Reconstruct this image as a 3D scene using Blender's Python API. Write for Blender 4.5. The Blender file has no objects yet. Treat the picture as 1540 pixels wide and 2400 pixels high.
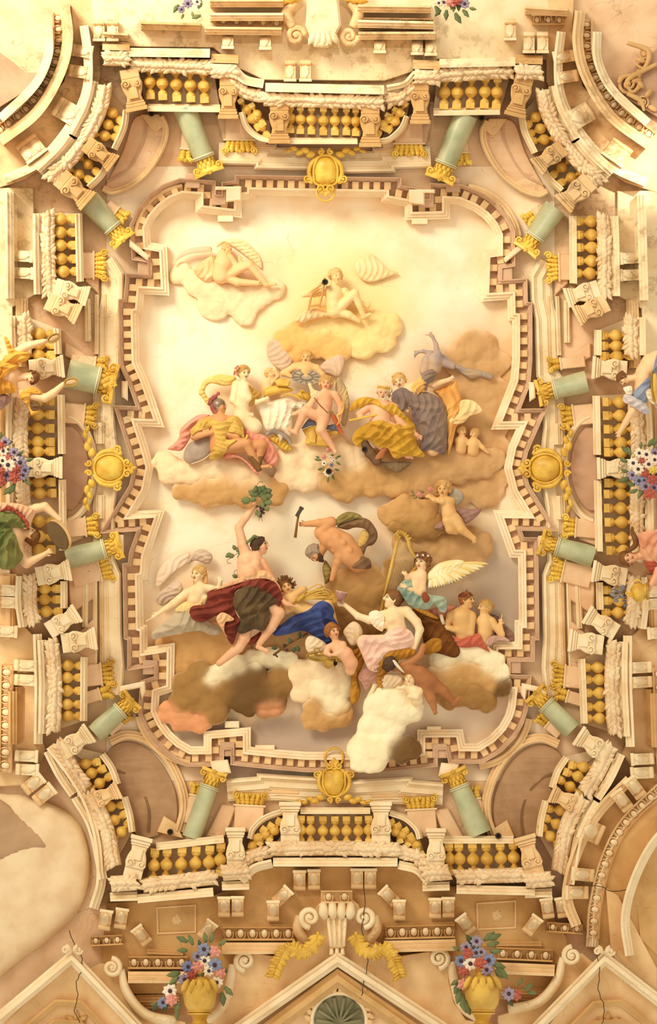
import bpy, math, random
import numpy as np
from mathutils import Vector, noise as mnoise
from mathutils.geometry import delaunay_2d_cdt, tessellate_polygon

# ------------------------------------------------------------ camera, daylight, lamps, exposure
SC = bpy.context.scene
COL = SC.collection
F, CX, CY, ZS = 1400.0, 770.0, 1200.0, 10.0     # focal length in pixels, picture centre, height of the sky panel above the lens (m)
S = ZS / F                                      # metres per pixel on the sky panel
cam = bpy.data.objects.new('camera', bpy.data.cameras.new('camera'))
cam.data.sensor_fit = 'VERTICAL'; cam.data.sensor_height = 24.0; cam.data.lens = 24.0 * F / 2400.0
cam.data.clip_end = 100; cam.location = (0, 0, 0); cam.rotation_euler = (math.pi, 0, 0)   # lying on the floor, looking straight up
COL.objects.link(cam); SC.camera = cam
SC.view_settings.view_transform = 'Standard'; SC.view_settings.look = 'None'
SC.view_settings.exposure = 0.0; SC.view_settings.gamma = 1.0; SC.view_settings.use_curve_mapping = False
wd = bpy.data.worlds.new('hall_daylight'); SC.world = wd; wd.use_nodes = True
wd.node_tree.nodes['Background'].inputs[0].default_value = (1.0, 0.88, 0.69, 1)
wd.node_tree.nodes['Background'].inputs[1].default_value = 0.86
def area_light(name, loc, target, size, power, color):
    l = bpy.data.lights.new(name, 'AREA'); l.shape = 'RECTANGLE'; l.size, l.size_y = size; l.energy = power; l.color = color
    o = bpy.data.objects.new(name, l); COL.objects.link(o); o.location = loc
    o.rotation_euler = (Vector(target) - Vector(loc)).to_track_quat('-Z', 'Y').to_euler()
def spot(name, loc, target, power, angle, blend=1.0, radius=.15, color=(1, .9, .72)):
    l = bpy.data.lights.new(name, 'SPOT'); l.energy = power; l.spot_size = math.radians(angle); l.spot_blend = blend
    l.shadow_soft_size = radius; l.color = color
    o = bpy.data.objects.new(name, l); COL.objects.link(o); o.location = loc
    o.rotation_euler = (Vector(target) - Vector(loc)).to_track_quat('-Z', 'Y').to_euler()
area_light('relief_key_light', (-6.5, -8.5, 1.0), (0.5, -1.0, 9.5), (4, 6), 1250, (1, .92, .73))  # unseen area lamp, added to shade the relief from the upper left
def at(x, y, z): return ((x - CX) * z / F, (y - CY) * z / F, z)
spot('uplighter_north', (-.3, -3.5, -1.2), at(745, -20, 8.6), 900, 34)
spot('uplighter_east', (3.2, -3.2, -1.0), at(1525, 370, 8.8), 9000, 9)
spot('uplighter_west', (-3.4, 1.5, -1.0), at(-20, 1640, 9.0), 2200, 10)

# ------------------------------------------------------------ materials
def lin(hx):
    c = [int(hx[i:i + 2], 16) / 255 for i in (1, 3, 5)]
    return tuple(v / 12.92 if v <= .04045 else ((v + .055) / 1.055) ** 2.4 for v in c) + (1,)
MATS = {}
def node(nt, t, **k):
    n = nt.nodes.new(t)
    for a, b in k.items(): setattr(n, a, b)
    return n
def mix(nt, fac, a, b, mode='MIX'):
    n = node(nt, 'ShaderNodeMix', data_type='RGBA', blend_type=mode)
    for sock, v in ((n.inputs[0], fac), (n.inputs[6], a), (n.inputs[7], b)):
        if hasattr(v, 'is_linked'): nt.links.new(v, sock)
        elif isinstance(v, str): sock.default_value = lin(v)
        else: sock.default_value = v
    return n.outputs[2]
def noise(nt, scale, detail=4, vec=None, rough=.55):
    n = node(nt, 'ShaderNodeTexNoise'); n.inputs['Scale'].default_value = scale; n.inputs['Detail'].default_value = detail
    n.inputs['Roughness'].default_value = rough
    if vec is not None: nt.links.new(vec, n.inputs['Vector'])
    return n.outputs['Fac']
def ramp(nt, v, lo, hi):
    n = node(nt, 'ShaderNodeMapRange', clamp=True, interpolation_type='SMOOTHSTEP'); nt.links.new(v, n.inputs[0])
    n.inputs[1].default_value, n.inputs[2].default_value = lo, hi
    return n.outputs[0]
def mul(nt, a, b, op='MULTIPLY'):
    n = node(nt, 'ShaderNodeMath', operation=op)
    for i, v in ((0, a), (1, b)):
        if hasattr(v, 'is_linked'): nt.links.new(v, n.inputs[i])
        else: n.inputs[i].default_value = v
    return n.outputs[0]
def spotmask(nt, pos, x, y, rx, ry):
    "soft ellipse on the vault, centre and radii in metres"
    m = node(nt, 'ShaderNodeMapping'); nt.links.new(pos, m.inputs[0])
    m.inputs['Location'].default_value = (-x / rx, -y / ry, 0); m.inputs['Scale'].default_value = (1 / rx, 1 / ry, 0)
    l = node(nt, 'ShaderNodeVectorMath', operation='LENGTH'); nt.links.new(m.outputs[0], l.inputs[0])
    return l.outputs['Value']
def M(name, hx=None, hx2=None, lit_shade=False, rough=.75, var=.5, scale=2.5, bump=0., bscale=14., stain=0., cracks=0., metal=0., spec=.25):
    if name in MATS: return MATS[name]
    m = bpy.data.materials.new(name); m.use_nodes = True; MATS[name] = m
    nt = m.node_tree; b = nt.nodes['Principled BSDF']; b.inputs['Roughness'].default_value = rough
    b.inputs['Metallic'].default_value = metal; b.inputs['Specular IOR Level'].default_value = spec
    pos = node(nt, 'ShaderNodeNewGeometry').outputs['Position']
    c = lin(hx); c2 = lin(hx2) if hx2 else tuple(v * .86 for v in c[:3]) + (1,)
    col = mix(nt, ramp(nt, noise(nt, scale, 5, pos), .5 - .32 * var, .5 + .45 * var), c, c2)
    if lit_shade:
        at_ = node(nt, 'ShaderNodeVertexColor', layer_name='lit_shade').outputs['Color']
        col = mix(nt, mul(nt, ramp(nt, noise(nt, scale, 6, pos, .65), .42, .68), .35), at_, mix(nt, 1., at_, (.72, .64, .54, 1), 'MULTIPLY'))
    if stain:    # water stains and fallen plaster along the head of the vault
        n1 = noise(nt, 1.1, 6, pos, .62); n2 = noise(nt, 5.0, 6, pos, .7)
        region = None
        for q in ((-2.8, -7.0, 2.2, .9), (1.2, -6.7, 2.0, .9), (3.9, -4.9, 1.5, .8), (-4.7, -4.6, 1.1, 1.0), (-5.0, -2.8, .8, 1.1),
                  (-3.2, -1.4, .9, .7), (-4.4, -6.4, 1.0, .9), (4.7, -3.8, .9, 1.2), (4.3, -5.9, 1.2, .8)):
            w = mul(nt, 1.0, ramp(nt, spotmask(nt, pos, *q), .25, 1.1), 'SUBTRACT')
            region = w if region is None else mul(nt, region, w, 'MAXIMUM')
        s1 = mul(nt, ramp(nt, n1, .42, .62), region); s2 = mul(nt, ramp(nt, n2, .5, .62), region)
        col = mix(nt, mul(nt, s1, .55 * stain), col, '#F3DDB2'); col = mix(nt, mul(nt, s2, .6 * stain), col, '#9A7A50')
    if cracks:
        v = node(nt, 'ShaderNodeTexVoronoi', feature='DISTANCE_TO_EDGE'); v.inputs['Scale'].default_value = 2.6
        nz = node(nt, 'ShaderNodeTexNoise'); nz.inputs['Scale'].default_value = 3; nt.links.new(pos, nz.inputs['Vector'])
        av = node(nt, 'ShaderNodeVectorMath', operation='MULTIPLY_ADD'); nt.links.new(nz.outputs['Color'], av.inputs[0])
        av.inputs[1].default_value = (.5, .5, .5); nt.links.new(pos, av.inputs[2]); nt.links.new(av.outputs[0], v.inputs['Vector'])
        cm = mul(nt, mul(nt, 1., ramp(nt, v.outputs['Distance'], .0, .012), 'SUBTRACT'), ramp(nt, noise(nt, .8, 3, pos), .5, .62))
        col = mix(nt, mul(nt, cm, cracks), col, '#8A6A48')
    nt.links.new(col, b.inputs['Base Color'])
    if bump:
        bn = node(nt, 'ShaderNodeBump'); bn.inputs['Strength'].default_value = bump; bn.inputs['Distance'].default_value = .03
        nt.links.new(noise(nt, bscale, 5, pos), bn.inputs['Height']); nt.links.new(bn.outputs[0], b.inputs['Normal'])
    return m

# ------------------------------------------------------------ the vault: x, y in picture pixels, h = relief towards the room in pixels
def cove(x, y):
    ax = np.maximum(np.abs(x - 770) - 400, 0); ay = np.maximum(np.abs(y - 1110) - 610, 0)
    d = np.sqrt(ax * ax + ay * ay)
    return ZS - 2.0 * d / (d + 480)
def W(v):
    v = np.asarray(v, float).reshape(-1, 3); z = cove(v[:, 0], v[:, 1]) - v[:, 2] * S
    return np.stack([(v[:, 0] - CX) * z / F, (v[:, 1] - CY) * z / F, z], 1)
TX = None                                        # mirror switch: None or mir
def mir(v):
    v = np.array(v, float).reshape(-1, 3); xc = 760 + 26 * (v[:, 1] - 300) / 1600
    v[:, 0] = 2 * xc - v[:, 0]; v[:, 1] += 2 + 8 * ((v[:, 1] - 1100) / 840) ** 2
    return v
def thing(name, label, cat, p, group=None, kind=None):
    p = np.array([p], float)
    if TX: p = TX(p)
    o = bpy.data.objects.new(name, None); o.empty_display_size = .05; COL.objects.link(o); o.location = W(p)[0]
    if label: o['label'] = label
    if cat: o['category'] = cat
    if group: o['group'] = group
    if kind: o['kind'] = kind
    o['_w'] = list(o.location)
    return o
def wloc(o): return np.array(o['_w'])
def obj(name, geo, mat, parent=None, smooth=True, colors=None, label=None, cat=None, group=None, kind=None):
    v, f = geo
    v = np.asarray(v, float)
    if TX: v = TX(v)
    w = W(v); c = w.mean(0)
    me = bpy.data.meshes.new(name); me.from_pydata((w - c).tolist(), [], [tuple(int(i) for i in q) for q in f])
    me.calc_loop_triangles(); lt = np.empty(len(me.loop_triangles) * 3, np.int32); me.loop_triangles.foreach_get('vertices', lt)
    q = (w - c)[lt].reshape(-1, 3, 3)
    if np.einsum('ij,ij->', q[:, 0], np.cross(q[:, 1], q[:, 2])) < 0: me.flip_normals()
    if smooth is True: me.shade_smooth()
    elif smooth:
        me.shade_smooth(); me.set_sharp_from_angle(angle=math.radians(smooth))
    if colors is not None: me.color_attributes.new('lit_shade', 'FLOAT_COLOR', 'POINT').data.foreach_set('color', np.c_[colors, np.ones(len(v))].astype(np.float32).ravel())
    me.materials.append(M(mat) if isinstance(mat, str) else mat)
    o = bpy.data.objects.new(name, me); COL.objects.link(o)
    o['_w'] = c.tolist()
    if parent is not None: o.parent = parent; o.location = c - wloc(parent)
    else: o.location = c
    for k, a in (('label', label), ('category', cat), ('group', group), ('kind', kind)):
        if a: o[k] = a
    return o
def done():
    for o in bpy.data.objects:
        if '_w' in o: del o['_w']

# ------------------------------------------------------------ mesh builders (all return vertices, faces)
def merge(*gs):
    V, Fc, n = [], [], 0
    for v, f in gs:
        v = np.asarray(v, float).reshape(-1, 3); V.append(v); Fc += [tuple(i + n for i in q) for q in f]; n += len(v)
    return np.concatenate(V), Fc
def place(g, p, d=(0, -1), s=1.0, h=0., flip=False):
    "local (a along d, b across, h) to picture coordinates"
    v = np.asarray(g[0], float); L = math.hypot(*d); dx, dy = d[0] / L, d[1] / L; k = -1 if flip else 1
    return np.stack([p[0] + s * (v[:, 0] * dx - k * v[:, 1] * dy), p[1] + s * (v[:, 0] * dy + k * v[:, 1] * dx), h + s * v[:, 2]], 1), g[1]
def catmull(P, n=6, closed=False):
    P = np.asarray(P, float)
    Q = np.vstack([P[-1:], P, P[:2]]) if closed else np.vstack([2 * P[:1] - P[1:2], P, 2 * P[-1:] - P[-2:-1]])
    out = []
    for i in range(1, len(Q) - 2):
        a, b, c, d = Q[i - 1:i + 3]
        for t in np.arange(n) / n:
            out.append(.5 * (2 * b + (c - a) * t + (2 * a - 5 * b + 4 * c - d) * t * t + (3 * b - a - 3 * c + d) * t ** 3))
    if not closed: out.append(P[-1])
    return np.array(out)
def tube(P, r, n=8, flat=1.0, closed=False):
    P = np.asarray(P, float); N = len(P); r = np.full(N, r, float) if np.isscalar(r) else np.interp(np.linspace(0, 1, N), np.linspace(0, 1, len(r)), r)
    T = np.gradient(P, axis=0)
    if closed: T = np.roll(P, -1, 0) - np.roll(P, 1, 0)
    T /= np.linalg.norm(T, axis=1)[:, None] + 1e-9
    up = np.array([0, 0, 1.]); A = np.cross(T, up); ln = np.linalg.norm(A, axis=1)
    A[ln < 1e-3] = (1, 0, 0); A /= np.linalg.norm(A, axis=1)[:, None]; B = np.cross(A, T)
    th = np.arange(n) * 2 * math.pi / n
    V = P[:, None] + r[:, None, None] * (np.cos(th)[None, :, None] * A[:, None] + flat * np.sin(th)[None, :, None] * B[:, None])
    V = V.reshape(-1, 3); fs = []
    for i in range(N if closed else N - 1):
        j = (i + 1) % N
        for k in range(n): fs.append((i * n + k, i * n + (k + 1) % n, j * n + (k + 1) % n, j * n + k))
    if not closed: fs += [tuple(range(n))[::-1], tuple((N - 1) * n + k for k in range(n))]
    return V, fs
def lathe(p0, p1, prof, n=14, flat=1.0):
    p0, p1 = np.array(p0, float), np.array(p1, float); L = np.linalg.norm(p1 - p0)
    return _lathe(p0, (p1 - p0) / L, L, prof, n, flat)
def _lathe(p0, T, L, prof, n, flat):
    A = np.cross(T, (0, 0, 1.)); A = A / (np.linalg.norm(A) + 1e-9) if np.linalg.norm(A) > 1e-3 else np.array([1., 0, 0]); B = np.cross(A, T)
    th = np.arange(n) * 2 * math.pi / n; V = []
    for t, r in prof: V.append(p0 + T * t * L + r * (np.cos(th)[:, None] * A + flat * np.sin(th)[:, None] * B))
    m = len(prof); V = np.concatenate(V); fs = [(i * n + k, i * n + (k + 1) % n, (i + 1) * n + (k + 1) % n, (i + 1) * n + k) for i in range(m - 1) for k in range(n)]
    fs += [tuple(range(n))[::-1], tuple((m - 1) * n + k for k in range(n))]
    return V, fs
def area2(P): x, y = P[:, 0], P[:, 1]; return float(np.sum(x * np.roll(y, -1) - np.roll(x, -1) * y))
def offset(P, d, closed=True):
    "miter offset along the left-hand normal (-dy, dx)"
    P = np.asarray(P, float)[:, :2]; N = len(P)
    if closed: a, b = P - np.roll(P, 1, 0), np.roll(P, -1, 0) - P
    else: e = np.diff(P, axis=0); a, b = np.vstack([e[:1], e]), np.vstack([e, e[-1:]])
    na = np.stack([-a[:, 1], a[:, 0]], 1); na /= np.linalg.norm(na, axis=1)[:, None] + 1e-9
    nb = np.stack([-b[:, 1], b[:, 0]], 1); nb /= np.linalg.norm(nb, axis=1)[:, None] + 1e-9
    m = na + nb; q = np.maximum(1 + np.sum(na * nb, 1), .35)
    return P + d * m / q[:, None]
def prism(P, h0, h1, bev=1.5):
    P = np.asarray(P, float)[:, :2]
    if area2(P) < 0: P = P[::-1]
    Q = offset(P, bev); N = len(P)
    V = np.vstack([np.c_[P, np.full(N, h0)], np.c_[P, np.full(N, h1 - bev)], np.c_[Q, np.full(N, h1)]])
    fs = [(l * N + i, l * N + (i + 1) % N, (l + 1) * N + (i + 1) % N, (l + 1) * N + i) for l in (0, 1) for i in range(N)]
    tri = tessellate_polygon([[Vector((x, y, 0)) for x, y in P]])
    fs += [tuple(2 * N + i for i in t) for t in tri] + [tuple(t[::-1]) for t in tri]
    return V, fs
def box(a0, a1, b0, b1, h0, h1, bev=1.2): return prism([(a0, b0), (a1, b0), (a1, b1), (a0, b1)], h0, h1, bev)
def sweep(P, prof, closed=False):
    rows = [np.c_[offset(P, o, closed), np.full(len(P), float(h))] for o, h in prof]; N = len(P); m = len(rows)
    V = np.concatenate(rows); fs = [(l * N + i, l * N + (i + 1) % N, (l + 1) * N + (i + 1) % N, (l + 1) * N + i) for l in range(m - 1) for i in range(N if closed else N - 1)]
    if not closed:
        fs += [tuple(l * N for l in range(m))[::-1], tuple(l * N + N - 1 for l in range(m))]
    return V, fs
def seg_dist(X, A, B):
    d = B - A; t = np.clip(((X[:, None] - A) * d).sum(-1) / ((d * d).sum(-1) + 1e-9), 0, 1)
    return np.sqrt((((X[:, None] - A) - t[..., None] * d) ** 2).sum(-1))
def inside(X, P):
    x, y = X[:, 0][:, None], X[:, 1][:, None]; x0, y0 = P[:, 0], P[:, 1]; x1, y1 = np.roll(x0, -1), np.roll(y0, -1)
    c = ((y0 > y) != (y1 > y)) & (x < (x1 - x0) * (y - y0) / (y1 - y0 + 1e-12) + x0)
    return c.sum(1) % 2 == 1
def pillow(P, H, base=0., R=None, step=3.5, folds=None, ridges=(), seed=0, smooth=True, tilt=None, n=4, over=None):
    """swollen closed solid over an outline; folds = (angle deg, wavelength, amplitude), ridges = [(points, amplitude, width)]"""
    P = catmull(P, n, True) if smooth else np.asarray(P, float)
    P = P[:, :2]
    e = np.roll(P, -1, 0) - P; L = np.linalg.norm(e, axis=1); out = []
    for i in range(len(P)):
        k = max(1, int(round(L[i] / step)))
        for j in range(k): out.append(P[i] + e[i] * j / k)
    B = np.array(out); nb = len(B); B2 = np.roll(B, -1, 0)
    lo, hi = B.min(0), B.max(0); R = R or min(hi - lo) * .42
    gx, gy = np.meshgrid(np.arange(lo[0], hi[0], step), np.arange(lo[1], hi[1], step * .9)); gx[1::2] += step / 2
    X = np.stack([gx.ravel(), gy.ravel()], 1); X = X[inside(X, B)]
    d = seg_dist(X, P, np.roll(P, -1, 0)).min(1); X, d = X[d > step * .6], d[d > step * .6]
    r = delaunay_2d_cdt([Vector(q) for q in np.vstack([B, X])], [(i, (i + 1) % nb) for i in range(nb)], [], 1, 1e-4)
    V2 = np.array([tuple(q) for q in r[0]]); tris = r[2]; nv = len(V2)
    d = seg_dist(V2, P, np.roll(P, -1, 0)).min(1); h = H * np.sqrt(np.clip(1 - (1 - np.minimum(d / R, 1)) ** 2, 0, 1))
    edge = np.clip(d / 5, 0, 1); fz = np.zeros(nv)
    if folds:
        a, wl, am = math.radians(folds[0]), folds[1] * 1.15, folds[2] * 1.25; rs = np.random.RandomState(seed + int(abs(lo[0] * 3 + lo[1])) % 997)
        u = V2[:, 0] * math.cos(a) + V2[:, 1] * math.sin(a); w = -V2[:, 0] * math.sin(a) + V2[:, 1] * math.cos(a); ph = rs.rand(8) * 6.28
        wob = wl * (.6 * np.sin(w / (wl * 1.9) + ph[0]) + .35 * np.sin(w / (wl * .9) + u / (wl * 2) + ph[1]))
        s = np.abs(np.sin(math.pi * (u + wob) / wl + ph[2])); s2 = np.abs(np.sin(math.pi * (u * .55 + w * .5 + wob * .8) / (wl * 1.25) + ph[3])); gate = .5 + .5 * np.sin(w / (wl * 1.6) + u / (wl * 2.7) + ph[4])
        fz = am * edge * (((1 - s) ** 1.7) * 1.5 * (.45 + .55 * gate) + ((1 - s2) ** 2) * .9 * (1 - gate) - .35)
    for pts, am, wd_ in ridges:
        q = np.asarray(pts, float)[:, :2]; q = catmull(q, 4) if len(q) > 2 else q; z = seg_dist(V2, q[:-1], q[1:]).min(1)
        fz = fz + am * edge * (np.exp(-(z / (wd_ * .6)) ** 1.3) - .35 * np.exp(-((z - wd_ * 1.2) / (wd_ * .5)) ** 2))
    if tilt is not None: bz = base + tilt[0] * (V2[:, 0] - lo[0]) / (hi[0] - lo[0]) + tilt[1] * (V2[:, 1] - lo[1]) / (hi[1] - lo[1])
    else: bz = np.full(nv, float(base))
    top = bz + np.maximum(h, .6)
    if over:
        b = top_height(over, V2); top = np.maximum(top, b + 2.2)
        for _ in range(5):      # let the cloth hang smoothly from limb to limb
            acc, n_ = top.copy(), np.ones(nv); t_ = np.array(tris)
            for i, j in ((0, 1), (1, 2), (2, 0)): np.add.at(acc, t_[:, i], top[t_[:, j]]); np.add.at(n_, t_[:, i], 1)
            top = np.maximum(acc / n_, b + 1.5)
        fz = np.maximum(fz, b + 1. - top)
    top = top + fz; top = np.maximum(top, bz - 1)
    T = np.c_[V2, top]; Bt = np.c_[V2, bz - 2]
    cnt = {}
    for t in tris:
        for i in range(3): cnt[(t[i], t[(i + 1) % 3])] = 1
    fs = [tuple(t) for t in tris] + [tuple(i + nv for i in t[::-1]) for t in tris]
    fs += [(a, a + nv, b + nv, b) for (a, b) in cnt if (b, a) not in cnt]
    return np.vstack([T, Bt]), fs
def top_height(prims, X):
    "height of the bodies above each point of the plane (-1e9 where there is none)"
    H = np.full(len(X), -1e9)
    for p in prims:
        if p[0] == 'c':
            a, d = p[1][:2], p[2][:2] - p[1][:2]; t = np.clip(((X - a) @ d) / (d @ d + 1e-9), 0, 1); r = p[3] + (p[4] - p[3]) * t + 1.5
            q = r * r - ((X - a - t[:, None] * d) ** 2).sum(1); h = p[1][2] + (p[2][2] - p[1][2]) * t + np.sqrt(np.maximum(q, 0)); H = np.where(q > 0, np.maximum(H, h), H)
        else:
            r = p[3].max() + 1; q = r * r - ((X - p[1][:2]) ** 2).sum(1); h = p[1][2] + np.sqrt(np.maximum(q, 0)); H = np.where(q > 0, np.maximum(H, h), H)
    return H
def leaf(L=20, w=7, arch=4, lobes=3, bend=0., n=9):
    "carved leaf: local, root at 0, tip at a = L"
    V, fs = [], []; m = 5
    for i in range(n):
        t = i / (n - 1); ww = w * (math.sin(math.pi * min(t * .93 + .07, 1)) ** .7) * (1 - .22 * abs(math.sin(lobes * math.pi * t)))
        for j in range(m):
            s = (j - 2) / 2; V.append((L * t - abs(s) * 1.2, s * ww + bend * t * t, arch * math.sin(math.pi * (.15 + .8 * t)) * (1 - .55 * s * s) + (1.1 if j == 2 else 0)))
    k = len(V); V += [(a, b, -1.5) for a, b, h in V]
    for i in range(n - 1):
        for j in range(m - 1):
            q = (i * m + j, i * m + j + 1, (i + 1) * m + j + 1, (i + 1) * m + j); fs.append(q); fs.append(tuple(x + k for x in q[::-1]))
    rim = [j for j in range(m)] + [i * m + m - 1 for i in range(1, n)] + [(n - 1) * m + j for j in range(m - 2, -1, -1)] + [i * m for i in range(n - 2, 0, -1)]
    fs += [(rim[i], rim[i] + k, rim[(i + 1) % len(rim)] + k, rim[(i + 1) % len(rim)]) for i in range(len(rim))]
    return np.array(V), fs
def spiral(R=12, turns=1.6, r=3., h=0., sgn=1, start=0., r_in=.18, n=26, w=7):
    "scroll in the picture plane, local, centred on 0"
    th = np.linspace(0, turns * 2 * math.pi, n); rad = R * (1 - (1 - r_in) * th / th[-1])
    P = np.stack([rad * np.cos(start + sgn * th), rad * np.sin(start + sgn * th), h + 3 * th / th[-1]], 1)
    return merge(tube(P, [r, r * .6], w), ball((0, 0, h + 2), R * .3))
def ball(c, r, n=10, m=6, flat=1.0):
    V, fs = [], []
    for i in range(m + 1):
        a = math.pi * i / m
        for j in range(n): b = 2 * math.pi * j / n; V.append((c[0] + r * math.sin(a) * math.cos(b), c[1] + r * math.sin(a) * math.sin(b), c[2] + r * flat * math.cos(a)))
    fs = [(i * n + j, (i + 1) * n + j, (i + 1) * n + (j + 1) % n, i * n + (j + 1) % n) for i in range(m) for j in range(n)]
    return np.array(V), fs
def flower(r=8, k=7, seed=0, cup=3.):
    V, fs = [], []; rs = random.Random(seed); gs = []
    for i in range(k):
        a = 2 * math.pi * i / k + rs.uniform(-.1, .1); v, f = leaf(r * rs.uniform(.9, 1.12), r * .42, 1.6, 1, 0, 5)
        v[:, 2] += cup * (v[:, 0] / r) * .4; gs.append(place((v, f), (0, 0), (math.cos(a), math.sin(a))))
    return merge(*gs)
def arc(c, r, a0, a1, n=24, ry=None):
    t = np.radians(np.linspace(a0, a1, n)); return np.stack([c[0] + r * np.cos(t), c[1] + (ry or r) * np.sin(t)], 1)

# ------------------------------------------------------------ signed-distance bodies -> one continuous surface
def limb(*P):
    "chain of (x, y, h, r)"
    return [('c', np.array(a[:3], float), np.array(b[:3], float), a[3], b[3]) for a, b in zip(P[:-1], P[1:])]
def ell(c, rad, A=None): return [('e', np.array(c, float), np.eye(3) if A is None else np.array(A, float), np.array(rad, float))]
def sdf(prims, vox=1.4, k=3.):
    lo, hi = np.full(3, 1e9), np.full(3, -1e9); bbs = []
    for p in prims:
        if p[0] == 'c': r = max(p[3], p[4]); a, b = np.minimum(p[1], p[2]) - r, np.maximum(p[1], p[2]) + r
        else: e = np.sqrt(((p[2] * p[3][:, None]) ** 2).sum(0)); a, b = p[1] - e, p[1] + e
        bbs.append((a, b)); lo, hi = np.minimum(lo, a), np.maximum(hi, b)
    lo -= 3 * vox + k; hi += 3 * vox + k; n = np.ceil((hi - lo) / vox).astype(int) + 1
    D = np.full(n, 60., np.float32)
    for p, (a, b) in zip(prims, bbs):
        i0 = np.maximum(np.floor((a - lo - 2 * k - 2 * vox) / vox).astype(int), 0); i1 = np.minimum(np.ceil((b - lo + 2 * k + 2 * vox) / vox).astype(int) + 1, n)
        ax = [(lo[j] + np.arange(i0[j], i1[j]) * vox).astype(np.float32) for j in range(3)]
        X, Y, Z = ax[0][:, None, None], ax[1][None, :, None], ax[2][None, None, :]
        if p[0] == 'c':
            q, dv = p[1], p[2] - p[1]; L2 = float(dv @ dv) + 1e-9
            t = np.clip(((X - q[0]) * dv[0] + (Y - q[1]) * dv[1] + (Z - q[2]) * dv[2]) / L2, 0, 1)
            d = np.sqrt((X - q[0] - t * dv[0]) ** 2 + (Y - q[1] - t * dv[1]) ** 2 + (Z - q[2] - t * dv[2]) ** 2) - (p[3] + (p[4] - p[3]) * t)
        else:
            c, A, R = p[1:4]; dx, dy, dz = X - c[0], Y - c[1], Z - c[2]
            s = sum(((A[j, 0] * dx + A[j, 1] * dy + A[j, 2] * dz) / R[j]) ** 2 for j in range(3)); s = np.sqrt(s)
            d = (s - 1) * min(R) if min(R) > .45 * max(R) else (s - 1) * (min(R) * .5 + max(R) * .5)
        sl = tuple(slice(u, w) for u, w in zip(i0, i1)); o = D[sl]
        kk = p[5] if len(p) > 5 else k; h = np.clip(.5 + .5 * (o - d) / kk, 0, 1); D[sl] = o + (d - o) * h - kk * h * (1 - h)
    return nets(D, lo, vox)
def normals(v, f):
    f = np.array(f); n = np.cross(v[f[:, 2]] - v[f[:, 0]], v[f[:, 3]] - v[f[:, 1]]); N = np.zeros_like(v)
    for i in range(4): np.add.at(N, f[:, i], n)
    return N / (np.linalg.norm(N, axis=1)[:, None] + 1e-9)
def billow(v, f, amp=5., size=20.):
    "puff up a surface with cellular noise"
    N = normals(v, f); N = N * (1 if (N[:, 2] * (v[:, 2] - v[:, 2].mean())).sum() > 0 else -1); vor = mnoise.voronoi
    d = np.array([1.6 * (.55 - vor(p)[0][0]) for p in v / size]) + .45 * np.array([.5 - vor(p)[0][0] for p in v / (size * .45) + 7.3])
    return v + N * (amp * d)[:, None], f
def nets(D, lo, vox):
    s = D < 0; n = np.array(D.shape); c = np.zeros(n - 1, np.int8); offs = [(i, j, l) for i in (0, 1) for j in (0, 1) for l in (0, 1)]
    for i, j, l in offs: c += s[i:n[0] - 1 + i, j:n[1] - 1 + j, l:n[2] - 1 + l]
    I = np.argwhere((c > 0) & (c < 8)); idx = np.full(n - 1, -1, np.int64); idx[tuple(I.T)] = np.arange(len(I))
    vals = np.stack([D[I[:, 0] + i, I[:, 1] + j, I[:, 2] + l] for i, j, l in offs], 1); acc = np.zeros((len(I), 3)); cnt = np.zeros(len(I))
    for a in range(8):
        for b in range(a + 1, 8):
            if sum(u != w for u, w in zip(offs[a], offs[b])) != 1: continue
            va, vb = vals[:, a], vals[:, b]; m = (va < 0) != (vb < 0); t = np.where(m, va / (va - vb + 1e-12), 0)
            pa, pb = np.array(offs[a], float), np.array(offs[b], float); acc += m[:, None] * (pa + t[:, None] * (pb - pa)); cnt += m
    V = lo + (I + acc / cnt[:, None]) * vox; fs = []
    for ax in range(3):
        u, w = [(1, 2), (2, 0), (0, 1)][ax]; sl0 = [slice(None)] * 3; sl1 = [slice(None)] * 3; sl0[ax] = slice(0, -1); sl1[ax] = slice(1, None)
        E = np.argwhere(s[tuple(sl0)] != s[tuple(sl1)]); E = E[(E[:, u] > 0) & (E[:, w] > 0) & (E[:, u] < n[u] - 1) & (E[:, w] < n[w] - 1)]
        q = []
        for du, dw in ((-1, -1), (0, -1), (0, 0), (-1, 0)):
            e = E.copy(); e[:, u] += du; e[:, w] += dw; q.append(idx[tuple(e.T)])
        q = np.stack(q, 1); fl = ~s[tuple(E.T)]; q[fl] = q[fl][:, ::-1]; fs.append(q)
    fs = np.concatenate(fs)
    return V, [tuple(q) for q in fs[:, ::-1].tolist()]
# ------------------------------------------------------------ pigments of the painted architecture
STONE = M('stone', '#F0CD9A', '#DDB580', stain=.8, cracks=.5, bump=.15)
STONE_L = M('stone_light', '#F6E2BC', '#E9CD9F', stain=.8, cracks=.4, bump=.12)
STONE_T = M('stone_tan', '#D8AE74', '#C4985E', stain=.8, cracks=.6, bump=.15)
MAUVE = M('mauve_stone', '#D5B08F', '#C39C7C', stain=.4, cracks=.3)
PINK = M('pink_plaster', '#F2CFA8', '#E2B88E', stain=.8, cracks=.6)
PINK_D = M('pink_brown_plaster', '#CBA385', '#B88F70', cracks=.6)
CREAM = M('cream_fascia', '#FBE6C2', '#EFD0A4', cracks=.4)
GOLD = M('gilding', '#E9BE4E', '#C8962E', rough=.42, spec=.5, scale=5)
GOLD_B = M('bright_gilding', '#F7D35E', '#E0AE38', rough=.42, spec=.5, scale=5)
BAL = M('ochre_baluster', '#E8BE5E', '#C8983E', rough=.5, spec=.4, scale=4)
BAL_L = M('pale_ochre', '#F0D27C', '#DDB65C', rough=.5)
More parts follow.
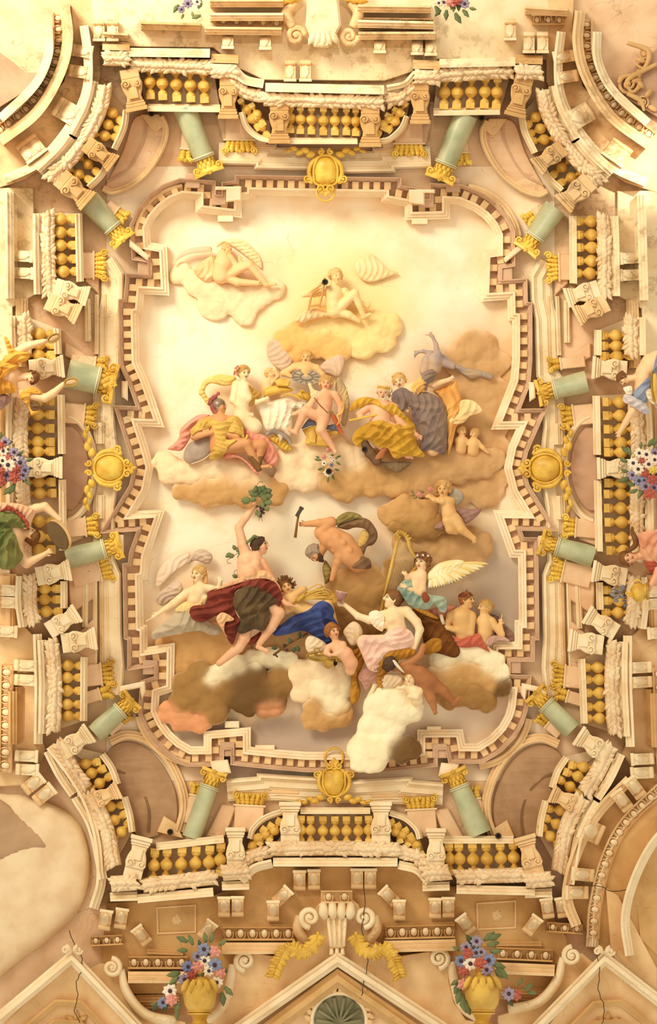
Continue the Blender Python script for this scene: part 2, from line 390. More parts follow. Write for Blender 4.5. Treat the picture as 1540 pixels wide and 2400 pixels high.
GREEN = M('green_marble', '#C6C59E', '#97A07C', rough=.4, scale=3.5, var=.9, spec=.4)
LEAFST = M('leaf_carving_stone', '#F5DDB6', '#DDB98C', stain=.9, bump=.2)
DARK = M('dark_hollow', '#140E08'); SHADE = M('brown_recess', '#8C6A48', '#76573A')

# ------------------------------------------------------------ sky panel and vault
def sky_material():
    m = bpy.data.materials.new('painted_sky'); m.use_nodes = True; MATS['painted_sky'] = m; nt = m.node_tree; b = nt.nodes['Principled BSDF']
    b.inputs['Roughness'].default_value = .9; b.inputs['Specular IOR Level'].default_value = .1
    pos = node(nt, 'ShaderNodeNewGeometry').outputs['Position']
    nz = node(nt, 'ShaderNodeTexNoise'); nz.inputs['Scale'].default_value = .9; nz.inputs['Detail'].default_value = 5; nt.links.new(pos, nz.inputs['Vector'])
    wv = node(nt, 'ShaderNodeVectorMath', operation='MULTIPLY_ADD'); nt.links.new(nz.outputs['Color'], wv.inputs[0]); wv.inputs[1].default_value = (1.3, 1.3, 0)
    sb = node(nt, 'ShaderNodeVectorMath', operation='SUBTRACT'); nt.links.new(pos, sb.inputs[0]); sb.inputs[1].default_value = (.65, .65, 0)
    nt.links.new(sb.outputs[0], wv.inputs[2]); wp = wv.outputs[0]
    col = mix(nt, ramp(nt, noise(nt, 1.3, 6, pos), .4, .7), '#FFF0D4', '#FBDDB4')
    for x, y, rx, ry, lo, hi, hx, am in ((1130, 960, 190, 260, .3, 1.15, '#D8A96F', .95), (1190, 1380, 120, 150, .4, 1.1, '#B7A08C', .9), (1060, 1240, 130, 110, .3, 1.1, '#D2A873', .6),
            (640, 1740, 280, 70, .4, 1.1, '#BFA794', .95), (1130, 1690, 130, 60, .4, 1.1, '#E6CDB8', .8), (860, 1700, 200, 70, .3, 1.1, '#C9B29C', .8), (400, 1560, 130, 90, .3, 1.1, '#E7BB7C', .8),
            (790, 700, 260, 190, .2, 1.15, '#FBE0A0', .9), (780, 790, 190, 110, .3, 1.1, '#F4C87C', .5), (530, 650, 170, 110, .4, 1.15, '#F5CFA0', .6), (700, 1270, 190, 110, .3, 1.1, '#FFF4D4', .95)):
        w = mul(nt, 1., ramp(nt, spotmask(nt, wp, (x - CX) * S, (y - CY) * S, rx * S, ry * S), lo, hi), 'SUBTRACT')
        col = mix(nt, mul(nt, w, am), col, hx)
    v = node(nt, 'ShaderNodeTexVoronoi', feature='DISTANCE_TO_EDGE'); v.inputs['Scale'].default_value = 1.9; nt.links.new(wp, v.inputs['Vector'])
    cm = mul(nt, mul(nt, 1., ramp(nt, v.outputs['Distance'], 0, .008), 'SUBTRACT'), ramp(nt, noise(nt, .7, 3, pos), .48, .62))
    col = mix(nt, mul(nt, cm, .4), col, '#B98A58'); nt.links.new(col, b.inputs['Base Color'])
sky_material()
CROWN_L = [(745, 461), (598, 458), (598, 467), (567, 470), (567, 511), (458, 498), (458, 468), (429, 466), (405, 475), (381, 493), (362, 515), (352, 536), (354, 568),
    (391, 574), (397, 693), (338, 690), (334, 738), (325, 740), (327, 845), (345, 885), (386, 1002), (332, 1000), (345, 1040), (360, 1094), (348, 1154), (322, 1197), (388, 1193),
    (349, 1306), (345, 1358), (335, 1360), (337, 1463), (346, 1466), (346, 1516), (410, 1506), (408, 1620), (374, 1631), (372, 1664), (385, 1692), (402, 1715), (424, 1735), (449, 1749),
    (477, 1749), (477, 1714), (588, 1704), (588, 1750), (644, 1756), (720, 1762)]
CROWN_R = [(905, 1762), (978, 1754), (978, 1710), (1085, 1709), (1091, 1742), (1118, 1742), (1147, 1724), (1170, 1700), (1184, 1675), (1190, 1655), (1193, 1628), (1149, 1626), (1149, 1503),
    (1206, 1503), (1206, 1453), (1216, 1453), (1214, 1307), (1195, 1307), (1155, 1195), (1221, 1196), (1196, 1155), (1181, 1096), (1192, 1045), (1209, 1006), (1150, 1007), (1196, 890), (1200, 842),
    (1200, 752), (1190, 751), (1189, 703), (1127, 707), (1131, 587), (1160, 583), (1160, 553), (1150, 532), (1132, 511), (1108, 494), (1075, 480), (1055, 479), (1055, 513), (948, 516), (948, 484), (893, 474), (893, 463)]
CROWN = np.array(CROWN_L + CROWN_R, float)
def grid_mesh(x0, x1, y0, y1, st, keep=None, h=0.):
    xs, ys = np.arange(x0, x1 + .1, st), np.arange(y0, y1 + .1, st); X, Y = np.meshgrid(xs, ys); V = np.c_[X.ravel(), Y.ravel(), np.full(X.size, h)]
    n = len(xs); cx, cy = np.meshgrid((xs[:-1] + xs[1:]) / 2, (ys[:-1] + ys[1:]) / 2); k = np.ones(cx.size, bool) if keep is None else keep(np.c_[cx.ravel(), cy.ravel()])
    I = np.arange(cx.size)[k]; r, c = I // (n - 1), I % (n - 1); a = r * n + c
    q = np.stack([a, a + 1, a + n + 1, a + n], 1); u, inv = np.unique(q, return_inverse=True); V = V[u]
    top = inv.reshape(-1, 4); m = len(V); B = V.copy(); B[:, 2] -= 14
    return np.vstack([V, B]), [tuple(t) for t in top.tolist()] + [tuple(int(i) + m for i in t[::-1]) for t in top.tolist()]
hole = offset(CROWN, 22)
vault = obj('ceiling', grid_mesh(-260, 1800, -260, 2660, 14, lambda X: ~inside(X, hole), -4), PINK, kind='structure')
obj('painted_sky', grid_mesh(250, 1300, 390, 1830, 15, None, -3), 'painted_sky', vault, smooth=True, label='painted cream and golden sky panel with hairline cracks')

# ------------------------------------------------------------ crown cornice round the sky
crown = thing('trim_1', 'stepped cream crown cornice with dentils framing the painted sky', None, (770, 440, 0), kind='structure')
obj('fascia', sweep(CROWN, [(2, -2), (0, 8), (0, 22), (5, 24), (7, 28), (12, 29), (14, 34), (19, 35), (19, -2)], True), CREAM, crown, smooth=False)
obj('dentil_bed', sweep(CROWN, [(18, -2), (18, 14), (38, 14), (38, -2)], True), MAUVE, crown, smooth=False)
obj('bed_moulding', sweep(CROWN, [(37, -2), (37, 24), (40, 26), (40, 31), (44, 32), (45, 37), (48, 38), (48, -2)], True), MAUVE, crown, smooth=False)
def unit2(v): return np.array(v, float) / (np.hypot(*v) + 1e-9)
def along(P, gap, closed=False, first=.5):
    P = np.asarray(P, float); Q = np.vstack([P, P[:1]]) if closed else P; out = []
    e = np.diff(Q, axis=0); L = np.linalg.norm(e, axis=1)
    for i in range(len(e)):
        k = max(1, int(round(L[i] / gap))) if L[i] > gap * .6 else 0
        for j in range(k): out.append((Q[i] + e[i] * (j + first) / k, e[i] / L[i]))
    return out
def smooth_path(P):      # merge short edges so that the arches carry evenly spaced blocks
    return P
for p, t in along(offset(CROWN, 28), 27, True):
    obj('dentil', place(box(-9, 10, -8, 8, 10, 27, 1.5), p, (t[1], -t[0])), STONE, crown, smooth=False)
for q in ((527, 1690, 561, 1706), (1000, 1702, 1034, 1712), (510, 505, 547, 520), (965, 511, 1003, 526), (598, 1746, 644, 1757), (905, 1752, 946, 1763)):
    obj('cap_block', prism([(q[0], q[1]), (q[2], q[1]), (q[2], q[3]), (q[0], q[3])], -1, 26), CREAM, crown, smooth=False)

for x, y in ((513, 464), (1000, 470), (533, 1756), (1031, 1760), (340, 630), (352, 1564), (1184, 642), (1204, 1562), (452, 424), (1062, 434)): obj('block_core', prism([(x - 17, y - 17), (x + 17, y - 17), (x + 17, y + 17), (x - 17, y + 17)], -2, 33), MAUVE, crown, smooth=False)
# ------------------------------------------------------------ frieze and architrave bands, mirrored left / right
BAND = [(0, -1), (0, 16), (4, 17), (5, 21), (11, 21), (12, 25), (16, 25), (17, 21), (22, 20), (23, 15), (29, 15), (29, -1)]
THIN = [(0, -1), (0, 10), (2, 12), (5, 12), (6, 9), (9, 9), (10, 6), (12, -1)]
def band(par, P, prof=BAND, mat=STONE_L, s=1.0, name='moulding', closed=False): return obj(name, sweep(P, [(o * s, h) for o, h in prof], closed), mat, par, smooth=False)
ent = thing('trim_2', 'banded frieze mouldings behind the gilded capitals', None, (262, 1450, 0), kind='structure')
for TX in (None, mir):
    band(ent, [(244, 1346), (244, 1560)], THIN, STONE); band(ent, [(228, 1350), (228, 1560)], THIN, STONE_L)
    band(ent, [(250, 690), (250, 840)], THIN, STONE); band(ent, [(232, 690), (232, 830)], THIN)
    band(ent, [(735, 372), (600, 370), (600, 363), (540, 362)], THIN)
    band(ent, [(248, 990), (248, 1040)], BAND, STONE_L, .8); band(ent, [(248, 1160), (248, 1215)], BAND, STONE_L, .8)
    band(ent, [(612, 1866), (650, 1866), (720, 1872)], THIN)
    for arch in ([(764, 400), (596, 397), (596, 388), (512, 386)], [(266, 600), (290, 640), (290, 700), (282, 745), (282, 880), (270, 900), (270, 1000), (282, 1094), (270, 1188), (270, 1312), (284, 1345), (286, 1490), (292, 1560), (286, 1630)], [(530, 1826), (602, 1820), (602, 1812), (700, 1818), (786, 1822)]):
        obj('architrave', sweep(arch, [(0, -1), (0, 20), (3, 22), (4, 27), (10, 28), (11, 22), (15, 21), (16, 18), (30, 17), (31, 13), (34, 13), (35, 10), (48, 9), (49, 6), (52, 6), (52, -1)]), STONE_L, ent, smooth=False)
    # impost blocks over the capitals, and their frieze returns
    for P in ([(505, 437), (566, 437), (566, 470), (530, 474), (530, 446), (505, 446)], [(303, 560), (350, 600), (346, 612), (303, 578)], [(285, 893), (300, 893), (300, 940), (285, 930)],
              [(276, 1252), (290, 1254), (290, 1296), (276, 1290)], [(282, 1608), (340, 1596), (342, 1622), (332, 1640), (328, 1612), (282, 1622)], [(492, 1784), (534, 1780), (542, 1812), (500, 1816)]):
        obj('impost_block', prism(P, -1, 44, 3), CREAM, ent, smooth=False)
    # wall panels between the pilasters
    for P in ([(165, 1500), (224, 1446), (224, 1560), (205, 1580), (165, 1610)], [(160, 1352), (224, 1330), (224, 1400), (165, 1440)], [(150, 1236), (196, 1214), (196, 1262), (150, 1280)],
              [(150, 960), (196, 975), (196, 1000), (150, 985)], [(152, 800), (215, 840), (215, 865), (152, 835)], [(505, 270), (560, 270), (570, 330), (522, 330)], [(600, 275), (630, 330), (612, 360), (590, 330)],
              [(520, 1885), (555, 1890), (528, 1962), (480, 1962)], [(566, 1895), (600, 1895), (580, 1920), (548, 1950)], [(196, 600), (232, 640), (232, 690), (200, 660)]):
        obj('wall_panel', prism(P, -1, 8, 3), PINK, ent, smooth=False)
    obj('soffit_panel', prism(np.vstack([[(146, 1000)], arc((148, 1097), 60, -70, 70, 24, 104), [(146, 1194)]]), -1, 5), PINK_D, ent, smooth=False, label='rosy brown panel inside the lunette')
    band(ent, arc((148, 1097), 68, -82, 82, 30, 118), [(0, -1), (0, 14), (-4, 18), (-8, 18), (-9, 14), (-14, 13), (-15, -1)], STONE_L)
    # corner niches under the arches
    band(ent, [(312, 1360), (312, 1500)], THIN, MAUVE); band(ent, [(310, 745), (312, 850)], THIN, MAUVE); band(ent, [(208, 1352), (206, 1470)], THIN, STONE_L, 1.4); band(ent, [(212, 700), (214, 800)], THIN, STONE_L, 1.4); band(ent, [(268, 1346), (268, 1556)], THIN, CREAM, .8); band(ent, [(268, 700), (268, 846)], THIN, CREAM, .8); band(ent, [(640, 350), (560, 348)], THIN, STONE, 1.2); band(ent, [(690, 388), (560, 384)], THIN, STONE, 1.1); band(ent, [(560, 1850), (700, 1854)], THIN, STONE, 1.2); band(ent, [(690, 1792), (600, 1786)], THIN, MAUVE, 1.1)
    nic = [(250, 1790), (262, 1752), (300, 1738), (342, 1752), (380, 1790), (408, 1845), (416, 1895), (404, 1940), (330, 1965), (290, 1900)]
    obj('niche_panel', prism(catmull(nic, 4, True), -1, 4), M('niche_shade_plaster', '#B8936F', '#A07C5A', cracks=.6), ent, smooth=False, label='shaded brown panel of the corner niche')  # niche shade put into the colour as a darker pink plaster
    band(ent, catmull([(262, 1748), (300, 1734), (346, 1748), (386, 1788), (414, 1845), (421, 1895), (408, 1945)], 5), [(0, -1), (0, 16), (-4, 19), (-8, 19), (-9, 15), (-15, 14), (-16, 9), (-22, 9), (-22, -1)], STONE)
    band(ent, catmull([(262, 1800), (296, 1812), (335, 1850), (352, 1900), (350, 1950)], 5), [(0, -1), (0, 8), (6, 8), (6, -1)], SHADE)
    band(ent, arc((462, 1650), 148, 97, 168, 20), [(0, -1), (0, 18), (6, 20), (8, 26), (15, 26), (16, 18), (24, 18), (24, -1)], STONE)
    obj('niche_panel', prism(catmull([(312, 282), (340, 268), (375, 272), (394, 300), (386, 345), (352, 402), (306, 440), (264, 452), (244, 444), (290, 350)], 4, True), -1, 4), PINK, ent, smooth=False)
    band(ent, catmull([(384, 270), (396, 300), (388, 345), (354, 404), (306, 443), (262, 457), (238, 448)], 5), [(0, -1), (0, 16), (4, 19), (8, 19), (9, 14), (15, 14), (15, -1)], STONE)
    band(ent, catmull([(340, 270), (344, 305), (330, 350), (300, 400), (252, 428)], 5), [(0, -1), (0, 8), (5, 8), (5, -1)], MAUVE)
    band(ent, arc((445, 562), 140, 186, 262, 20), [(0, -1), (0, 18), (6, 20), (8, 26), (15, 26), (16, 18), (24, 18), (24, -1)], STONE)
    obj('gable_block', prism([(368, 1950), (384, 1912), (412, 1930), (430, 1965)], -1, 16), STONE, ent, smooth=False)
    obj('gable_block', prism([(330, 268), (372, 268), (390, 292), (365, 310), (352, 300)], -1, 12), STONE, ent, smooth=False)
TX = None

# ------------------------------------------------------------ columns, capitals, pilasters
def capital_geo(w=24, L=34):
    "local, root at a=0 (necking) rising to a=L; returns bell, leaves, volutes, abacus"
    bell = lathe((0, 0, 0), (L * .86, 0, 0), [(0, w * .8), (.3, w * .82), (.7, w * .95), (1, w * 1.2)], 16)
    leaves = []
    for k, (r, l, a0) in enumerate(((w * .82, L * .5, 0), (w * .9, L * .45, L * .3))):
        for j in range(7):
            t = math.radians(-90 + (j + .5 * k) * 30); b, h = r * math.sin(t), r * math.cos(t)
            if h < -2: continue
            v, f = leaf(l, w * .24, 3.5, 3); v[:, 1] = v[:, 1] * max(.35, math.cos(t)); v = v + (a0, b, h); leaves.append((v, f))
    vol = [place(spiral(w * .42, 1.5, w * .13, 0, s, 0 if s > 0 else math.pi), (0, 0)) for s in (1, -1)]
    vs = [((v[0] + (L * .66, s * w * 1.12, w * .72)), v[1]) for v, s in zip(vol, (1, -1))]
    aba = prism([(L * .84, -w * 1.45), (L * 1.08, -w * 1.5), (L * 1.0, 0), (L * 1.08, w * 1.5), (L * .84, w * 1.45), (L * .78, 0)], -w, w * 1.15)
    ros = place(flower(w * .3, 6), (L * .95, 0), (1, 0), 1, w * 1.2)
    return bell, leaves, vs, aba, ros
def capital(par, p, d, w, L, mat, h):
    bell, leaves, vs, aba, ros = capital_geo(w, L)
    cap = obj('capital', place(bell, p, d, 1, h), mat, par, smooth=50)
    for g in leaves: obj('acanthus_leaf', place(g, p, d, 1, h), mat, cap)
    for g in vs: obj('volute', place(g, p, d, 1, h), mat, cap)
    obj('abacus', place(aba, p, d, 1, h), mat, cap, smooth=False); obj('rosette', place(ros, p, d, 1, h), mat, cap)
def column(label, base, top, r0, r1, mat=GOLD, L=38, h=26):
    t = thing('column', label, 'column', (base[0], base[1], 0), 'green marble columns')
    b, e = np.array(base, float), np.array(top, float); d = e - b; n = d / np.linalg.norm(d)
    obj('shaft', lathe((*b, h), (*e, h), [(0, r0), (.3, r0), (1, r1)], 28), GREEN, t, smooth=50)
    p = e - n * 7; obj('astragal', lathe((*p, h), (*(e + n * 1), h), [(0, r1 + .5), (.12, r1 + 3), (.45, r1 + 3.4), (.55, r1 + .8), (.65, r1 + 3), (1, r1 + 2)], 28), M('pale_marble', '#E2DCBA', '#C9C39C', rough=.4), t, smooth=50)
    capital(t, e, d, r1, L, mat, h)
CQ = [((432, 252), (478, 370), 27, 24, 'top-left', GOLD_B), ((206, 466), (266, 536), 27, 21, 'upper left corner', GOLD_B), ((158, 876), (232, 893), 34, 32, 'left side upper', GOLD),
      ((155, 1310), (246, 1286), 25, 22, 'left side lower', GOLD_B), ((222, 1720), (284, 1664), 24, 20, 'lower left corner', GOLD), ((448, 1964), (491, 1842), 22, 21, 'bottom-left', GOLD)]
for base, top, r0, r1, w, mat in CQ:
    d = {'top-left': ' above the upper sky edge', 'upper left corner': ' beside a curved balustrade', 'left side upper': ' near the brass cymbals', 'left side lower': ' next to the tambourine',
         'lower left corner': ' beside a dark niche', 'bottom-left': ' behind the straight balustrade'}[w]
    column(f'green marble column with gilded capital, {w}{d}', base, top, r0, r1, mat)
for base, top, r0, r1, lb, mat in (((1093, 268), (1044, 386), 28, 24, 'top-right, above the upper sky edge', GOLD_B), ((1302, 486), (1252, 556), 27, 22, 'with mossy stain, upper right corner', GOLD_B),
      ((1376, 894), (1297, 913), 26, 22, 'right side upper, near the blue-sleeved woman', GOLD), ((1392, 1306), (1304, 1280), 25, 21, 'right side lower, pointing at the pink-clad woman', GOLD),
      ((1342, 1712), (1279, 1650), 24, 21, 'lower right corner beside a dark niche', GOLD), ((1125, 1956), (1076, 1842), 28, 22, 'bottom-right, behind the straight balustrade', GOLD)):
    column('green marble column with gilded capital, ' + lb, base, top, r0, r1, mat)
def pilaster(label, p, d, w, sl, mat, h=8, L=30):
    t = thing('pilaster', label, 'pilaster', (*p, 0), 'pink pilasters with gilded capitals')
    n = np.array(d, float) / np.hypot(*d)
    obj('shaft', place(box(-sl, 0, -w * .85, w * .85, -1, h + 8, 2), p, d), PINK, t, smooth=False); obj('astragal', place(box(-5, 0, -w * .95, w * .95, -1, h + 11, 2), p, d), STONE_L, t, smooth=False)
    c = obj('capital', place(merge(box(0, L * .9, -w * .8, w * .8, -1, h + 6, 2)), p, d), mat, t, smooth=False)
    for k in range(3):
        for j in range(max(2, int(w / 6))):
            nn = max(2, int(w / 6)); b = (j + .5) / nn * 2 * w - w; obj('acanthus_leaf', place(leaf(L * .55, w / nn * 1.05, 6, 3), p + n * (k * L * .22) + np.array((-n[1], n[0])) * b * (.82 + .08 * k), d, 1, h + 5 + k * 2), mat, c)
    for s in (-1, 1): obj('volute', place(spiral(w * .34 if w < 20 else 9, 1.5, 2.6, 0, s, 0), p + n * L * .75 + np.array((-n[1], n[0])) * s * w * .8, d, 1, h + 13), mat, c)
    obj('rosette', place(flower(6, 6), p + n * L * .8, d, 1, h + 15), mat, c)
pil = [((562, 330), (0, 1), 40, 62, 'top, left of the shield', GOLD_B), ((436, 352), (-.1, 1), 16, 70, 'outer side of the top-left column', GOLD_B), ((222, 622), (1, 0), 36, 60, 'below the upper left corner column', GOLD_B), ((275, 497), (.7, .5), 15, 30, 'above the upper left corner column', GOLD_B),
       ((226, 850), (1, .1), 16, 60, 'above the left upper column', GOLD), ((200, 972), (1, .1), 28, 50, 'between cymbals and left lunette', GOLD), ((203, 1234), (1, -.1), 26, 54, 'between left lunette and tambourine', GOLD_B),
       ((236, 1335), (1, -.25), 30, 70, 'under the left lower column', GOLD_B), ((240, 1580), (1, -.1), 30, 50, 'left, above the lower corner column', GOLD), ((236, 1626), (1, -.3), 17, 50, 'left, touching the lower corner column', GOLD), ((284, 1690), (.7, -.6), 14, 40, 'under the lower left corner column', GOLD),
       ((585, 1886), (.05, -1), 40, 66, 'bottom, left of the shield', GOLD), ((458, 1862), (.2, -1), 16, 70, 'outer side of the bottom-left column', GOLD)]
for TX, sd in ((None, 'left'), (mir, 'right')):
    for p, d, w, sl, lb, mat in pil:
        lb2 = lb if sd == 'left' else lb.replace('left', '§').replace('right', 'left').replace('§', 'right').replace('cymbals', 'blue-sleeved woman').replace('tambourine', 'pink-clad woman')
        pilaster(f'flat pink pilaster with gilded capital, {lb2}' + ('' if 'left' in lb or 'right' in lb2 else f' on the {sd}'), np.array(p, float), d, w, sl, mat)
TX = None

# ------------------------------------------------------------ gilded cartouches
def cartouche(label, p, d, s, mat, round_=False):
    t = thing('cartouche', label, 'shield', (*p, 0), 'gilded cartouches'); pl = lambda g, h=0: place(g, p, d, s, 32 + h)
    sh = [(-30, 0), (-26, 16), (-8, 27), (10, 27), (26, 17), (31, 0), (26, -17), (10, -27), (-8, -27), (-26, -16)] if round_ else [(-34, 0), (-30, 14), (-12, 24), (8, 25), (24, 22), (30, 8), (28, 0), (30, -8), (24, -22), (8, -25), (-12, -24), (-30, -14)]
    obj('backing', pl(pillow([(x * 1.22, y * 1.3) for x, y in sh], 8, -12, 10, 4)), mat, t)
    obj('shield', pl(pillow(sh, 14, 0, 24, 3)), mat, t)
    obj('rim', pl(tube(np.c_[catmull(sh, 5, True) * 1.06, np.full(len(sh) * 5, 4.)], 3, 8, 1, True)), mat, t)
    for k in (-1, 1):
        obj('side_scroll', pl(merge(tube(catmull([(-34, k * 14, 2), (-18, k * 32, 3), (4, k * 37, 4), (24, k * 30, 4), (22, k * 40, 5)], 5), [3, 5, 5, 4, 2]), ((lambda g: (g[0] + (16, k * 40, 4), g[1]))(spiral(8, 1.2, 3, 0, k, 0))))), mat, t)
        obj('crown_scroll', pl((lambda g: (g[0] + (38, k * 12, 6), g[1]))(spiral(9, 1.4, 3.2, 0, -k, 0))), mat, t)
        obj('foot_scroll', pl((lambda g: (g[0] + (-44, k * 11, 4), g[1]))(spiral(7, 1.3, 3, 0, k, 3.1))), mat, t)
        for j in range(5):
            obj('husk_leaf', pl(place(leaf(22 - j, 9 - j, 5, 3), (-40 - j * 2 - (j % 2) * 3, k * (24 + j * 13)), (-.25 if j % 2 else .3, k), 1, 0)), mat, t)
    obj('crown_shell', pl(place(flower(13, 5, 3, 2), (46, 0), (1, 0), 1, 6)), mat, t)
    return t, pl
c1, pl = cartouche('bright gilded shield with ring at its tip, top centre over the sky', (763, 402), (0, 1), 1.05, GOLD_B)
obj('hanging_ring', pl(tube(np.c_[arc((46, 0), 20, 0, 360, 30)[:-1], np.full(29, 4.)], 2.4, 8, 1, True)), GOLD_B, c1)
c2, pl = cartouche('golden shield with open ring finial, bottom centre above the curved balcony', (783, 1832), (0, -1), .98, GOLD)
obj('finial_ring', pl(tube(np.c_[arc((58, 0), 22, 0, 360, 30)[:-1], np.full(29, 4.)], 3, 8, 1, True)), GOLD, c2)
cartouche('golden round shield on the left wall facing the stone lunette', (256, 1097), (1, 0), 1.1, GOLD_B, True)
cartouche('golden round shield on the right wall facing the brown lunette', (1279, 1098), (-1, 0), 1.15, GOLD, True)

# ------------------------------------------------------------ balustrades
def baluster(par, p, d, s, bc=BAL, h=34):
    b = obj('baluster', place(lathe((-24, 0, 0), (27, 0, 0), [(0, 7), (.05, 8), (.1, 8), (.13, 5), (.2, 5), (.25, 9), (.33, 13), (.45, 15.4), (.58, 14.4), (.7, 9.5), (.78, 5.5), (.82, 5.5), (.86, 9), (.92, 10.5), (1, 11)], 16), p, d, s, h), bc, par, smooth=40)
    obj('top_block', place(box(26, 41, -10.5, 10.5, -9, 12), p, d, s, h), bc, b, smooth=False)
    obj('foot_block', place(box(-38, -23, -9.5, 9.5, -9, 10), p, d, s, h), BAL_L, b, smooth=False)
RAIL = [(-9, 0), (-9, 36), (-5, 40), (-3, 46), (3, 46), (5, 50), (9, 50), (9, 0)]
CORN = [(-10, 0), (-10, 48), (-4, 50), (-3, 56), (4, 57), (5, 63), (11, 63), (11, 0)]
def garland(par, P, r, h, seed):
    P = np.asarray(P, float); rs = random.Random(seed); Q = catmull(P, 5) if len(P) > 2 else np.array([P[0] + (P[1] - P[0]) * i / 8 for i in range(9)])
    rope = obj('leaf_moulding', tube(np.c_[Q, np.full(len(Q), h)], r, 12), LEAFST, par)
    L = np.r_[0, np.cumsum(np.linalg.norm(np.diff(Q, axis=0), axis=1))]; n = max(2, int(L[-1] / 11))
    for i in range(n):
        for row in (-1, 0, 1):
            s = (i + .5 + .33 * row) / n * L[-1]; x, y = np.interp(s, L, Q[:, 0]), np.interp(s, L, Q[:, 1]); k = min(np.searchsorted(L, s), len(Q) - 1); t = Q[k] - Q[k - 1]; t = t / (np.hypot(*t) + 1e-9)
            nn = np.array((-t[1], t[0])); sg = 1 if s > L[-1] / 2 else -1; dd = t * sg * rs.uniform(.5, 1.1) + nn * row * .55 + nn * rs.uniform(-.3, .3)
            obj('leaf', place(leaf(rs.uniform(19, 26), rs.uniform(5.5, 8), 4, 3, rs.uniform(-5, 5), 7), (x + nn[0] * row * r * .5 - dd[0] * 9, y + nn[1] * row * r * .5 - dd[1] * 9), dd, 1, h + r * (.95 if row == 0 else .72)), LEAFST, rope)
def balustrade(label, rail, bals, gar, cor, s=1.0, r=17, hh=0, seed=0, closed_rail=None):
    c = np.mean(np.array(rail, float), 0); t = thing('balustrade', label, 'balustrade', (*c, 0), 'ochre balustrades round the vault')
    cr = lambda P: catmull(P, 5) if len(P) > 2 else np.asarray(P, float)
    if rail is not None: obj('rail', sweep(cr(rail), [(o * s, h + hh) for o, h in RAIL]), STONE_L, t, smooth=False)
    if gar is not None:
        A, B = cr(rail), cr(gar); B = B[::-1] if np.hypot(*(A[0] - B[-1])) < np.hypot(*(A[0] - B[0])) else B
        obj('shadow_lift_panel', prism(np.vstack([A, B[::-1]]), -2, 15 + hh, 1), M('pale_backing', '#F3DDB8', '#E6C7A0'), t, smooth=False)  # pale panel added behind the balusters to lessen their shadows
    for x, y, dx, dy in bals: baluster(t, np.array((x, y), float), (dx, dy), s, BAL, 34 + hh)
    if gar is not None: garland(t, gar, r, 40 + hh, seed)
    if cor is not None: obj('ledge', sweep(cr(cor), [(o, h + hh) for o, h in CORN]), STONE_L, t, smooth=False)
def pedestal(label, p, d, w=24, L=44, sc=1.0, h=0, mat=STONE_L, mat2=None):
    t = thing('pedestal', label, 'pedestal', (*p, 0), 'scrolled console pedestals of the balustrades'); pl = lambda g: place(g, p, d, sc, h)
    body = [(-L * .55, -w * .82), (-L * .3, -w * .95), (-L * .05, -w * .86), (L * .2, -w * .66), (L * .45, -w * .74), (L * .45, w * .74), (L * .2, w * .66), (L * .05 - L * .1, w * .86), (-L * .3, w * .95), (-L * .55, w * .82)]
    obj('body', pl(prism(body, -2, 58, 3)), mat, t, smooth=False)
    obj('base', pl(box(-L * .95, -L * .55, -w * .85, w * .85, -2, 54)), mat2 or mat, t, smooth=False)
    for a0, a1, ww, hh in ((.42, .52, .82, 61), (.52, .66, .9, 64), (.66, .84, 1.0, 68)): obj('cap_moulding', pl(box(L * a0, L * a1, -w * ww, w * ww, -2, hh)), mat, t, smooth=False)
    obj('panel', pl(prism([(-L * .2, -w * .4), (L * .32, -w * .45), (L * .32, w * .45), (-L * .2, w * .4)], 56, 62, 2)), mat, t, smooth=False)
    for k in (-1, 1): obj('volute', pl((lambda g: (g[0] + (-L * .33, k * w * .52, 61), g[1]))(spiral(w * .36, 1.4, w * .11, 0, k, 1.6))), mat, t)
def fan(c, pts): return [(x, y, c[0] - x, c[1] - y) for x, y in pts]
U, D_, R_, L_ = (0, -1), (0, 1), (1, 0), (-1, 0)
row = lambda pts, d: [(x, y, *d) for x, y in pts]
# bottom wall
balustrade('straight balustrade of seven balusters, bottom centre of the curved balcony', [(704, 1900), (868, 1900)], row([(706, 1946), (728, 1947), (757, 1948), (785, 1948), (812, 1948), (840, 1948), (864, 1946)], U), [(634, 1990), (786, 1988), (936, 1992)], [(640, 2020), (932, 2020)], .85, 18, 14, 1)
balustrade('curved balustrade, bottom centre, left wing of the bowed balcony', [(660, 1903), (620, 1918), (594, 1942), (586, 1966)], fan((720, 1800), [(643, 1947), (622, 1957), (604, 1965), (592, 1983)]), [(632, 1996), (590, 2008), (562, 2036)], [(638, 2024), (596, 2036), (566, 2066)], .8, 16, 8, 2)
balustrade('curved balustrade, bottom centre, right wing of the bowed balcony', [(914, 1905), (950, 1918), (976, 1942), (984, 1966)], fan((860, 1800), [(928, 1950), (945, 1958), (964, 1968), (976, 1982)]), [(938, 1998), (980, 2010), (1008, 2038)], [(934, 2026), (978, 2038), (1006, 2068)], .8, 16, 8, 3)
balustrade('straight balustrade of six balusters, bottom left beside the dark hook hole', [(366, 1984), (525, 1966)], row([(361, 2029), (390, 2027), (425, 2026), (458, 2024), (490, 2022), (516, 2016)], (.06, -1)), [(335, 2076), (505, 2056)], [(322, 2106), (500, 2090)], 1.0, 18, 6, 4)
balustrade('straight balustrade of six balusters, bottom right beside the dark hook hole', [(1036, 1968), (1204, 1968)], row([(1054, 2014), (1077, 2014), (1109, 2015), (1141, 2014), (1174, 2012), (1204, 2010)], (-.06, -1)), [(1070, 2056), (1232, 2050)], [(1070, 2084), (1254, 2088)], 1.0, 18, 6, 5)
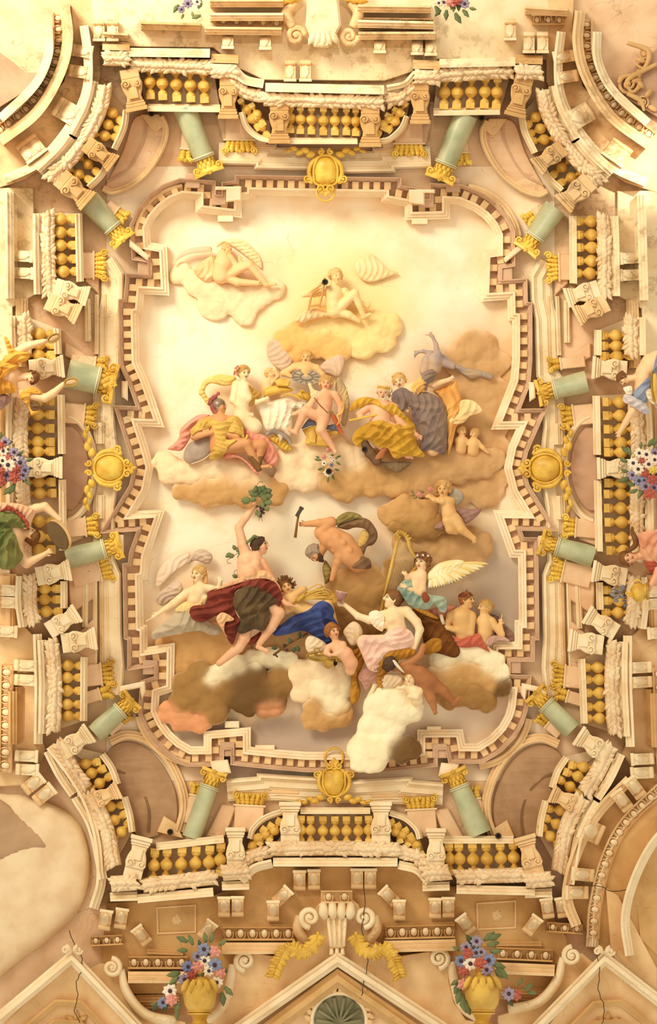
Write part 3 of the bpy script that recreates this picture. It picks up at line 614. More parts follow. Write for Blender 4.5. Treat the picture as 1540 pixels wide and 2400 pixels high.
for i, (p, w, q) in enumerate((((680, 1926), 26, 'bottom, left inner end of the bowed balcony'), ((893, 1926), 26, 'bottom, right inner end of the bowed balcony'), ((552, 1986), 24, 'bottom, left outer end of the bowed balcony'), ((1022, 1988), 24, 'bottom, right outer end of the bowed balcony'))):
    pedestal('cream scrolled pedestal, ' + q, p, U, w, 56, 1, 12)
pedestal('cream scrolled pedestal, bottom left corner before the straight balustrade', (322, 2006), (.25, -1), 26, 56, 1, 10); pedestal('tan scrolled pedestal, bottom right corner before the straight balustrade', (1242, 2004), (-.28, -1), 26, 56, 1, 10, STONE)
for P in ([(540, 2052), (500, 2056)], [(1040, 2056), (1072, 2052)]): pass
for x, y, lb in ((552, 2044, 'left'), (1022, 2046, 'right'), (290, 2070, 'far left corner'), (1262, 2062, 'far right corner')):
    t = thing('plinth', f'carved leafy plinth block under the bottom pedestal, {lb}', 'plinth', (x, y, 0), 'leafy plinth blocks'); garland(t, [(x - 30, y + 2), (x + 30, y - 2)], 19, 56, x); obj('ledge', sweep([(x - 32, y + 32), (x + 32, y + 30)], CORN), STONE_L, t, smooth=False)
# corner arcs at the bottom
for TX, sd in ((None, 'left'), (mir, 'right')):
    balustrade(f'curved balustrade in the lower {sd} corner, upper half', [(240, 1768), (262, 1800), (276, 1838)], fan((330, 1770), [(200, 1790), (214, 1812), (233, 1836)]), [(136, 1740), (166, 1800), (200, 1850)], [(112, 1760), (140, 1815), (172, 1862)], .9, 20, 0, 6)
    balustrade(f'curved balustrade in the lower {sd} corner, lower half', [(292, 1868), (304, 1910), (310, 1950)], fan((340, 1880), [(258, 1890), (268, 1922), (284, 1950)]), [(206, 1860), (244, 1930), (266, 2030)], [(176, 1868), (216, 1940), (242, 2060)], .9, 20, 0, 7)
    pedestal(f'scrolled pedestal in the lower {sd} corner splitting the curved balustrade', (246, 1866), (.85, -.4), 22, 44, 1, 8, STONE)
    pedestal(f'scrolled pedestal at the head of the lower {sd} curved balustrade', (180, 1738), (.8, -.55), 26, 46, 1, 8)
    balustrade(f'straight balustrade of five balusters on the lower {sd} wall', [(197, 1540), (196, 1690)], row([(159, 1560), (157, 1588), (157, 1619), (157, 1651), (159, 1678)], R_), [(120, 1500), (128, 1600), (124, 1714)], [(98, 1500), (102, 1600), (100, 1720)], .95, 18, 0, 8)
    pedestal(f'scrolled pedestal on the {sd} wall above the five-baluster balustrade', (188, 1502), (1, -.15), 27, 46, 1, 8)
    pedestal(f'stepped scrolled pedestal on the {sd} wall below the short balustrade', (150, 1456), (.8, -.5), 24, 46, 1, 4)
    balustrade(f'short balustrade of three balusters on the {sd} wall under the lower column', [(150, 1362), (150, 1426)], row([(104, 1380), (104, 1405), (108, 1433)], R_), [(72, 1350), (70, 1410), (78, 1462)], [(48, 1350), (46, 1410), (54, 1470)], .95, 17, 0, 9)
    pedestal(f'broad scrolled pedestal on the {sd} wall beside the lower column base', (128, 1343), (1, -.2), 26, 46, 1, 8)
    balustrade(f'balustrade of four balusters on the {sd} wall below the flower bouquet', [(146, 1124), (148, 1290)], row([(90, 1130), (92, 1156), (92, 1222), (92, 1258), (90, 1288)], R_) + ([(93, 1189, *R_)] if TX else []), [(52, 1110), (56, 1200), (58, 1310)], [(28, 1110), (28, 1200), (32, 1310)], 1.0, 17, 0, 10)
    pedestal(f'cream scrolled pedestal at the middle of the {sd} wall beside the bouquet', (105, 1096), R_, 26, 50, 1, 8)
    balustrade(f'balustrade on the {sd} wall above the flower bouquet', [(143, 925), (145, 1064)], row([(88, 940), (88, 972), (87, 1004), (88, 1036), (88, 1058)], R_), [(54, 920), (48, 1000), (50, 1075)], [(28, 920), (24, 1000), (26, 1080)], 1.0, 17, 0, 11)
    pedestal(f'cream scrolled pedestal on the {sd} wall beside the upper column base', (112, 862), (1, -.1), 27, 46, 1, 8)
    balustrade(f'short balustrade high on the {sd} wall above the upper column', [(134, 770), (136, 830)], row([(92, 783), (91, 808), (90, 832)], R_), [(56, 740), (58, 830)], [(32, 740), (34, 830)], 1.0, 17, 0, 12)
    pedestal(f'weathered stepped pedestal on the {sd} wall above the short balustrade', (150, 722), (1, .45), 26, 46, 1, 6, STONE)
    pedestal(f'weathered scrolled pedestal on the {sd} wall under five upper balusters', (170, 684), (1, .3), 24, 46, 1, 6)
    balustrade(f'straight balustrade of five balusters on the upper {sd} wall', [(184, 500), (188, 660)], row([(141, 513), (141, 545), (141, 575), (143, 607), (148, 636)], R_), [(112, 500), (112, 580), (116, 690)], [(88, 500), (88, 580), (90, 690)], 1.0, 17, 0, 13)
TX = None
# top wall
balustrade('straight balustrade of seven balusters, top centre against bright openings', [(678, 330), (838, 330)], row([(681, 277), (704, 279), (730, 280), (758, 282), (785, 282), (812, 282), (834, 284)], D_), [(618, 232), (760, 236), (898, 240)], [(622, 204), (900, 210)], .86, 17, 14, 14)
balustrade('curved balustrade, top centre, left wing of the upper balcony', [(566, 262), (578, 296), (604, 320), (632, 328)], fan((680, 400), [(578, 256), (590, 278), (602, 268), (612, 296)]), [(546, 190), (570, 214), (612, 226)], [(546, 158), (574, 186), (618, 196)], .8, 16, 8, 15)
balustrade('curved balustrade, top centre, right wing of the upper balcony', [(954, 272), (942, 300), (914, 326), (888, 332)], fan((840, 400), [(936, 263), (926, 284), (914, 278), (898, 292)]), [(970, 206), (946, 226), (906, 236)], [(974, 176), (950, 200), (908, 210)], .8, 16, 8, 16)
balustrade('straight balustrade of five balusters, top left beside the dark hook hole', [(346, 252), (516, 254)], row([(351, 192), (380, 194), (413, 197), (446, 199), (478, 201)], (.05, 1)), [(306, 150), (500, 158)], [(300, 122), (492, 124)], 1.0, 18, 6, 17)
balustrade('straight balustrade of five balusters, top right beside the dark hook hole', [(1016, 262), (1172, 260)], row([(1042, 216), (1072, 216), (1104, 214), (1137, 214), (1165, 216)], (-.05, 1)), [(1024, 176), (1200, 166)], [(1030, 148), (1208, 144)], 1.0, 18, 6, 18)
for p, w, q in (((655, 290), 26, 'top, left inner end of the upper balcony'), ((868, 298), 26, 'top, right inner end of the upper balcony'), ((535, 232), 24, 'top, left outer end of the upper balcony'), ((985, 244), 24, 'top, right outer end of the upper balcony')):
    pedestal('brown scrolled pedestal, ' + q, p, D_, w, 56, 1, 12, STONE_T)
pedestal('brown scrolled pedestal, top left corner before the straight balustrade', (312, 214), (.2, 1), 26, 56, 1, 10, STONE_T); pedestal('brown scrolled pedestal, top right corner before the straight balustrade', (1218, 228), (-.25, 1), 26, 56, 1, 10, STONE_T)
for x, y, lb in ((527, 166, 'left'), (1000, 180, 'right'), (272, 136, 'far left corner'), (1240, 168, 'far right corner')):
    t = thing('plinth', f'weathered leafy plinth block over the top pedestal, {lb}', 'plinth', (x, y, 0), 'leafy plinth blocks'); garland(t, [(x - 28, y), (x + 28, y + 2)], 18, 56, x); obj('ledge', sweep([(x - 32, y - 30), (x + 32, y - 28)], CORN), STONE_T, t, smooth=False)
for TX, sd in ((None, 'left'), (mir, 'right')):
    balustrade(f'curved balustrade in the upper {sd} corner, upper half', [(296, 258), (290, 300), (268, 350)], fan((330, 330), [(263, 264), (253, 292), (245, 318)]), [(246, 200), (232, 260), (196, 330)], [(222, 190), (206, 252), (172, 318)], .9, 19, 0, 19)
    balustrade(f'curved balustrade in the upper {sd} corner, lower half', [(254, 380), (236, 412), (208, 440)], fan((300, 470), [(206, 384), (184, 408)]), [(192, 336), (164, 372), (116, 420)], [(168, 322), (140, 358), (92, 404)], .9, 19, 0, 20)
    pedestal(f'scrolled pedestal in the upper {sd} corner splitting the curved balustrade', (236, 362), (.8, .6), 24, 46, 1, 8, STONE_T)
    pedestal(f'mossy scrolled pedestal at the foot of the upper {sd} curved balustrade', (176, 446), (.75, .65), 28, 50, 1, 8, STONE_T)
TX = None

# ------------------------------------------------------------ lower entablature: soffits, modillions, egg mouldings
low = thing('trim_3', 'lower entablature with tan soffits and banded mouldings round the picture edge', None, (786, 2100, 0), kind='structure')
def modillion(label, p, d, w=15, L=42, mat=STONE, h=20, sc=1.0):
    t = thing('modillion', label, 'bracket', (*p, 0), 'carved cornice brackets'); pl = lambda g: place(g, p, d, sc, h)
    n = 9; V, fs = [], []
    for i in range(n):
        u = i / (n - 1); a = -L / 2 + L * u; hh = 10 + 26 * (.5 + .5 * math.sin(math.pi * (u - .5))) - 6 * math.sin(2 * math.pi * u)
        V += [(a, -w, -4), (a, -w, hh), (a, w, hh), (a, w, -4)]
    for i in range(n - 1): fs += [(i * 4 + k, i * 4 + (k + 1) % 4, i * 4 + 4 + (k + 1) % 4, i * 4 + 4 + k) for k in range(4)]
    fs += [(3, 2, 1, 0), tuple((n - 1) * 4 + k for k in range(4))]
    obj('console', pl((np.array(V), fs)), mat, t, smooth=30)
    obj('abacus', pl(box(L * .42, L * .6, -w * 1.15, w * 1.15, -4, 40)), STONE_L, t, smooth=False)
    obj('scroll_roll', pl((lambda g: (g[0], g[1]))(lathe((-L * .46, -w, 6), (-L * .46, w, 6), [(0, 6), (.1, 7), (.9, 7), (1, 6)], 10))), mat, t, smooth=40)
    v, f = leaf(L * .82, w * .85, 3, 5); v[:, 0] -= L * .38; u = (v[:, 0] + L / 2) / L; v[:, 2] += 10 + 26 * (.5 + .5 * np.sin(np.pi * (u - .5))) - 6 * np.sin(2 * np.pi * u)
    obj('acanthus_leaf', pl((v, f)), STONE_L, t)
def eggs(label, P, r=11, gap=27, mat=STONE, h=28):
    P = np.asarray(P, float); P = catmull(P, 6) if len(P) > 2 else P; t = thing('egg_moulding', label, 'moulding', (*P[len(P) // 2], 0), 'egg-and-dart mouldings')
    obj('bed', sweep(P, [(-r * 1.5, 0), (-r * 1.5, h), (-r * 1.15, h + 5), (-r, h - 2), (r * .9, h - 6), (r * 1.1, h + 6), (r * 1.5, h + 8), (r * 1.5, 0)]), mat, t, smooth=False)
    Q = P; L = np.r_[0, np.cumsum(np.linalg.norm(np.diff(Q, axis=0), axis=1))]; n = max(1, int(L[-1] / gap))
    for i in range(n):
        s = (i + .5) / n * L[-1]; x, y = np.interp(s, L, Q[:, 0]), np.interp(s, L, Q[:, 1]); k = min(max(np.searchsorted(L, s), 1), len(Q) - 1); tg = Q[k] - Q[k - 1]; nn = (-tg[1], tg[0])
        g = ball((0, 0, 0), 1, 10, 6); v = g[0] * (r * 1.0, r * .72, r * .5)
        obj('egg', place((v, g[1]), (x, y), nn, 1, h), STONE_L, t)
        obj('shell', place(tube(np.c_[arc((2, 0), r * 1.15, -120, 120, 12, r * 1.0) * (1, 1), np.full(12, 1.)], 1.8, 6), (x, y), nn, 1, h), mat, t)
def slab(P, h0, h1, mat, name='soffit', par=None, bev=2., label=None): return obj(name, prism(P, h0, h1, bev), mat, par or low, smooth=False, label=label)
# bottom soffits and bands
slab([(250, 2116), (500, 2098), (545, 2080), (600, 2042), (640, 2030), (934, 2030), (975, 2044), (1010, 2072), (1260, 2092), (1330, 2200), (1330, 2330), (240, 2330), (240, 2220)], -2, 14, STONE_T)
for P in ([(520, 2222), (690, 2222)], [(900, 2218), (1068, 2214)], [(300, 2290), (440, 2290)], [(1160, 2268), (1300, 2274)]): band(low, P, CORN, STONE, 1.3, 'cornice_band')
for P in ([(250, 2334), (420, 2330)], [(1170, 2310), (1330, 2318)], [(520, 2160), (690, 2160)], [(900, 2158), (1066, 2154)], [(345, 2218), (430, 2222)], [(1130, 2200), (1270, 2200)]): band(low, P, BAND, STONE_T, 1.1, 'cornice_band')
eggs('egg-and-dart band left of the central console, bottom wall', [(522, 2188), (690, 2188)], 11, 27, STONE_T); eggs('egg-and-dart band right of the central console, bottom wall', [(902, 2186), (1066, 2182)], 11, 27, STONE_T)
eggs('egg-and-dart band behind the left flower urn', [(300, 2256), (440, 2256)], 10, 27, STONE_T); eggs('egg-and-dart band behind the right flower urn', [(1162, 2234), (1296, 2240)], 10, 27, STONE_T)
eggs('short egg-and-dart block above the central console', [(752, 2102), (826, 2102)], 10, 25, STONE, 46); eggs('short egg moulding, bottom left by the wall crack', [(212, 2206), (288, 2202)], 8, 22, STONE_T); eggs('short egg moulding, bottom right by the great arch', [(1282, 2172), (1366, 2178)], 8, 22, STONE_T)
for x, y, d, q in ((702, 2063, U, 'left outer of the bowed balcony pair'), (736, 2061, U, 'left inner of the bowed balcony pair'), (837, 2059, U, 'right inner of the bowed balcony pair'), (868, 2059, U, 'right outer of the bowed balcony pair'),
      (525, 2125, U, 'first of the pair under the left outer pedestal'), (557, 2124, U, 'second of the pair under the left outer pedestal'), (1020, 2128, U, 'first of the pair under the right outer pedestal'), (1051, 2126, U, 'second of the pair under the right outer pedestal'),
      (662, 2100, (.7, -.7), 'turned sideways, left of the console'), (640, 2134, U, 'lowest, left of the console'), (912, 2100, (-.7, -.7), 'turned sideways, right of the console'), (936, 2132, U, 'lowest, right of the console'),
      (247, 2156, (.15, -1), 'outer of the bottom left corner pair'), (284, 2152, (.15, -1), 'inner of the bottom left corner pair'), (332, 2192, (-.6, -.8), 'turned, beside the left rosette panel'), (486, 2180, (.6, -.8), 'turned, right of the left rosette panel'),
      (1283, 2128, (-.15, -1), 'inner of the bottom right corner pair'), (1318, 2126, (-.15, -1), 'outer of the bottom right corner pair'), (1092, 2166, (-.6, -.8), 'turned, left of the right rosette panel'), (1248, 2168, (.6, -.8), 'turned, right of the right rosette panel')):
    modillion('carved stone bracket, bottom wall, ' + q, (x, y), d, 14, 40, STONE, 22)
for x, y, s in ((414, 2156, 'left'), (1164, 2146, 'right')):
    t = thing('rosette_panel', f'sunk square panel with a small rosette, bottom {s} soffit', 'panel', (x, y, 0), 'rosette panels'); obj('frame', sweep([(x - 46, y - 28), (x + 44, y - 34), (x + 44, y + 28), (x - 44, y + 32)], [(-2, 12), (-2, 19), (2, 19), (2, 12)], True), STONE, t, smooth=False); obj('rosette', place(flower(15, 7, 2), (x, y), U, 1, 15), STONE, t)
# central console, volutes, gable and niche
slab([(552, 2258), (572, 2230), (640, 2240), (700, 2205), (745, 2120), (780, 2095), (810, 2095), (840, 2120), (880, 2205), (940, 2240), (1030, 2226), (1052, 2256), (1052, 2300), (1064, 2350), (1092, 2390), (1170, 2404), (1170, 2450), (430, 2450), (430, 2402), (482, 2392), (528, 2360), (545, 2310)], 8, 40, STONE, 'attic_wall')
slab([(236, 2258), (284, 2262), (302, 2325), (346, 2372), (436, 2396), (436, 2450), (300, 2450), (170, 2290)], 8, 38, STONE, 'attic_wall'); slab([(1364, 2234), (1318, 2240), (1302, 2300), (1256, 2352), (1166, 2380), (1166, 2450), (1290, 2450), (1420, 2280)], 8, 38, STONE, 'attic_wall')
t = thing('console', 'fluted keystone console at the head of the bottom gable', 'console', (790, 2180, 0)); 
obj('body', prism([(766, 2135), (814, 2135), (806, 2222), (774, 2222)], 20, 66, 4), STONE, t, smooth=False)
for i in range(4): obj('flute', tube([(757 + i * 22, 2118, 66), (759 + i * 20.5, 2140, 72), (762 + i * 19, 2150, 64)], [9, 12, 8], 10), STONE_L, t); obj('groove_rib', tube([(769 + i * 13.5, 2150, 66), (776 + i * 10, 2218, 66)], [4.5, 3.5], 8), STONE_L, t)
for i in range(3): obj('drop', tube([(777 + i * 13, 2222, 60), (777 + i * 13, 2238, 60)], [4, 6], 8), STONE_L, t)
for k, lb in ((-1, 'left'), (1, 'right')):
    cx = 790 + k * 63; t = thing('volute_bracket', f'large curled stone volute {lb} of the central console', 'volute', (cx, 2160, 0), 'console volutes')
    g = spiral(24, 1.5, 8, 0, -k, math.pi / 2 + (0 if k > 0 else 0)); obj('scroll', (g[0] + (cx, 2150, 60), g[1]), STONE_L, t)
    obj('stem', tube(catmull([(cx + k * 24, 2146, 50), (cx + k * 28, 2180, 48), (cx + k * 8, 2212, 46), (cx + k * 30, 2226, 42)], 6), [11, 13, 11, 9], 10), STONE, t)
    t = thing('acanthus_spray', f'gilded acanthus spray draped {lb} of the central console', 'ornament', (790 + k * 100, 2240, 0), 'gilded acanthus sprays')
    path = catmull([(790 + k * 44, 2184, 62), (790 + k * 50, 2210, 66), (790 + k * 80, 2236, 70), (790 + k * 112, 2222, 70), (790 + k * 134, 2250, 66), (790 + k * 150, 2292, 58)], 6)
    obj('stem', tube(path, [4, 8, 12, 10, 7, 3], 8), GOLD, t)
    rs = random.Random(5)
    for i in range(2, len(path) - 1):
        for q in (-1, 1):
            tg = path[i + 1] - path[i]; tg /= np.hypot(*tg[:2]); nn = np.array((-tg[1], tg[0])) * q
            obj('leaf', place(leaf(rs.uniform(16, 26), rs.uniform(5, 8), 5, 3, q * 4, 7), path[i][:2], tg[:2] * .6 + nn * rs.uniform(.5, 1), 1, path[i][2] + 4), GOLD, t)
for x, y, k, lb in ((574, 2252, -1, 'left'), (1029, 2246, 1, 'right')):
    t = thing('scroll_volute', f'cream spiral volute on the attic wall, {lb} of the gable', 'volute', (x, y, 0), 'attic spiral volutes'); g = spiral(24, 1.7, 7, 0, -k, math.pi / 2); obj('scroll', (g[0] + (x, y, 48), g[1]), STONE_L, t)
    obj('tail', tube(catmull([(x + k * 28, y + 8, 40), (x + k * 34, y + 50, 38), (x + k * 52, y + 110, 36), (x + k * 90, y + 140, 34)], 6), [9, 11, 12, 12], 10), STONE_L, t)
t = thing('gable', 'pointed stone gable over the leafy niche, bottom centre', 'gable', (792, 2320, 0), 'pointed gables')
GB = [(0, 20), (0, 52), (6, 56), (10, 64), (20, 66), (24, 58), (30, 54), (30, 20)]
for nm, dy, w, mt, hs in (('raking_cornice', 0, 1.0, STONE_L, 10), ('raking_band', 40, 1.25, STONE_T, 4)):
    obj(nm, sweep([(1080 - dy * .4, 2420 + dy), (791, 2230 + dy), (520 + dy * .4, 2420 + dy)], [(-o * w, h + hs) for o, h in GB]), mt, t, smooth=False)
obj('tympanum', prism([(791, 2250), (1060, 2440), (530, 2440)], 20, 44), STONE, t, smooth=False)
t = thing('niche', 'dark grey-green shell niche with a leafy frame, bottom edge of the picture', 'niche', (795, 2385, 0))
obj('hollow', prism(np.vstack([arc((795, 2392), 62, 180, 360, 24), [(857, 2440), (733, 2440)]]), 44, 50), M('niche_grey', '#98906E', '#787352'), t, smooth=False)
obj('frame', tube(np.c_[np.vstack([[(733, 2430)], arc((795, 2392), 64, 180, 360, 24), [(859, 2430)]]), np.full(26, 52.)], 5, 8), STONE_L, t)
for i in range(15):
    a = math.radians(180 + i * 180 / 14); obj('leaf', place(leaf(22, 7, 4, 3, 4, 7), (795 + 66 * math.cos(a), 2392 + 66 * math.sin(a)), (math.cos(a + .5), math.sin(a + .5)), 1, 54), STONE, t)
    if i % 2 == 0: obj('shell_rib', tube([(795, 2400, 52), (795 + 54 * math.cos(a), 2392 + 54 * math.sin(a), 52)], [3, 5], 7), M('niche_grey'), t)
# corner gables
for ax, ay, l, r, lb in ((169, 2225, (-40, 2400), (352, 2420), 'left, split by a long crack'), (1416, 2228, (1228, 2420), (1600, 2372), 'right, under the great arch')):
    t = thing('gable', 'pointed panelled gable, bottom ' + lb, 'gable', (ax, 2330, 0), 'pointed gables')
    obj('raking_cornice', sweep([r, (ax, ay), l], [(-o * .9, h + 14) for o, h in GB]), STONE_L, t, smooth=False)
    obj('tympanum', prism([(ax, ay + 16), (r[0] - 10, r[1] + 30), (l[0] + 10, l[1] + 40)], 20, 50), STONE, t, smooth=False)
    for k, w in ((64, 1.3), (98, 1.0)):
        q = offset([r, (ax, ay), l], -k, False); u0, u1 = unit2(q[0] - q[1]), unit2(q[2] - q[1])
        obj('panel_moulding', sweep([q[0], q[1] + u0 * 46, q[1] + u0 * 30 + u1 * 30 * 0 + (0, 10), q[1] + u1 * 30 + (0, 10), q[1] + u1 * 46, q[2]], [(-o * w, h) for o, h in ((0, 46), (0, 60), (4, 63), (8, 60), (12, 58), (13, 46))]), STONE_T, t, smooth=False)
    obj('inner_panel', prism([offset([r, (ax, ay), l], -112, False)[1] + (0, 14), (r[0] - 90, r[1] + 90), (l[0] + 90, l[1] + 90)], 46, 53), STONE_T, t, smooth=False)
    for q in (-1, 1):
        g = spiral(9, 1.3, 4, 0, q, 0); obj('finial_scroll', (g[0] + (ax + q * 15, ay + 2, 82), g[1]), STONE_L, t); obj('finial_leaf', place(leaf(22, 7, 5, 3), (ax + q * 5, ay + 6), (q * .4, -1), 1, 84), STONE_L, t)
    obj('panel_leaf', place(merge(*[place(leaf(34, 9, 5, 3), (0, 0), (math.cos(a), math.sin(a))) for a in (-.9, 0, .9)]), (ax + 10, ay + 176), U, 1, 52), STONE_T, t)
for x, y, k, lb in ((262, 2268, 1, 'left'), (1341, 2240, -1, 'right')):
    t = thing('scroll_volute', f'small cream spiral volute on the shoulder of the bottom {lb} gable', 'volute', (x, y, 0), 'gable shoulder volutes'); g = spiral(22, 1.6, 7, 0, k, -1.6); obj('scroll', (g[0] + (x, y, 56), g[1]), STONE_L, t)
    obj('tail', tube(catmull([(x + k * 22, y + 4, 50), (x + k * 36, y + 60, 46), (x + k * 80, y + 110, 44), (x + k * 150, y + 126, 42)], 6), [8, 12, 13, 12], 10), STONE_L, t)
# great arches in the four corners
ar = thing('trim_4', 'concentric corner arches with carved mouldings', None, (1480, 2080, 0), kind='structure')
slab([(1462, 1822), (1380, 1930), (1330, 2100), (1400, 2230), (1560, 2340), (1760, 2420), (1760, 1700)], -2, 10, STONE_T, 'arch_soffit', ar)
A1 = [(1476, 1828), (1400, 1908), (1352, 2000), (1330, 2100), (1352, 2170)]; A2 = [(1560, 1868), (1480, 1940), (1430, 2030), (1408, 2120), (1402, 2220)]; A3 = [(1580, 1905), (1512, 1962), (1462, 2050), (1440, 2150), (1446, 2240)]
band(ar, catmull(A1, 6), CORN, STONE, 1.2, 'arch_band'); band(ar, catmull(A2, 6), BAND, STONE_L, 1.0, 'arch_band'); band(ar, catmull([(1620, 1900), (1540, 1966), (1490, 2056), (1466, 2150), (1476, 2240)], 6), CORN, STONE_L, 1.0, 'arch_band')
eggs('curved egg moulding of the great arch, bottom right corner', [(1556, 1842), (1466, 1930), (1420, 2020), (1396, 2120), (1390, 2200)], 10, 26, STONE, 24)
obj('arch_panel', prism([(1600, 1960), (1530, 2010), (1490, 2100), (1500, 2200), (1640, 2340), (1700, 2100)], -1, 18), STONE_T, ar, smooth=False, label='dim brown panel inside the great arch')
for k in (0, 22): band(ar, [(1580 + k, 1990 + k), (1530 + k, 2036 + k), (1490 + k, 2104), (1500 + k, 2160), (1560 + k, 2250)], THIN, STONE_T, 1.2, 'panel_moulding')
obj('strip_panel', prism([(1420, 2080), (1450, 2100), (1540, 2270), (1540, 2330), (1450, 2270), (1432, 2230)], 6, 26), STONE, ar, smooth=False)
for x, y, d, q, w in ((1386, 1948, (-.9, -.4), 'scrolled, middle of the bottom right arch', 24), (1366, 2050, (-1, -.1), 'first of the low pair on the bottom right arch', 15), (1352, 2092, (-1, 0), 'second of the low pair on the bottom right arch', 15), (1488, 1846, (-.6, -.8), 'high on the bottom right arch, first of two', 15), (1458, 1876, (-.6, -.8), 'high on the bottom right arch, second of two', 15)):
    modillion('carved stone bracket, ' + q, (x, y), d, w, 46, STONE, 24)
# plain plastered arch at the lower left with its shadow laid on as a brown piece
pl_ = obj('repaired_plaster', pillow([(-80, 1900), (20, 1862), (110, 1880), (180, 1924), (206, 1990), (208, 2060), (186, 2130), (140, 2180), (60, 2240), (-80, 2310)], 22, 8, 60, 9), M('bare_plaster', '#EFD7B0', '#E0C096'), ar, label='patch of bare repaired plaster without painting')
obj('plaster_shadow', pillow([(-80, 1860), (-20, 1862), (60, 1920), (120, 1990), (60, 1996), (-80, 2040)], 8, 26, 40, 8), M('bare_plaster_shade', '#C09C78', '#AE8A68'), ar, label='grey-brown shadow on the bare plaster, built as a curved piece')
band(ar, catmull([(118, 1748), (166, 1812), (206, 1880), (230, 1960), (238, 2060), (220, 2130)], 6), CORN, STONE_L, 1.1, 'arch_band')
for x, y, d, q in ((78, 1836, (.75, -.6), 'first on the lower left arch'), (104, 1862, (.75, -.6), 'second on the lower left arch, beside bare plaster')): modillion('carved stone bracket, ' + q, (x, y), d, 15, 46, STONE, 20)
# upper corners
for TX, sd in ((None, 'left'), (mir, 'right')):
    slab([(-120, 300), (60, 300), (150, 190), (170, 60), (160, -60), (230, -60), (236, 180), (206, 262), (130, 370), (60, 420), (-120, 480)], -2, 12, STONE, 'arch_soffit', ar)
    band(ar, catmull([(196, 60), (206, 140), (200, 220), (160, 300), (90, 380), (10, 420)], 6), [(-o, h) for o, h in CORN], STONE_L, 1.0, 'arch_band')
    band(ar, catmull([(150, 10), (158, 90), (140, 170), (86, 262), (0, 330)], 6), [(-o, h) for o, h in CORN], STONE, 1.2, 'arch_band')
    band(ar, catmull([(112, 60), (112, 130), (80, 200), (0, 278)], 6), [(-o, h) for o, h in CORN], STONE_L, 1.0, 'arch_band')
    eggs(f'curved egg moulding of the great arch, upper {sd} corner', [(136, 30), (136, 120), (112, 186), (60, 256), (-10, 312)], 9, 25, STONE, 24)
    obj('arch_panel', prism([(-80, 60), (60, 170), (98, 170), (60, 214), (-80, 300)], -1, 16), PINK_D, ar, smooth=False, label='brown panel inside the corner arch')
    band(ar, [(-60, 70), (56, 172), (-60, 262)], THIN, STONE_T, 1.4, 'panel_moulding')
    modillion(f'scrolled stone bracket in the middle of the upper {sd} arch', (158, 262), (.85, .5), 24, 54, STONE_L, 22)
    for i, p in enumerate(((186, 168), (192, 120), (62, 356), (84, 340))): modillion(f'carved stone bracket, upper {sd} arch, ' + ('beside the scrolled one', 'nearest the picture top', 'lowest of the low pair', 'upper of the low pair')[i], p, (1, .15) if i < 2 else (.6, .8), 14, 44, STONE, 22)
TX = None
t = thing('rocaille', 'brown curling acanthus relief on the top right arch panel', 'ornament', (1480, 200, 0))
for cx, cy, R, k, a0 in ((1472, 196, 26, 1, 0), (1506, 238, 15, -1, 1), (1510, 128, 18, -1, 2)): g = spiral(R, 1.7, R * .2, 0, k, a0); obj('scroll', (g[0] + (cx, cy, 20), g[1]), STONE_T, t)
for q in ([(1470, 100), (1520, 120), (1510, 160), (1490, 150)], [(1540, 150), (1500, 170), (1470, 190), (1480, 215), (1500, 205)], [(1470, 220), (1500, 235), (1510, 260)], [(1450, 195), (1460, 180), (1490, 175)]): obj('scroll', tube(np.c_[catmull(q, 6), np.full((len(q) - 1) * 6 + 1, 22.)], [5, 7, 5, 3], 8), STONE_T, t)
for a in range(6): obj('leaf', place(leaf(26, 8, 5, 3, 5), (1490 + a * 6, 140 + a * 22), (math.cos(a * 1.3), math.sin(a * 1.3)), 1, 22), STONE_T, t)
# top wall entablature
slab([(230, 108), (500, 112), (560, 160), (620, 188), (900, 190), (960, 170), (1030, 138), (1280, 140), (1300, -60), (200, -60)], -2, 12, STONE_L)
for P, mt in (([(492, 40), (664, 40)], STONE_L), ([(838, 56), (1016, 60)], STONE_L), ([(492, 8), (664, 8)], STONE), ([(838, 20), (1010, 22)], STONE), ([(480, 72), (660, 74)], STONE), ([(840, 84), (1020, 84)], STONE), ([(240, 84), (300, 88)], STONE), ([(1230, 24), (1330, 30)], STONE), ([(330, 60), (470, 64)], STONE_T)): band(low, P, [(-o, h) for o, h in CORN], mt, .9, 'cornice_band')
eggs('egg-and-dart band, top wall left of the worn keystone', [(664, 52), (508, 46)], 10, 27, STONE); eggs('egg-and-dart band, top wall right of the worn keystone', [(1016, 58), (846, 56)], 10, 27, STONE); eggs('short egg moulding at the top right pilaster block', [(1324, 46), (1246, 46)], 8, 24, STONE)
for x, y, q, mt in ((534, 90, 'far left of the keystone', STONE_L), (622, 92, 'left of the keystone', STONE_L), (680, 166, 'first of the worn pair under the keystone', STONE), (716, 166, 'second of the worn pair under the keystone', STONE), (890, 100, 'right of the keystone', STONE), (978, 104, 'first of the pair right of the keystone', STONE), (1010, 106, 'second of the pair right of the keystone', STONE), (1240, 100, 'first of the pair near the top right arch', STONE_L), (1272, 100, 'second of the pair near the top right arch', STONE_L), (232, 72, 'first of the pair near the top left arch', STONE), (264, 72, 'second of the pair near the top left arch', STONE), (1196, 70, 'turned, near the top right flowers', STONE)):
    modillion('weathered carved bracket, top wall, ' + q, (x, y), D_, 13, 42, mt, 18)
t = thing('console', 'worn leafy keystone console at the top centre under the glare', 'console', (755, 80, 0))
obj('body', prism([(722, -30), (790, -30), (800, 60), (770, 112), (736, 110), (716, 60)], 10, 58, 5), STONE_L, t, smooth=False)
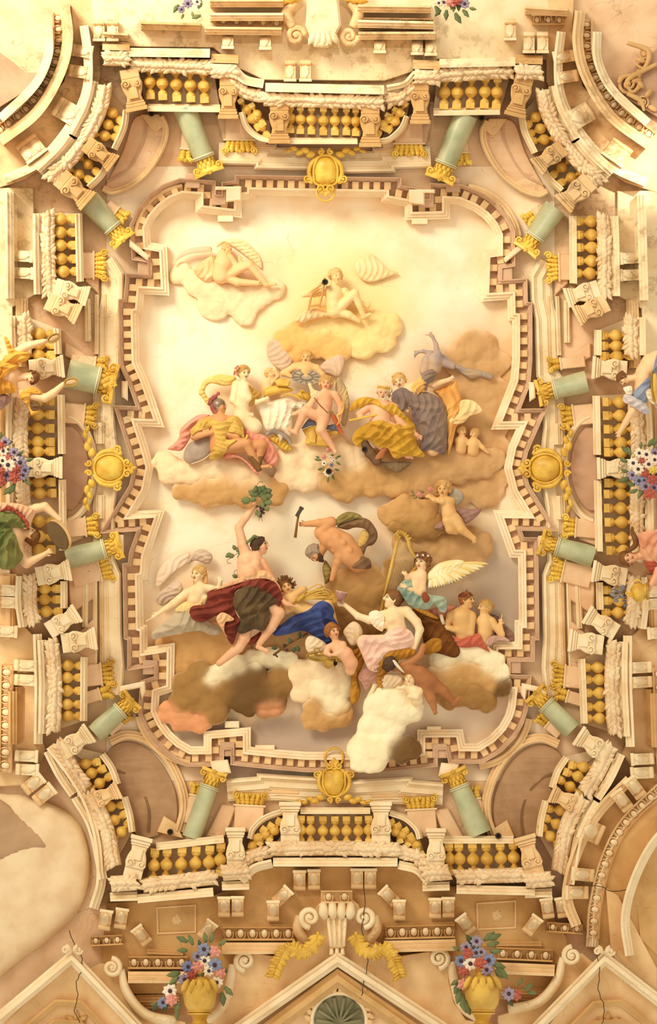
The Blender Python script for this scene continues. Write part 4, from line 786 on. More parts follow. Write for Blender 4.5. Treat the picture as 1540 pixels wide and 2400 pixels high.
for k in (-1, 1): g = spiral(22, 1.5, 8, 0, k, 0); obj('volute', (g[0] + (756 + k * 62, 84, 40), g[1]), STONE, t); obj('volute_stem', tube(catmull([(756 + k * 70, 64, 38), (756 + k * 84, 30, 36), (756 + k * 66, 0, 34), (756 + k * 80, -40, 32)], 6), [10, 14, 12, 10], 10), STONE, t); obj('gilded_leaf', place(leaf(70, 16, 8, 4, 10 * k), (756 + k * 40, -12), (k, .1), 1, 44), GOLD, t)
for i in range(5): obj('leaf', place(leaf(34, 9, 6, 3), (738 + i * 10, 76), (-.5 + i * .25, 1), 1, 56), STONE_L, t)
# side walls: modillions and bands
for TX, sd in ((None, 'left'), (mir, 'right')):
    slab([(-90, 1345), (40, 1345), (60, 1470), (90, 1500), (94, 1720), (110, 1760), (60, 1840), (-90, 1850)], -2, 10, STONE, 'soffit')
    slab([(-90, 440), (78, 440), (84, 690), (30, 720), (24, 1345), (-90, 1345)], -2, 10, STONE_L, 'soffit')
    band(low, [(88, 1486), (92, 1600), (90, 1744)], CORN, STONE_L, 1.0, 'cornice_band'); band(low, [(52, 1610), (52, 1740)], BAND, STONE_T, 1.0, 'cornice_band'); band(low, [(40, 480), (42, 640)], BAND, STONE_L, 1.0, 'cornice_band')
    band(low, [(22, 450), (24, 700)], CORN, STONE_L, 1.0, 'cornice_band'); band(low, [(66, 700), (64, 860)], BAND, STONE, 1.0, 'cornice_band'); band(low, [(8, 880), (8, 1330)], BAND, STONE, 1.0, 'cornice_band'); band(low, [(36, 1350), (36, 1500)], BAND, STONE, 1.0, 'cornice_band'); band(low, [(30, 1620), (30, 1745)], CORN, STONE_T, 1.0, 'cornice_band')
    eggs(f'vertical egg-and-dart band on the lower {sd} edge', [(16, 1560), (14, 1690), (12, 1810)], 11, 28, STONE); 
    for i, p in enumerate(((16, 1384), (16, 1412), (14, 1480), (60, 1560), (60, 1594), (62, 1772), (64, 1804), (50, 600), (52, 640))):
        modillion(f'carved stone bracket on the {sd} wall, ' + ('above a gap, highest of four', 'second of four', 'third of four', 'upper of the middle pair', 'lower of the middle pair', 'upper of the pair near the corner arch', 'lower of the pair near the corner arch', 'upper of the faded pair', 'lower of the faded pair')[i], p, (1, .05), 13, 46, STONE_L, 20)
TX = None
# ------------------------------------------------------------ hook holes and long cracks
for x, y, q in ((355, 266, 'top left, beside the column'), (1129, 276, 'top right, beside the column'), (399, 1950, 'bottom left, beside the column'), (1168, 1959, 'bottom right, on the rail'), (762, 661, 'beside the lyre player'), (855, 1053, 'by the eagle'), (771, 1105, 'in the heart of the white flower')):
    hb = 58 if (x, y) == (1168, 1959) else 30 if y in (266, 276, 1950) else 74
    t = thing('hook_hole', 'small black hook hole ' + q, 'hole', (x, y, 0), 'black hook holes'); obj('collar', tube(np.c_[arc((x, y), 6, 0, 360, 15)[:-1], np.full(14, hb - 1.)], 1.6, 6, 1, True), M('dark_brown', '#4A3A28'), t); obj('bore', prism(arc((x, y), 5.6, 0, 360, 13)[:-1], hb - 50, hb - 1, .5), DARK, t, smooth=False)  # collars and cracks share a plain dark brown
for P, h, q in (([(160, 2180), (174, 2212), (190, 2240), (192, 2272), (180, 2300), (182, 2340), (176, 2370), (186, 2400)], 72, 'branching crack running down the bottom left gable'), ([(850, 2060), (856, 2120), (848, 2180), (862, 2240), (856, 2290), (846, 2340)], 68, 'thin crack right of the central console'), ([(1395, 2230), (1406, 2270), (1402, 2320), (1416, 2360), (1412, 2400)], 76, 'thin crack down the bottom right gable'), ([(1320, 2045), (1360, 2066), (1410, 2080), (1440, 2090), (1490, 2080)], 44, 'thin crack across the great arch')):
    t = obj('crack', tube(np.c_[catmull(P, 4) + np.random.RandomState(3).randn(len(P) * 4 - 3, 2) * 1.2, np.full(len(P) * 4 - 3, float(h))], 1.1, 5), M('dark_brown'), label=q, cat='crack', group='long plaster cracks')
# ------------------------------------------------------------ figures: builder
REG = {'P': (0, 0, 1), 'A': (370, 500, 3.85), 'B': (620, 580, 4.0526), 'C': (380, 780, 4.8125), 'D': (600, 780, 5.1333), 'E': (810, 760, 3.85), 'F': (330, 1110, 3.756), 'G': (640, 1150, 4.278),
       'H': (840, 1100, 3.85), 'I': (660, 1380, 3.348), 'L1': (0, 740, 8.556), 'L2': (0, 1020, 7.06), 'R1': (1380, 820, 9.625), 'R2': (1390, 1160, 8.0), 'V1': (0, 1840, 2.9615), 'V2': (1020, 1840, 2.9615), 'V3': (1140, 880, 3.85)}
def rp(r, p): x0, y0, s = REG[r]; return (x0 + p[0] / s, y0 + p[1] / s, *p[2:])
def rps(r, P): return [rp(r, p) for p in P]
SK = {'fair': M('skin_fair', '#F6D2A4', '#EDBE8C', rough=.6), 'ruddy': M('skin_ruddy', '#DDA06A', '#C98A58', rough=.6), 'pale': M('skin_pale', '#FBE2B6', '#F3CF9C', rough=.6), 'brown': M('skin_brown', '#B87A4C', '#A0663C', rough=.6),
      'rosy': M('skin_rosy', '#F3BE94', '#E5A67C', rough=.6), 'faint': M('skin_faint', '#F8CF98', '#F2BD82', rough=.8), 'gold': M('skin_golden', '#EDC284', '#DFAE6E', rough=.6), 'glow': M('skin_glow', '#FBDDA2', '#F6C986', rough=.8)}
HAIR = {'blond': M('hair_blond', '#D9B070', '#B98A4A'), 'brown': M('hair_brown', '#8A5C32', '#6A4424'), 'dark': M('hair_dark', '#5C4330', '#40301F'), 'grey': M('hair_grey', '#A79078', '#776450'), 'white': M('hair_white', '#EAD9B6', '#CDB58C'), 'red': M('hair_auburn', '#B5763E', '#8E5A2C'), 'faint': M('hair_faint', '#F0C083', '#E8B272')}
EYE_W = M('eye_white', '#EFDcBE'.upper()); IRIS = M('eye_iris', '#3A2818'); LIP = M('lips_red', '#C06A50', '#B05A44'); LIPF = M('lips_faint', '#E8AE80')
def unit(v): v = np.array(v, float); return v / (np.linalg.norm(v) + 1e-9)
class Fig:
    def __init__(s, label, r, p, z, skin='fair', k=3.5, vox=1.35, name='person', cat='person', group=None):
        s.r, s.z, s.skin, s.k, s.vox = r, z, SK.get(skin, skin), k, vox; s.pr = []; s.parts = []; s.arms = set(); s.skip = set(); s.last = []; q = rp(r, p)
        s.t = thing(name, label, cat, (q[0], q[1], z), group)
    def P(s, p): q = rp(s.r, p[:2]); return (q[0], q[1], s.z + (p[2] if len(p) > 2 else 0))
    def limb(s, *pts): n = len(s.pr); s.pr += limb(*[(*s.P(p), p[3]) for p in pts]); s.last = list(range(n, len(s.pr))); return s
    def ball(s, p, rx, ry=None, rh=None): s.pr += ell(s.P(p), (rx, ry or rx, rh or rx)); return s
    def hand(s, w, d, L=22, curl=.4, side=1, spread=.1):
        s.arms |= set(s.last); n0 = len(s.pr)
        w = np.array(s.P(w)); d = unit((*d, 0) if len(d) == 2 else d); n = np.cross(d, (0, 0, 1.)); n = unit(n) * side; u = np.cross(n, d) ; u = u * (1 if u[2] > 0 else -1)
        A = np.array([d, n, u]); s.pr += ell(w + d * L * .24, (L * .27, L * .2, L * .11), A)
        for i in range(4):
            o = (i - 1.5); ln = L * (.27, .31, .29, .22)[i]; b = w + d * L * .42 + n * o * L * .105
            d1 = unit(d + n * o * spread - u * curl * .6); m = b + d1 * ln * .62; d2 = unit(d1 - u * curl * 1.1); e = m + d2 * ln * .6; rr = max(L * .058, 1.15)
            s.pr += [('c', b, m, rr * 1.1, rr, .7), ('c', m, e, rr, rr * .8, .5)]
        b = w + d * L * .14 - n * L * .14; m = b + unit(d * .55 - n * .8) * L * .2; e = m + unit(d * .9 - n * .3) * L * .18; rr = max(L * .066, 1.25); s.pr += [('c', b, m, rr * 1.2, rr, 1.), ('c', m, e, rr, rr * .8, .6)]
        s.skip |= set(range(n0, len(s.pr))); return s
    def foot(s, a, t, w=4.2):
        a, t = np.array(s.P(a)), np.array(s.P(t)); d = unit(t - a); n = unit(np.cross(d, (0, 0, 1.))); L = np.linalg.norm(t - a); s.pr += [('c', a - d * 2.5, a + d * L * .7, w * 1.05, w * .95)]
        for i in range(5): b = a + d * L * .62 + n * (i - 2) * w * .36; e = a + d * L * (1.0 - .05 * abs(i - .5)) + n * (i - 2) * w * .42; r_ = w * (.36 if i == 0 else .27); s.pr += [('c', b, e, max(r_, 1.1), max(r_ * .9, 1.), .7)]
        return s
    def head(s, p, r, up=(0, -1), face=(0, 0, 1), hair='brown', style='cap', neck=None, nr=None, faint=False, beard=None):
        c = np.array(s.P(p)); U = unit((*up, 0) if len(up) == 2 else up); Fv = np.array(face, float); Fv = unit(Fv - U * (Fv @ U)); R = np.cross(U, Fv); A = np.array([R, U, Fv])
        g = lambda a, b, f: c + (R * a + U * b + Fv * f) * r
        n0 = len(s.pr); s.pr += ell(g(0, .14, -.06), np.array((.74, .82, .88)) * r, A) + ell(g(0, -.28, .16), np.array((.56, .74, .62)) * r, A)
        s.pr += [('c', g(0, -.86, .42), g(0, -.8, .44), .2 * r, .2 * r, 2.), ('c', g(0, .16, .8), g(0, -.2, 1.0), .075 * r, .11 * r, 1.2), ('c', g(-.09, -.24, .92), g(.09, -.24, .92), .085 * r, .085 * r, 1.), ('c', g(-.34, .2, .72), g(-.12, .2, .79), .085 * r, .085 * r, 1.), ('c', g(.12, .2, .79), g(.34, .2, .72), .085 * r, .085 * r, 1.)]
        s.pr += ell(g(-.34, -.2, .52), np.array((.2, .2, .2)) * r) + ell(g(.34, -.2, .52), np.array((.2, .2, .2)) * r) + [('c', g(-.76, .1, -.02), g(-.72, -.2, .02), .11 * r, .08 * r, 1.), ('c', g(.76, .1, -.02), g(.72, -.2, .02), .11 * r, .08 * r, 1.)]
        s.skip |= set(range(n0, len(s.pr)))
        if neck is not None: n = np.array(s.P(neck)); s.pr += [('c', g(0, -.45, -.12), n, (nr or .45 * r), (nr or .45 * r) * 1.12)]
        for k in (-1, 1):
            if g(k * .3, 0, .8)[2] < c[2] - .25 * r: continue
            e = g(k * .31, .03, .77); v, f = ball((0, 0, 0), 1, 10, 6); wv = (v * (.16 * r, .075 * r, .09 * r)) @ A + e; s.parts.append(('eye', (wv, f), EYE_W if not faint else SK['pale'], [('iris', (ball(e + Fv * .06 * r, .075 * r, 8, 5)), IRIS if not faint else HAIR['faint']), ('eyelid', tube([g(k * .15, .04, .85), g(k * .31, .13, .85), g(k * .47, .05, .74)], .03 * r + .1, 5), HAIR[hair] if not faint else HAIR['faint'])]))
            s.parts.append(('eyebrow', tube([g(k * .12, .22, .88), g(k * .3, .3, .84), g(k * .46, .23, .7)], .022 * r + .12, 5), HAIR[hair] if not faint else HAIR['faint'], []))
        v, f = ball((0, 0, 0), 1, 10, 6); s.parts.append(('lips', ((v * (.19 * r, .05 * r, .07 * r)) @ A + g(0, -.46, .8), f), LIP if not faint else LIPF, [('lower_lip', ((v * (.15 * r, .055 * r, .07 * r)) @ A + g(0, -.55, .78), f), LIP if not faint else LIPF)]))
        if style != 'bald':
            rs = np.random.RandomState(int(abs(c[0] * 7 + c[1])) % 9999); h = ell(g(0, .32, -.15), np.array((.9, .8, .92)) * r, A) + ell(g(0, -.05, -.36), np.array((.78, .7, .66)) * r, A)
            if style in ('curly', 'wild', 'long', 'bun', 'cap'):
                n_ = {'curly': 46, 'wild': 50, 'long': 24, 'bun': 18, 'cap': 18}[style]; k_ = 0
                while k_ < n_:
                    d = unit(rs.randn(3)); 
                    if d[2] > .38 - (.0 if d[1] < .45 else -.45) or d[1] < -.55: continue
                    k_ += 1; b = g(*(d * (.95, .95, .95) + (0, .12, -.06))); t = unit(np.cross(d, rs.randn(3))) * .3
                    if style == 'wild': t = t * .5 + unit(d + (0, .3, 0)) * .45
                    h += [('c', b, g(*(d * .95 + (0, .1, -.08) + t)), (.19 if style == 'curly' else .13) * r, (.13 if style == 'curly' else .08) * r, .7)]
            if style == 'bun': h += ell(g(0, .3, -1.05), np.array((.38, .38, .36)) * r) + [('c', g(-.7, .1, -.2), g(0, .2, -.95), .13 * r, .16 * r), ('c', g(.7, .1, -.2), g(0, .2, -.95), .13 * r, .16 * r)]
            if style == 'long':
                for q in range(7): a = (q - 3) / 3 * .8; h += [('c', g(a, -.1, -.55), g(a * 1.1 + .1 * rs.randn(), -.9, -.5), .2 * r, .17 * r), ('c', g(a * 1.1, -.9, -.5), g(a * 1.3 + .25 * rs.randn(), -1.5 + .2 * rs.rand(), -.4), .17 * r, .07 * r)]
            s.parts.append(('hair', sdf(h, 1.35, 1.4), HAIR[hair], []))
        if beard:
            h = []; rs = np.random.RandomState(3)
            for q in range(26): a = rs.uniform(-.62, .62); b0 = -.35 - .5 * rs.rand(); h += [('c', g(a, b0, .5 * math.cos(a * 1.6) + .1), g(a * .75, b0 - .35, .55 * math.cos(a * 1.4) + .12), .17 * r, .09 * r, 1.)]
            h += [('c', g(0, -.36, .88), g(k * .4, -.5, .62), .08 * r, .06 * r, .8) for k in (-1, 1)]; s.parts.append(('beard', sdf(h, 1.35, 1.2), HAIR[beard], []))
        s.g = g; s.hr = r; s.hA = A
        return s
    def cloth(s, name, pts, H, dz, mat, folds=None, ridges=(), R=None, step=2.5, seed=0, tilt=None):
        ov = None
        if dz > 0 and name not in ('wing', 'veil', 'feather', 'train'): ov = [p for i, p in enumerate(s.pr) if i not in s.skip and ('sleeve' in name or i not in s.arms)]
        s.parts.append((name, pillow(rps(s.r, pts), H, s.z + dz, R, step, folds, [(rps(s.r, q), a, w) for q, a, w in ridges], seed, tilt=tilt, over=ov), mat, [])); return s
    def piece(s, name, geo, mat, subs=()): s.parts.append((name, geo, mat, list(subs))); return s
    def tub(s, name, pts, r, mat, n=8, sm=True):
        Q = np.array([s.P(p) for p in pts]); Q = catmull(Q, 5) if sm and len(pts) > 2 else Q; return s.piece(name, tube(Q, r, n), mat)
    def build(s):
        obj('body', sdf(s.pr, s.vox, s.k), s.skin, s.t)
        for nm, g, m, subs in s.parts:
            o = obj(nm, g, m, s.t)
            for n2, g2, m2 in subs: obj(n2, g2, m2, o)
        return s
def cm(name, a=None, b=None, **k): return M('cloth_' + name, a, b, rough=.8, **k)
def prop(name, label, cat, p, z, parts, group=None):
    t = thing(name, label, cat, (*p[:2], z), group)
    for nm, g, m in parts: obj(nm, g, m, t, smooth=45)
    return t
def ellipse_solid(c, rx, ry, ang, h0, th, rim=0, n=32):
    t = np.linspace(0, 2 * math.pi, n, endpoint=False); ca, sa = math.cos(math.radians(ang)), math.sin(math.radians(ang)); x, y = rx * np.cos(t), ry * np.sin(t)
    return np.stack([c[0] + x * ca - y * sa, c[1] + x * sa + y * ca], 1)

# ------------------------------------------------------------ clouds
CSHADE = M('cloud_lit_shade', '#FFFFFF', lit_shade=True, rough=.95, scale=2.2)  # lobe colours carry the billows' painted light (cream) and shade (brown)
CC = {k: np.array(lin(v)[:3]) for k, v in dict(cream='#FFF0C8', peach='#FCDEB2', tan='#D4A468', brown='#A87E48', dark='#74542F', pale='#FAE0B2', gold='#FBDC96', amber='#F2BC70', coral='#EFA878', fawn='#D2A672').items()}
def cloud(label, z, lobes, flat=.5, seed=0, vox=2.5, rim='#F8DEB8'):
    rs = np.random.RandomState(seed); c = np.mean([p[:2] for m, ps in lobes for p in ps], 0); t = thing('cloud', label, 'cloud', (c[0], c[1], z), 'painted clouds')
    src = [(p[0], p[1], p[2] * (.8 if m != 'dark' else 1), CC[m]) for m, ps in lobes for p in ps]; rimc = np.array(lin(rim)[:3])
    for i, (m, ps) in enumerate(lobes):
        pr = []
        for p in ps:
            x, y, r = p[:3]; dz = p[3] if len(p) > 3 else 0; pr += ell((x, y, z + dz), (r, r * .92, r * flat))
            for q in range(6):
                a = rs.rand() * 6.28; rr = r * rs.uniform(.26, .42); d = r * rs.uniform(.6, .86); pr += ell((x + d * math.cos(a), y + d * math.sin(a) * .9, z + dz + r * flat * rs.uniform(.0, .4)), (rr, rr, rr * (.4 + flat * .5)))
        v, f = billow(*sdf(pr, vox, 8.), amp=.075 * np.mean([p[2] for p in ps]) + .8, size=.8 * np.mean([p[2] for p in ps])); w = np.zeros(len(v)); col = np.zeros((len(v), 3))
        for x, y, r, q in src: k = np.exp(-((v[:, 0] - x) ** 2 + (v[:, 1] - y) ** 2) / (r * r * .55)) + 1e-9; w += k; col += k[:, None] * q
        col /= w[:, None]; e = np.clip((v[:, 2] - z) / 9, 0, 1)[:, None]; col = rimc * .55 * (1 - e) + col * (1 - .55 * (1 - e))
        obj('billow', (v, f), CSHADE, t, colors=col)
cloud('pale cloud bank under the reclining man with the scythe', 2, [('pale', [(425, 640, 26), (470, 668, 36), (530, 690, 42), (595, 690, 36), (640, 682, 26), (500, 720, 34), (570, 730, 30)])], .28, 1)
cloud('golden billowing cloud under the radiant lyre player', 8, [('gold', [(735, 762, 34), (780, 750, 38), (830, 765, 44), (880, 770, 44), (915, 765, 30), (850, 805, 40), (900, 800, 26)]), ('amber', [(690, 790, 36), (740, 805, 40), (790, 815, 38), (700, 825, 26), (660, 800, 22)])], .35, 2)
cloud('brownish cloud behind the peacocks at the right edge', 2, [('fawn', [(1080, 850, 38), (1120, 815, 44), (1160, 850, 36), (1110, 905, 48), (1160, 925, 40), (1105, 960, 52), (1150, 990, 46), (1080, 1010, 40), (1160, 1050, 34), (1090, 1130, 44), (1140, 1150, 40), (1060, 1170, 34), (1170, 1110, 30)])], .25, 3)
cloud('warm cloud carrying the helmeted soldier', 16, [('peach', [(382, 1080, 22), (408, 1104, 32), (452, 1112, 36), (505, 1098, 38), (556, 1112, 36), (604, 1130, 32)]), ('tan', [(470, 1146, 36), (530, 1142, 44), (590, 1150, 40), (640, 1150, 34), (430, 1150, 22), (500, 1170, 24)])], .5, 4)
cloud('broad cloud bank in the middle under the winged boy', 14, [('peach', [(684, 1076, 38), (735, 1062, 42), (785, 1066, 40), (680, 1118, 34), (725, 1122, 34), (830, 1082, 34)]), ('tan', [(770, 1122, 38), (826, 1126, 42), (880, 1120, 46), (800, 1150, 26), (940, 1128, 44)]), ('fawn', [(900, 1080, 36), (960, 1092, 40), (1020, 1086, 42), (1070, 1090, 42), (1120, 1086, 40), (1160, 1078, 26), (1010, 1130, 40), (960, 1158, 26)])], .45, 5)
cloud('round brown cloud the rose-bearing child leans on', 30, [('tan', [(916, 1204, 28), (950, 1196, 36), (990, 1206, 36)]), ('brown', [(975, 1226, 40), (1010, 1232, 30), (940, 1232, 26)])], .5, 6)
cloud('low fawn cloud behind the harp', 10, [('fawn', [(960, 1280, 42), (1010, 1290, 46), (1070, 1280, 40), (1120, 1280, 34), (1030, 1330, 44), (980, 1340, 40), (1090, 1320, 34)]), ('brown', [(1010, 1262, 26), (1060, 1252, 28), (1100, 1262, 26)])], .35, 7)
cloud('brown cloud the bending smith kneels on', 18, [('tan', [(800, 1370, 34), (836, 1356, 34), (876, 1366, 36)]), ('brown', [(860, 1400, 44), (910, 1390, 40), (820, 1430, 40), (870, 1450, 44), (790, 1470, 34), (840, 1490, 34), (930, 1340, 34)])], .4, 8)
cloud('sandy cloud beneath the pointing pale woman', 6, [('tan', [(400, 1500, 34), (440, 1490, 42), (490, 1500, 46), (440, 1550, 48), (500, 1550, 44), (540, 1500, 34), (400, 1580, 34), (560, 1540, 30)])], .25, 9)
cloud('hazy tan cloud behind the vine staff', 8, [('fawn', [(640, 1500, 36), (690, 1490, 34), (720, 1520, 36), (670, 1540, 36), (620, 1530, 30)])], .3, 19)
cloud('dark umber storm cloud at the lower left under the striding man', 26, [('cream', [(560, 1560, 24), (600, 1548, 26), (640, 1540, 26), (676, 1548, 20), (500, 1588, 26), (530, 1574, 24)]), ('brown', [(470, 1572, 26), (440, 1606, 34), (470, 1630, 38), (520, 1622, 40), (650, 1600, 40), (500, 1668, 36), (430, 1650, 32)]), ('dark', [(590, 1594, 44, 4), (550, 1626, 38, 4), (630, 1630, 40, 2), (580, 1640, 36, 2)]), ('coral', [(400, 1672, 26), (430, 1688, 28), (470, 1692, 24), (640, 1656, 26), (616, 1660, 20)])], .5, 10)
cloud('sunlit cloud under the brass tray', 28, [('peach', [(706, 1580, 34), (746, 1574, 36), (790, 1588, 34), (712, 1620, 28)]), ('cream', [(760, 1610, 40), (806, 1610, 30), (780, 1650, 34)]), ('tan', [(740, 1656, 26), (730, 1690, 22), (800, 1680, 28), (760, 1690, 26)])], .55, 11)
cloud('tall cream foreground cloud spilling over the lower cornice', 74, [('cream', [(916, 1630, 34), (950, 1622, 30), (886, 1660, 34), (930, 1668, 40), (966, 1664, 28), (872, 1704, 36), (914, 1716, 36), (850, 1748, 34), (884, 1762, 38), (844, 1782, 24), (880, 1792, 22)]), ('dark', [(944, 1748, 28, 2), (966, 1756, 24, 2), (934, 1766, 22, 2)])], .55, 12)
cloud('great cream and brown cloud at the lower right beside the couple', 36, [('cream', [(1040, 1546, 36), (1074, 1530, 30), (1110, 1530, 32), (1146, 1552, 32), (1170, 1580, 24)]), ('tan', [(1030, 1590, 32), (1070, 1580, 40), (1110, 1580, 34), (1150, 1600, 30)]), ('brown', [(1080, 1620, 36), (1120, 1630, 34), (1050, 1634, 28), (1140, 1648, 22)]), ('dark', [(1180, 1604, 18), (1172, 1618, 16)])], .5, 13)

# ------------------------------------------------------------ the heavenly company
f = Fig('faint bent old man resting on a pale cloud beside a scythe', 'A', (600, 480), 22, 'faint', vox=1.5)
f.head((625, 318), 13, (-.5, -.85), (.7, .4, .5), 'faint', 'cap', (590, 380), 7, True).limb((590, 370, 0, 13), (590, 450, 4, 21), (570, 560, 0, 20)).limb((650, 400, 4, 9), (720, 490, 8, 7), (770, 480, 8, 5.5), (740, 420, 8, 4.5)).hand((740, 420, 8), (-.2, -1), 14, .9)
f.limb((600, 560, 2, 14), (820, 460, 10, 10), (980, 640, 4, 6)).foot((980, 645, 4), (1085, 635, 4)).limb((590, 560, 0, 13), (720, 620, 4, 9), (900, 630, 2, 6))
f.cloth('drapery', [(320, 510), (480, 385), (520, 430), (510, 590), (430, 620)], 12, -8, cm('faint', '#F6D6A2', '#EDBE86'), (40, 12, 3)).cloth('wing', [(520, 290), (640, 225), (800, 260), (920, 390), (935, 500), (850, 430), (720, 330), (600, 260)], 7, -20, cm('faint_wing', '#FAE0AE', '#F4CF96'), (60, 9, 2)).build()
prop('scythe', 'pale curved scythe standing behind the faint old man', 'scythe', rp('A', (350, 360)), 20, [('blade', pillow(rps('A', [(135, 452), (170, 390), (240, 335), (330, 308), (470, 300), (482, 345), (380, 358), (280, 372), (210, 400)]), 4, 18), M('scythe_grey', '#EAC8A4')), ('handle', tube([(*rp('A', (472, 300)), 20), (*rp('A', (520, 575)), 24)], 1.6), HAIR['faint'])])
f = Fig('radiant pale youth seated on a golden cloud with a lyre', 'B', (660, 520), 34, 'glow')
f.head((676, 272), 17, (-.08, -1), (.35, -.35, .85), 'faint', 'curly', (655, 375), 8, True).limb((600, 410, 0, 11), (660, 440, 4, 20), (655, 540, 2, 18), (660, 600, 0, 18)).limb((600, 415, 2, 10), (470, 440, 4, 8), (375, 445, 8, 7), (505, 365, 12, 4.5)).hand((505, 365, 12), (.9, -.6), 17, .6)
f.limb((760, 420, 2, 10), (860, 500, -4, 7.5), (980, 560, 0, 5)).hand((980, 560, 0), (.35, -1), 18, .2, 1, .2).limb((680, 590, 2, 15), (855, 435, 14, 10), (945, 660, 6, 6)).foot((945, 660, 6), (1020, 625, 6)).limb((680, 600, 0, 14), (800, 640, 4, 9), (900, 700, 0, 6))
f.cloth('drapery', [(290, 700), (340, 605), (480, 575), (610, 620), (700, 640), (560, 670), (430, 690), (370, 720)], 12, -2, cm('faint', '#F6D6A2'), (30, 11, 3)).cloth('mantle', [(860, 160), (1000, 60), (1100, 130), (1180, 210), (1270, 240), (1150, 290), (1000, 330), (900, 280)], 6, -28, cm('faint_wing', '#FAE0AE'), (20, 12, 2)).build()
prop('lyre', 'slender wooden lyre held by the radiant youth', 'lyre', rp('B', (500, 450)), 50, [('arm', tube(catmull([(*rp('B', (570, 285)), 54), (*rp('B', (555, 420)), 52), (*rp('B', (520, 570)), 50)], 5), 2.6), cm('lyre_wood', '#D9A25C')), ('arm', tube(catmull([(*rp('B', (520, 390)), 54), (*rp('B', (455, 440)), 52), (*rp('B', (415, 600)), 50)], 5), 2.6), cm('lyre_wood')), ('crossbar', tube([(*rp('B', (430, 560)), 51), (*rp('B', (540, 540)), 51)], 2.2), cm('lyre_wood'))] + [('string', tube([(*rp('B', (495 + i * 14, 410)), 53), (*rp('B', (440 + i * 20, 560)), 51)], .5, 4), GOLD) for i in range(5)])
f = Fig('pale winged woman above the chariot holding a grey zodiac wheel', 'D', (600, 430), 30, 'gold')
f.head((608, 292), 15.5, (.05, -1), (-.12, -.45, .85), 'blond', 'cap', (620, 390), 7).limb((470, 410, 0, 10), (600, 420, 2, 16), (720, 430, 0, 10)).limb((600, 430, 0, 18), (600, 520, -4, 18)).limb((465, 410, 2, 9), (330, 485, 4, 7), (425, 525, 10, 4.5)).hand((425, 525, 10), (1, .1), 14, .5).limb((730, 430, 2, 9), (800, 510, 4, 7), (760, 540, 8, 4.5)).hand((770, 535, 8), (-1, 0), 14, .5)
wg = cm('moth_wing', '#E6C4A4', '#CFAE92')
f.cloth('wing', [(130, 200), (150, 110), (230, 80), (310, 120), (370, 220), (440, 320), (400, 420), (320, 460), (210, 390), (140, 290)], 6, -14, wg, (60, 10, 1.5)).cloth('wing', [(740, 440), (830, 340), (920, 270), (1000, 250), (1065, 300), (1050, 420), (990, 530), (900, 500), (790, 480)], 6, -14, wg, (120, 10, 1.5)).build()
wc = rp('D', (605, 530)); prop('wheel', 'grey oval zodiac wheel carried by the pale winged woman', 'wheel', wc, 46, [('disc', prism(ellipse_solid(wc, 34, 19, 6, 0, 0), 38, 44), M('slate_wheel', '#B6A48C', '#988870')), ('rim', tube(np.c_[ellipse_solid(wc, 33, 18, 6, 0, 0), np.full(32, 44.)], 1.6, 6, 1, True), M('slate_wheel')), ('hub', tube(np.c_[ellipse_solid(wc, 14, 7.5, 6, 0, 0), np.full(32, 44.)], 1.6, 6, 1, True), M('slate_dark', '#857661'))] + [('spoke', tube([(wc[0] + 14 * math.cos(a), wc[1] + 7.5 * math.sin(a), 44.5), (wc[0] + 32 * math.cos(a), wc[1] + 17 * math.sin(a), 44.5)], .8, 5), M('slate_dark')) for a in np.arange(12) * math.pi / 6])
f = Fig('faint child face peering from behind the gilded dish', 'D', (170, 500), 24, 'faint'); f.head((170, 490), 13, (-.3, -1), (.6, -.3, .7), 'faint', 'cap', (150, 590), 6, True).limb((130, 600, -2, 12), (150, 680, -4, 14)).limb((190, 600, 0, 6), (260, 520, 0, 4.5), (225, 440, 2, 3.4)).hand((225, 445, 2), (-.4, -1), 11, .6).build()
# chariot
wht = cm('chalk_white', '#FFF4DA', '#FBE3BC')
ch = prop('chariot', 'chalk white and gilded shell chariot behind the winged boy', 'chariot', rp('D', (260, 900)), 26, [('shell_body', pillow(rps('D', [(0, 870), (130, 835), (280, 790), (390, 775), (500, 830), (640, 830), (560, 920), (450, 920), (440, 1150), (400, 1250), (300, 1180), (130, 1190), (60, 1010)]), 14, 22, None, 3.5, (0, 15, 2.5)), wht),
    ('gilded_dish', pillow(rps('D', [(90, 720), (110, 670), (200, 640), (320, 635), (430, 670), (440, 700), (360, 720), (240, 740), (150, 770), (100, 770)]), 9, 36), GOLD), ('gilded_lip', tube(catmull([(*rp('D', p), 46.) for p in ((300, 770), (380, 740), (470, 760), (530, 800))], 5), 2.4), GOLD), ('casket', prism(rps('D', [(220, 580), (305, 535), (415, 580), (395, 650), (250, 640)]), 40, 52, 3), GOLD), ('gilded_urn', pillow(rps('D', [(500, 720), (560, 700), (640, 730), (670, 780), (640, 830), (560, 800), (500, 760)]), 8, 34), GOLD), ('urn_handle', tube(catmull([(*rp('D', p), 44.) for p in ((570, 700), (540, 690), (545, 730), (565, 770))], 5), 1.6), GOLD)])
f = Fig('woman with flower-decked hair and floating yellow veil beside the chariot', 'C', (910, 720), 40, 'pale')
f.head((920, 452), 17.5, (.03, -1), (.42, .05, .9), 'blond', 'bun', (925, 590), 7.5).limb((850, 590, 0, 12), (920, 610, 2, 13), (980, 640, 0, 10)).limb((920, 640, 2, 18), (930, 720, 3, 18), (900, 830, 0, 17), (900, 960, -2, 22), (1030, 1060, -4, 20)).ball((975, 740, 12), 9)
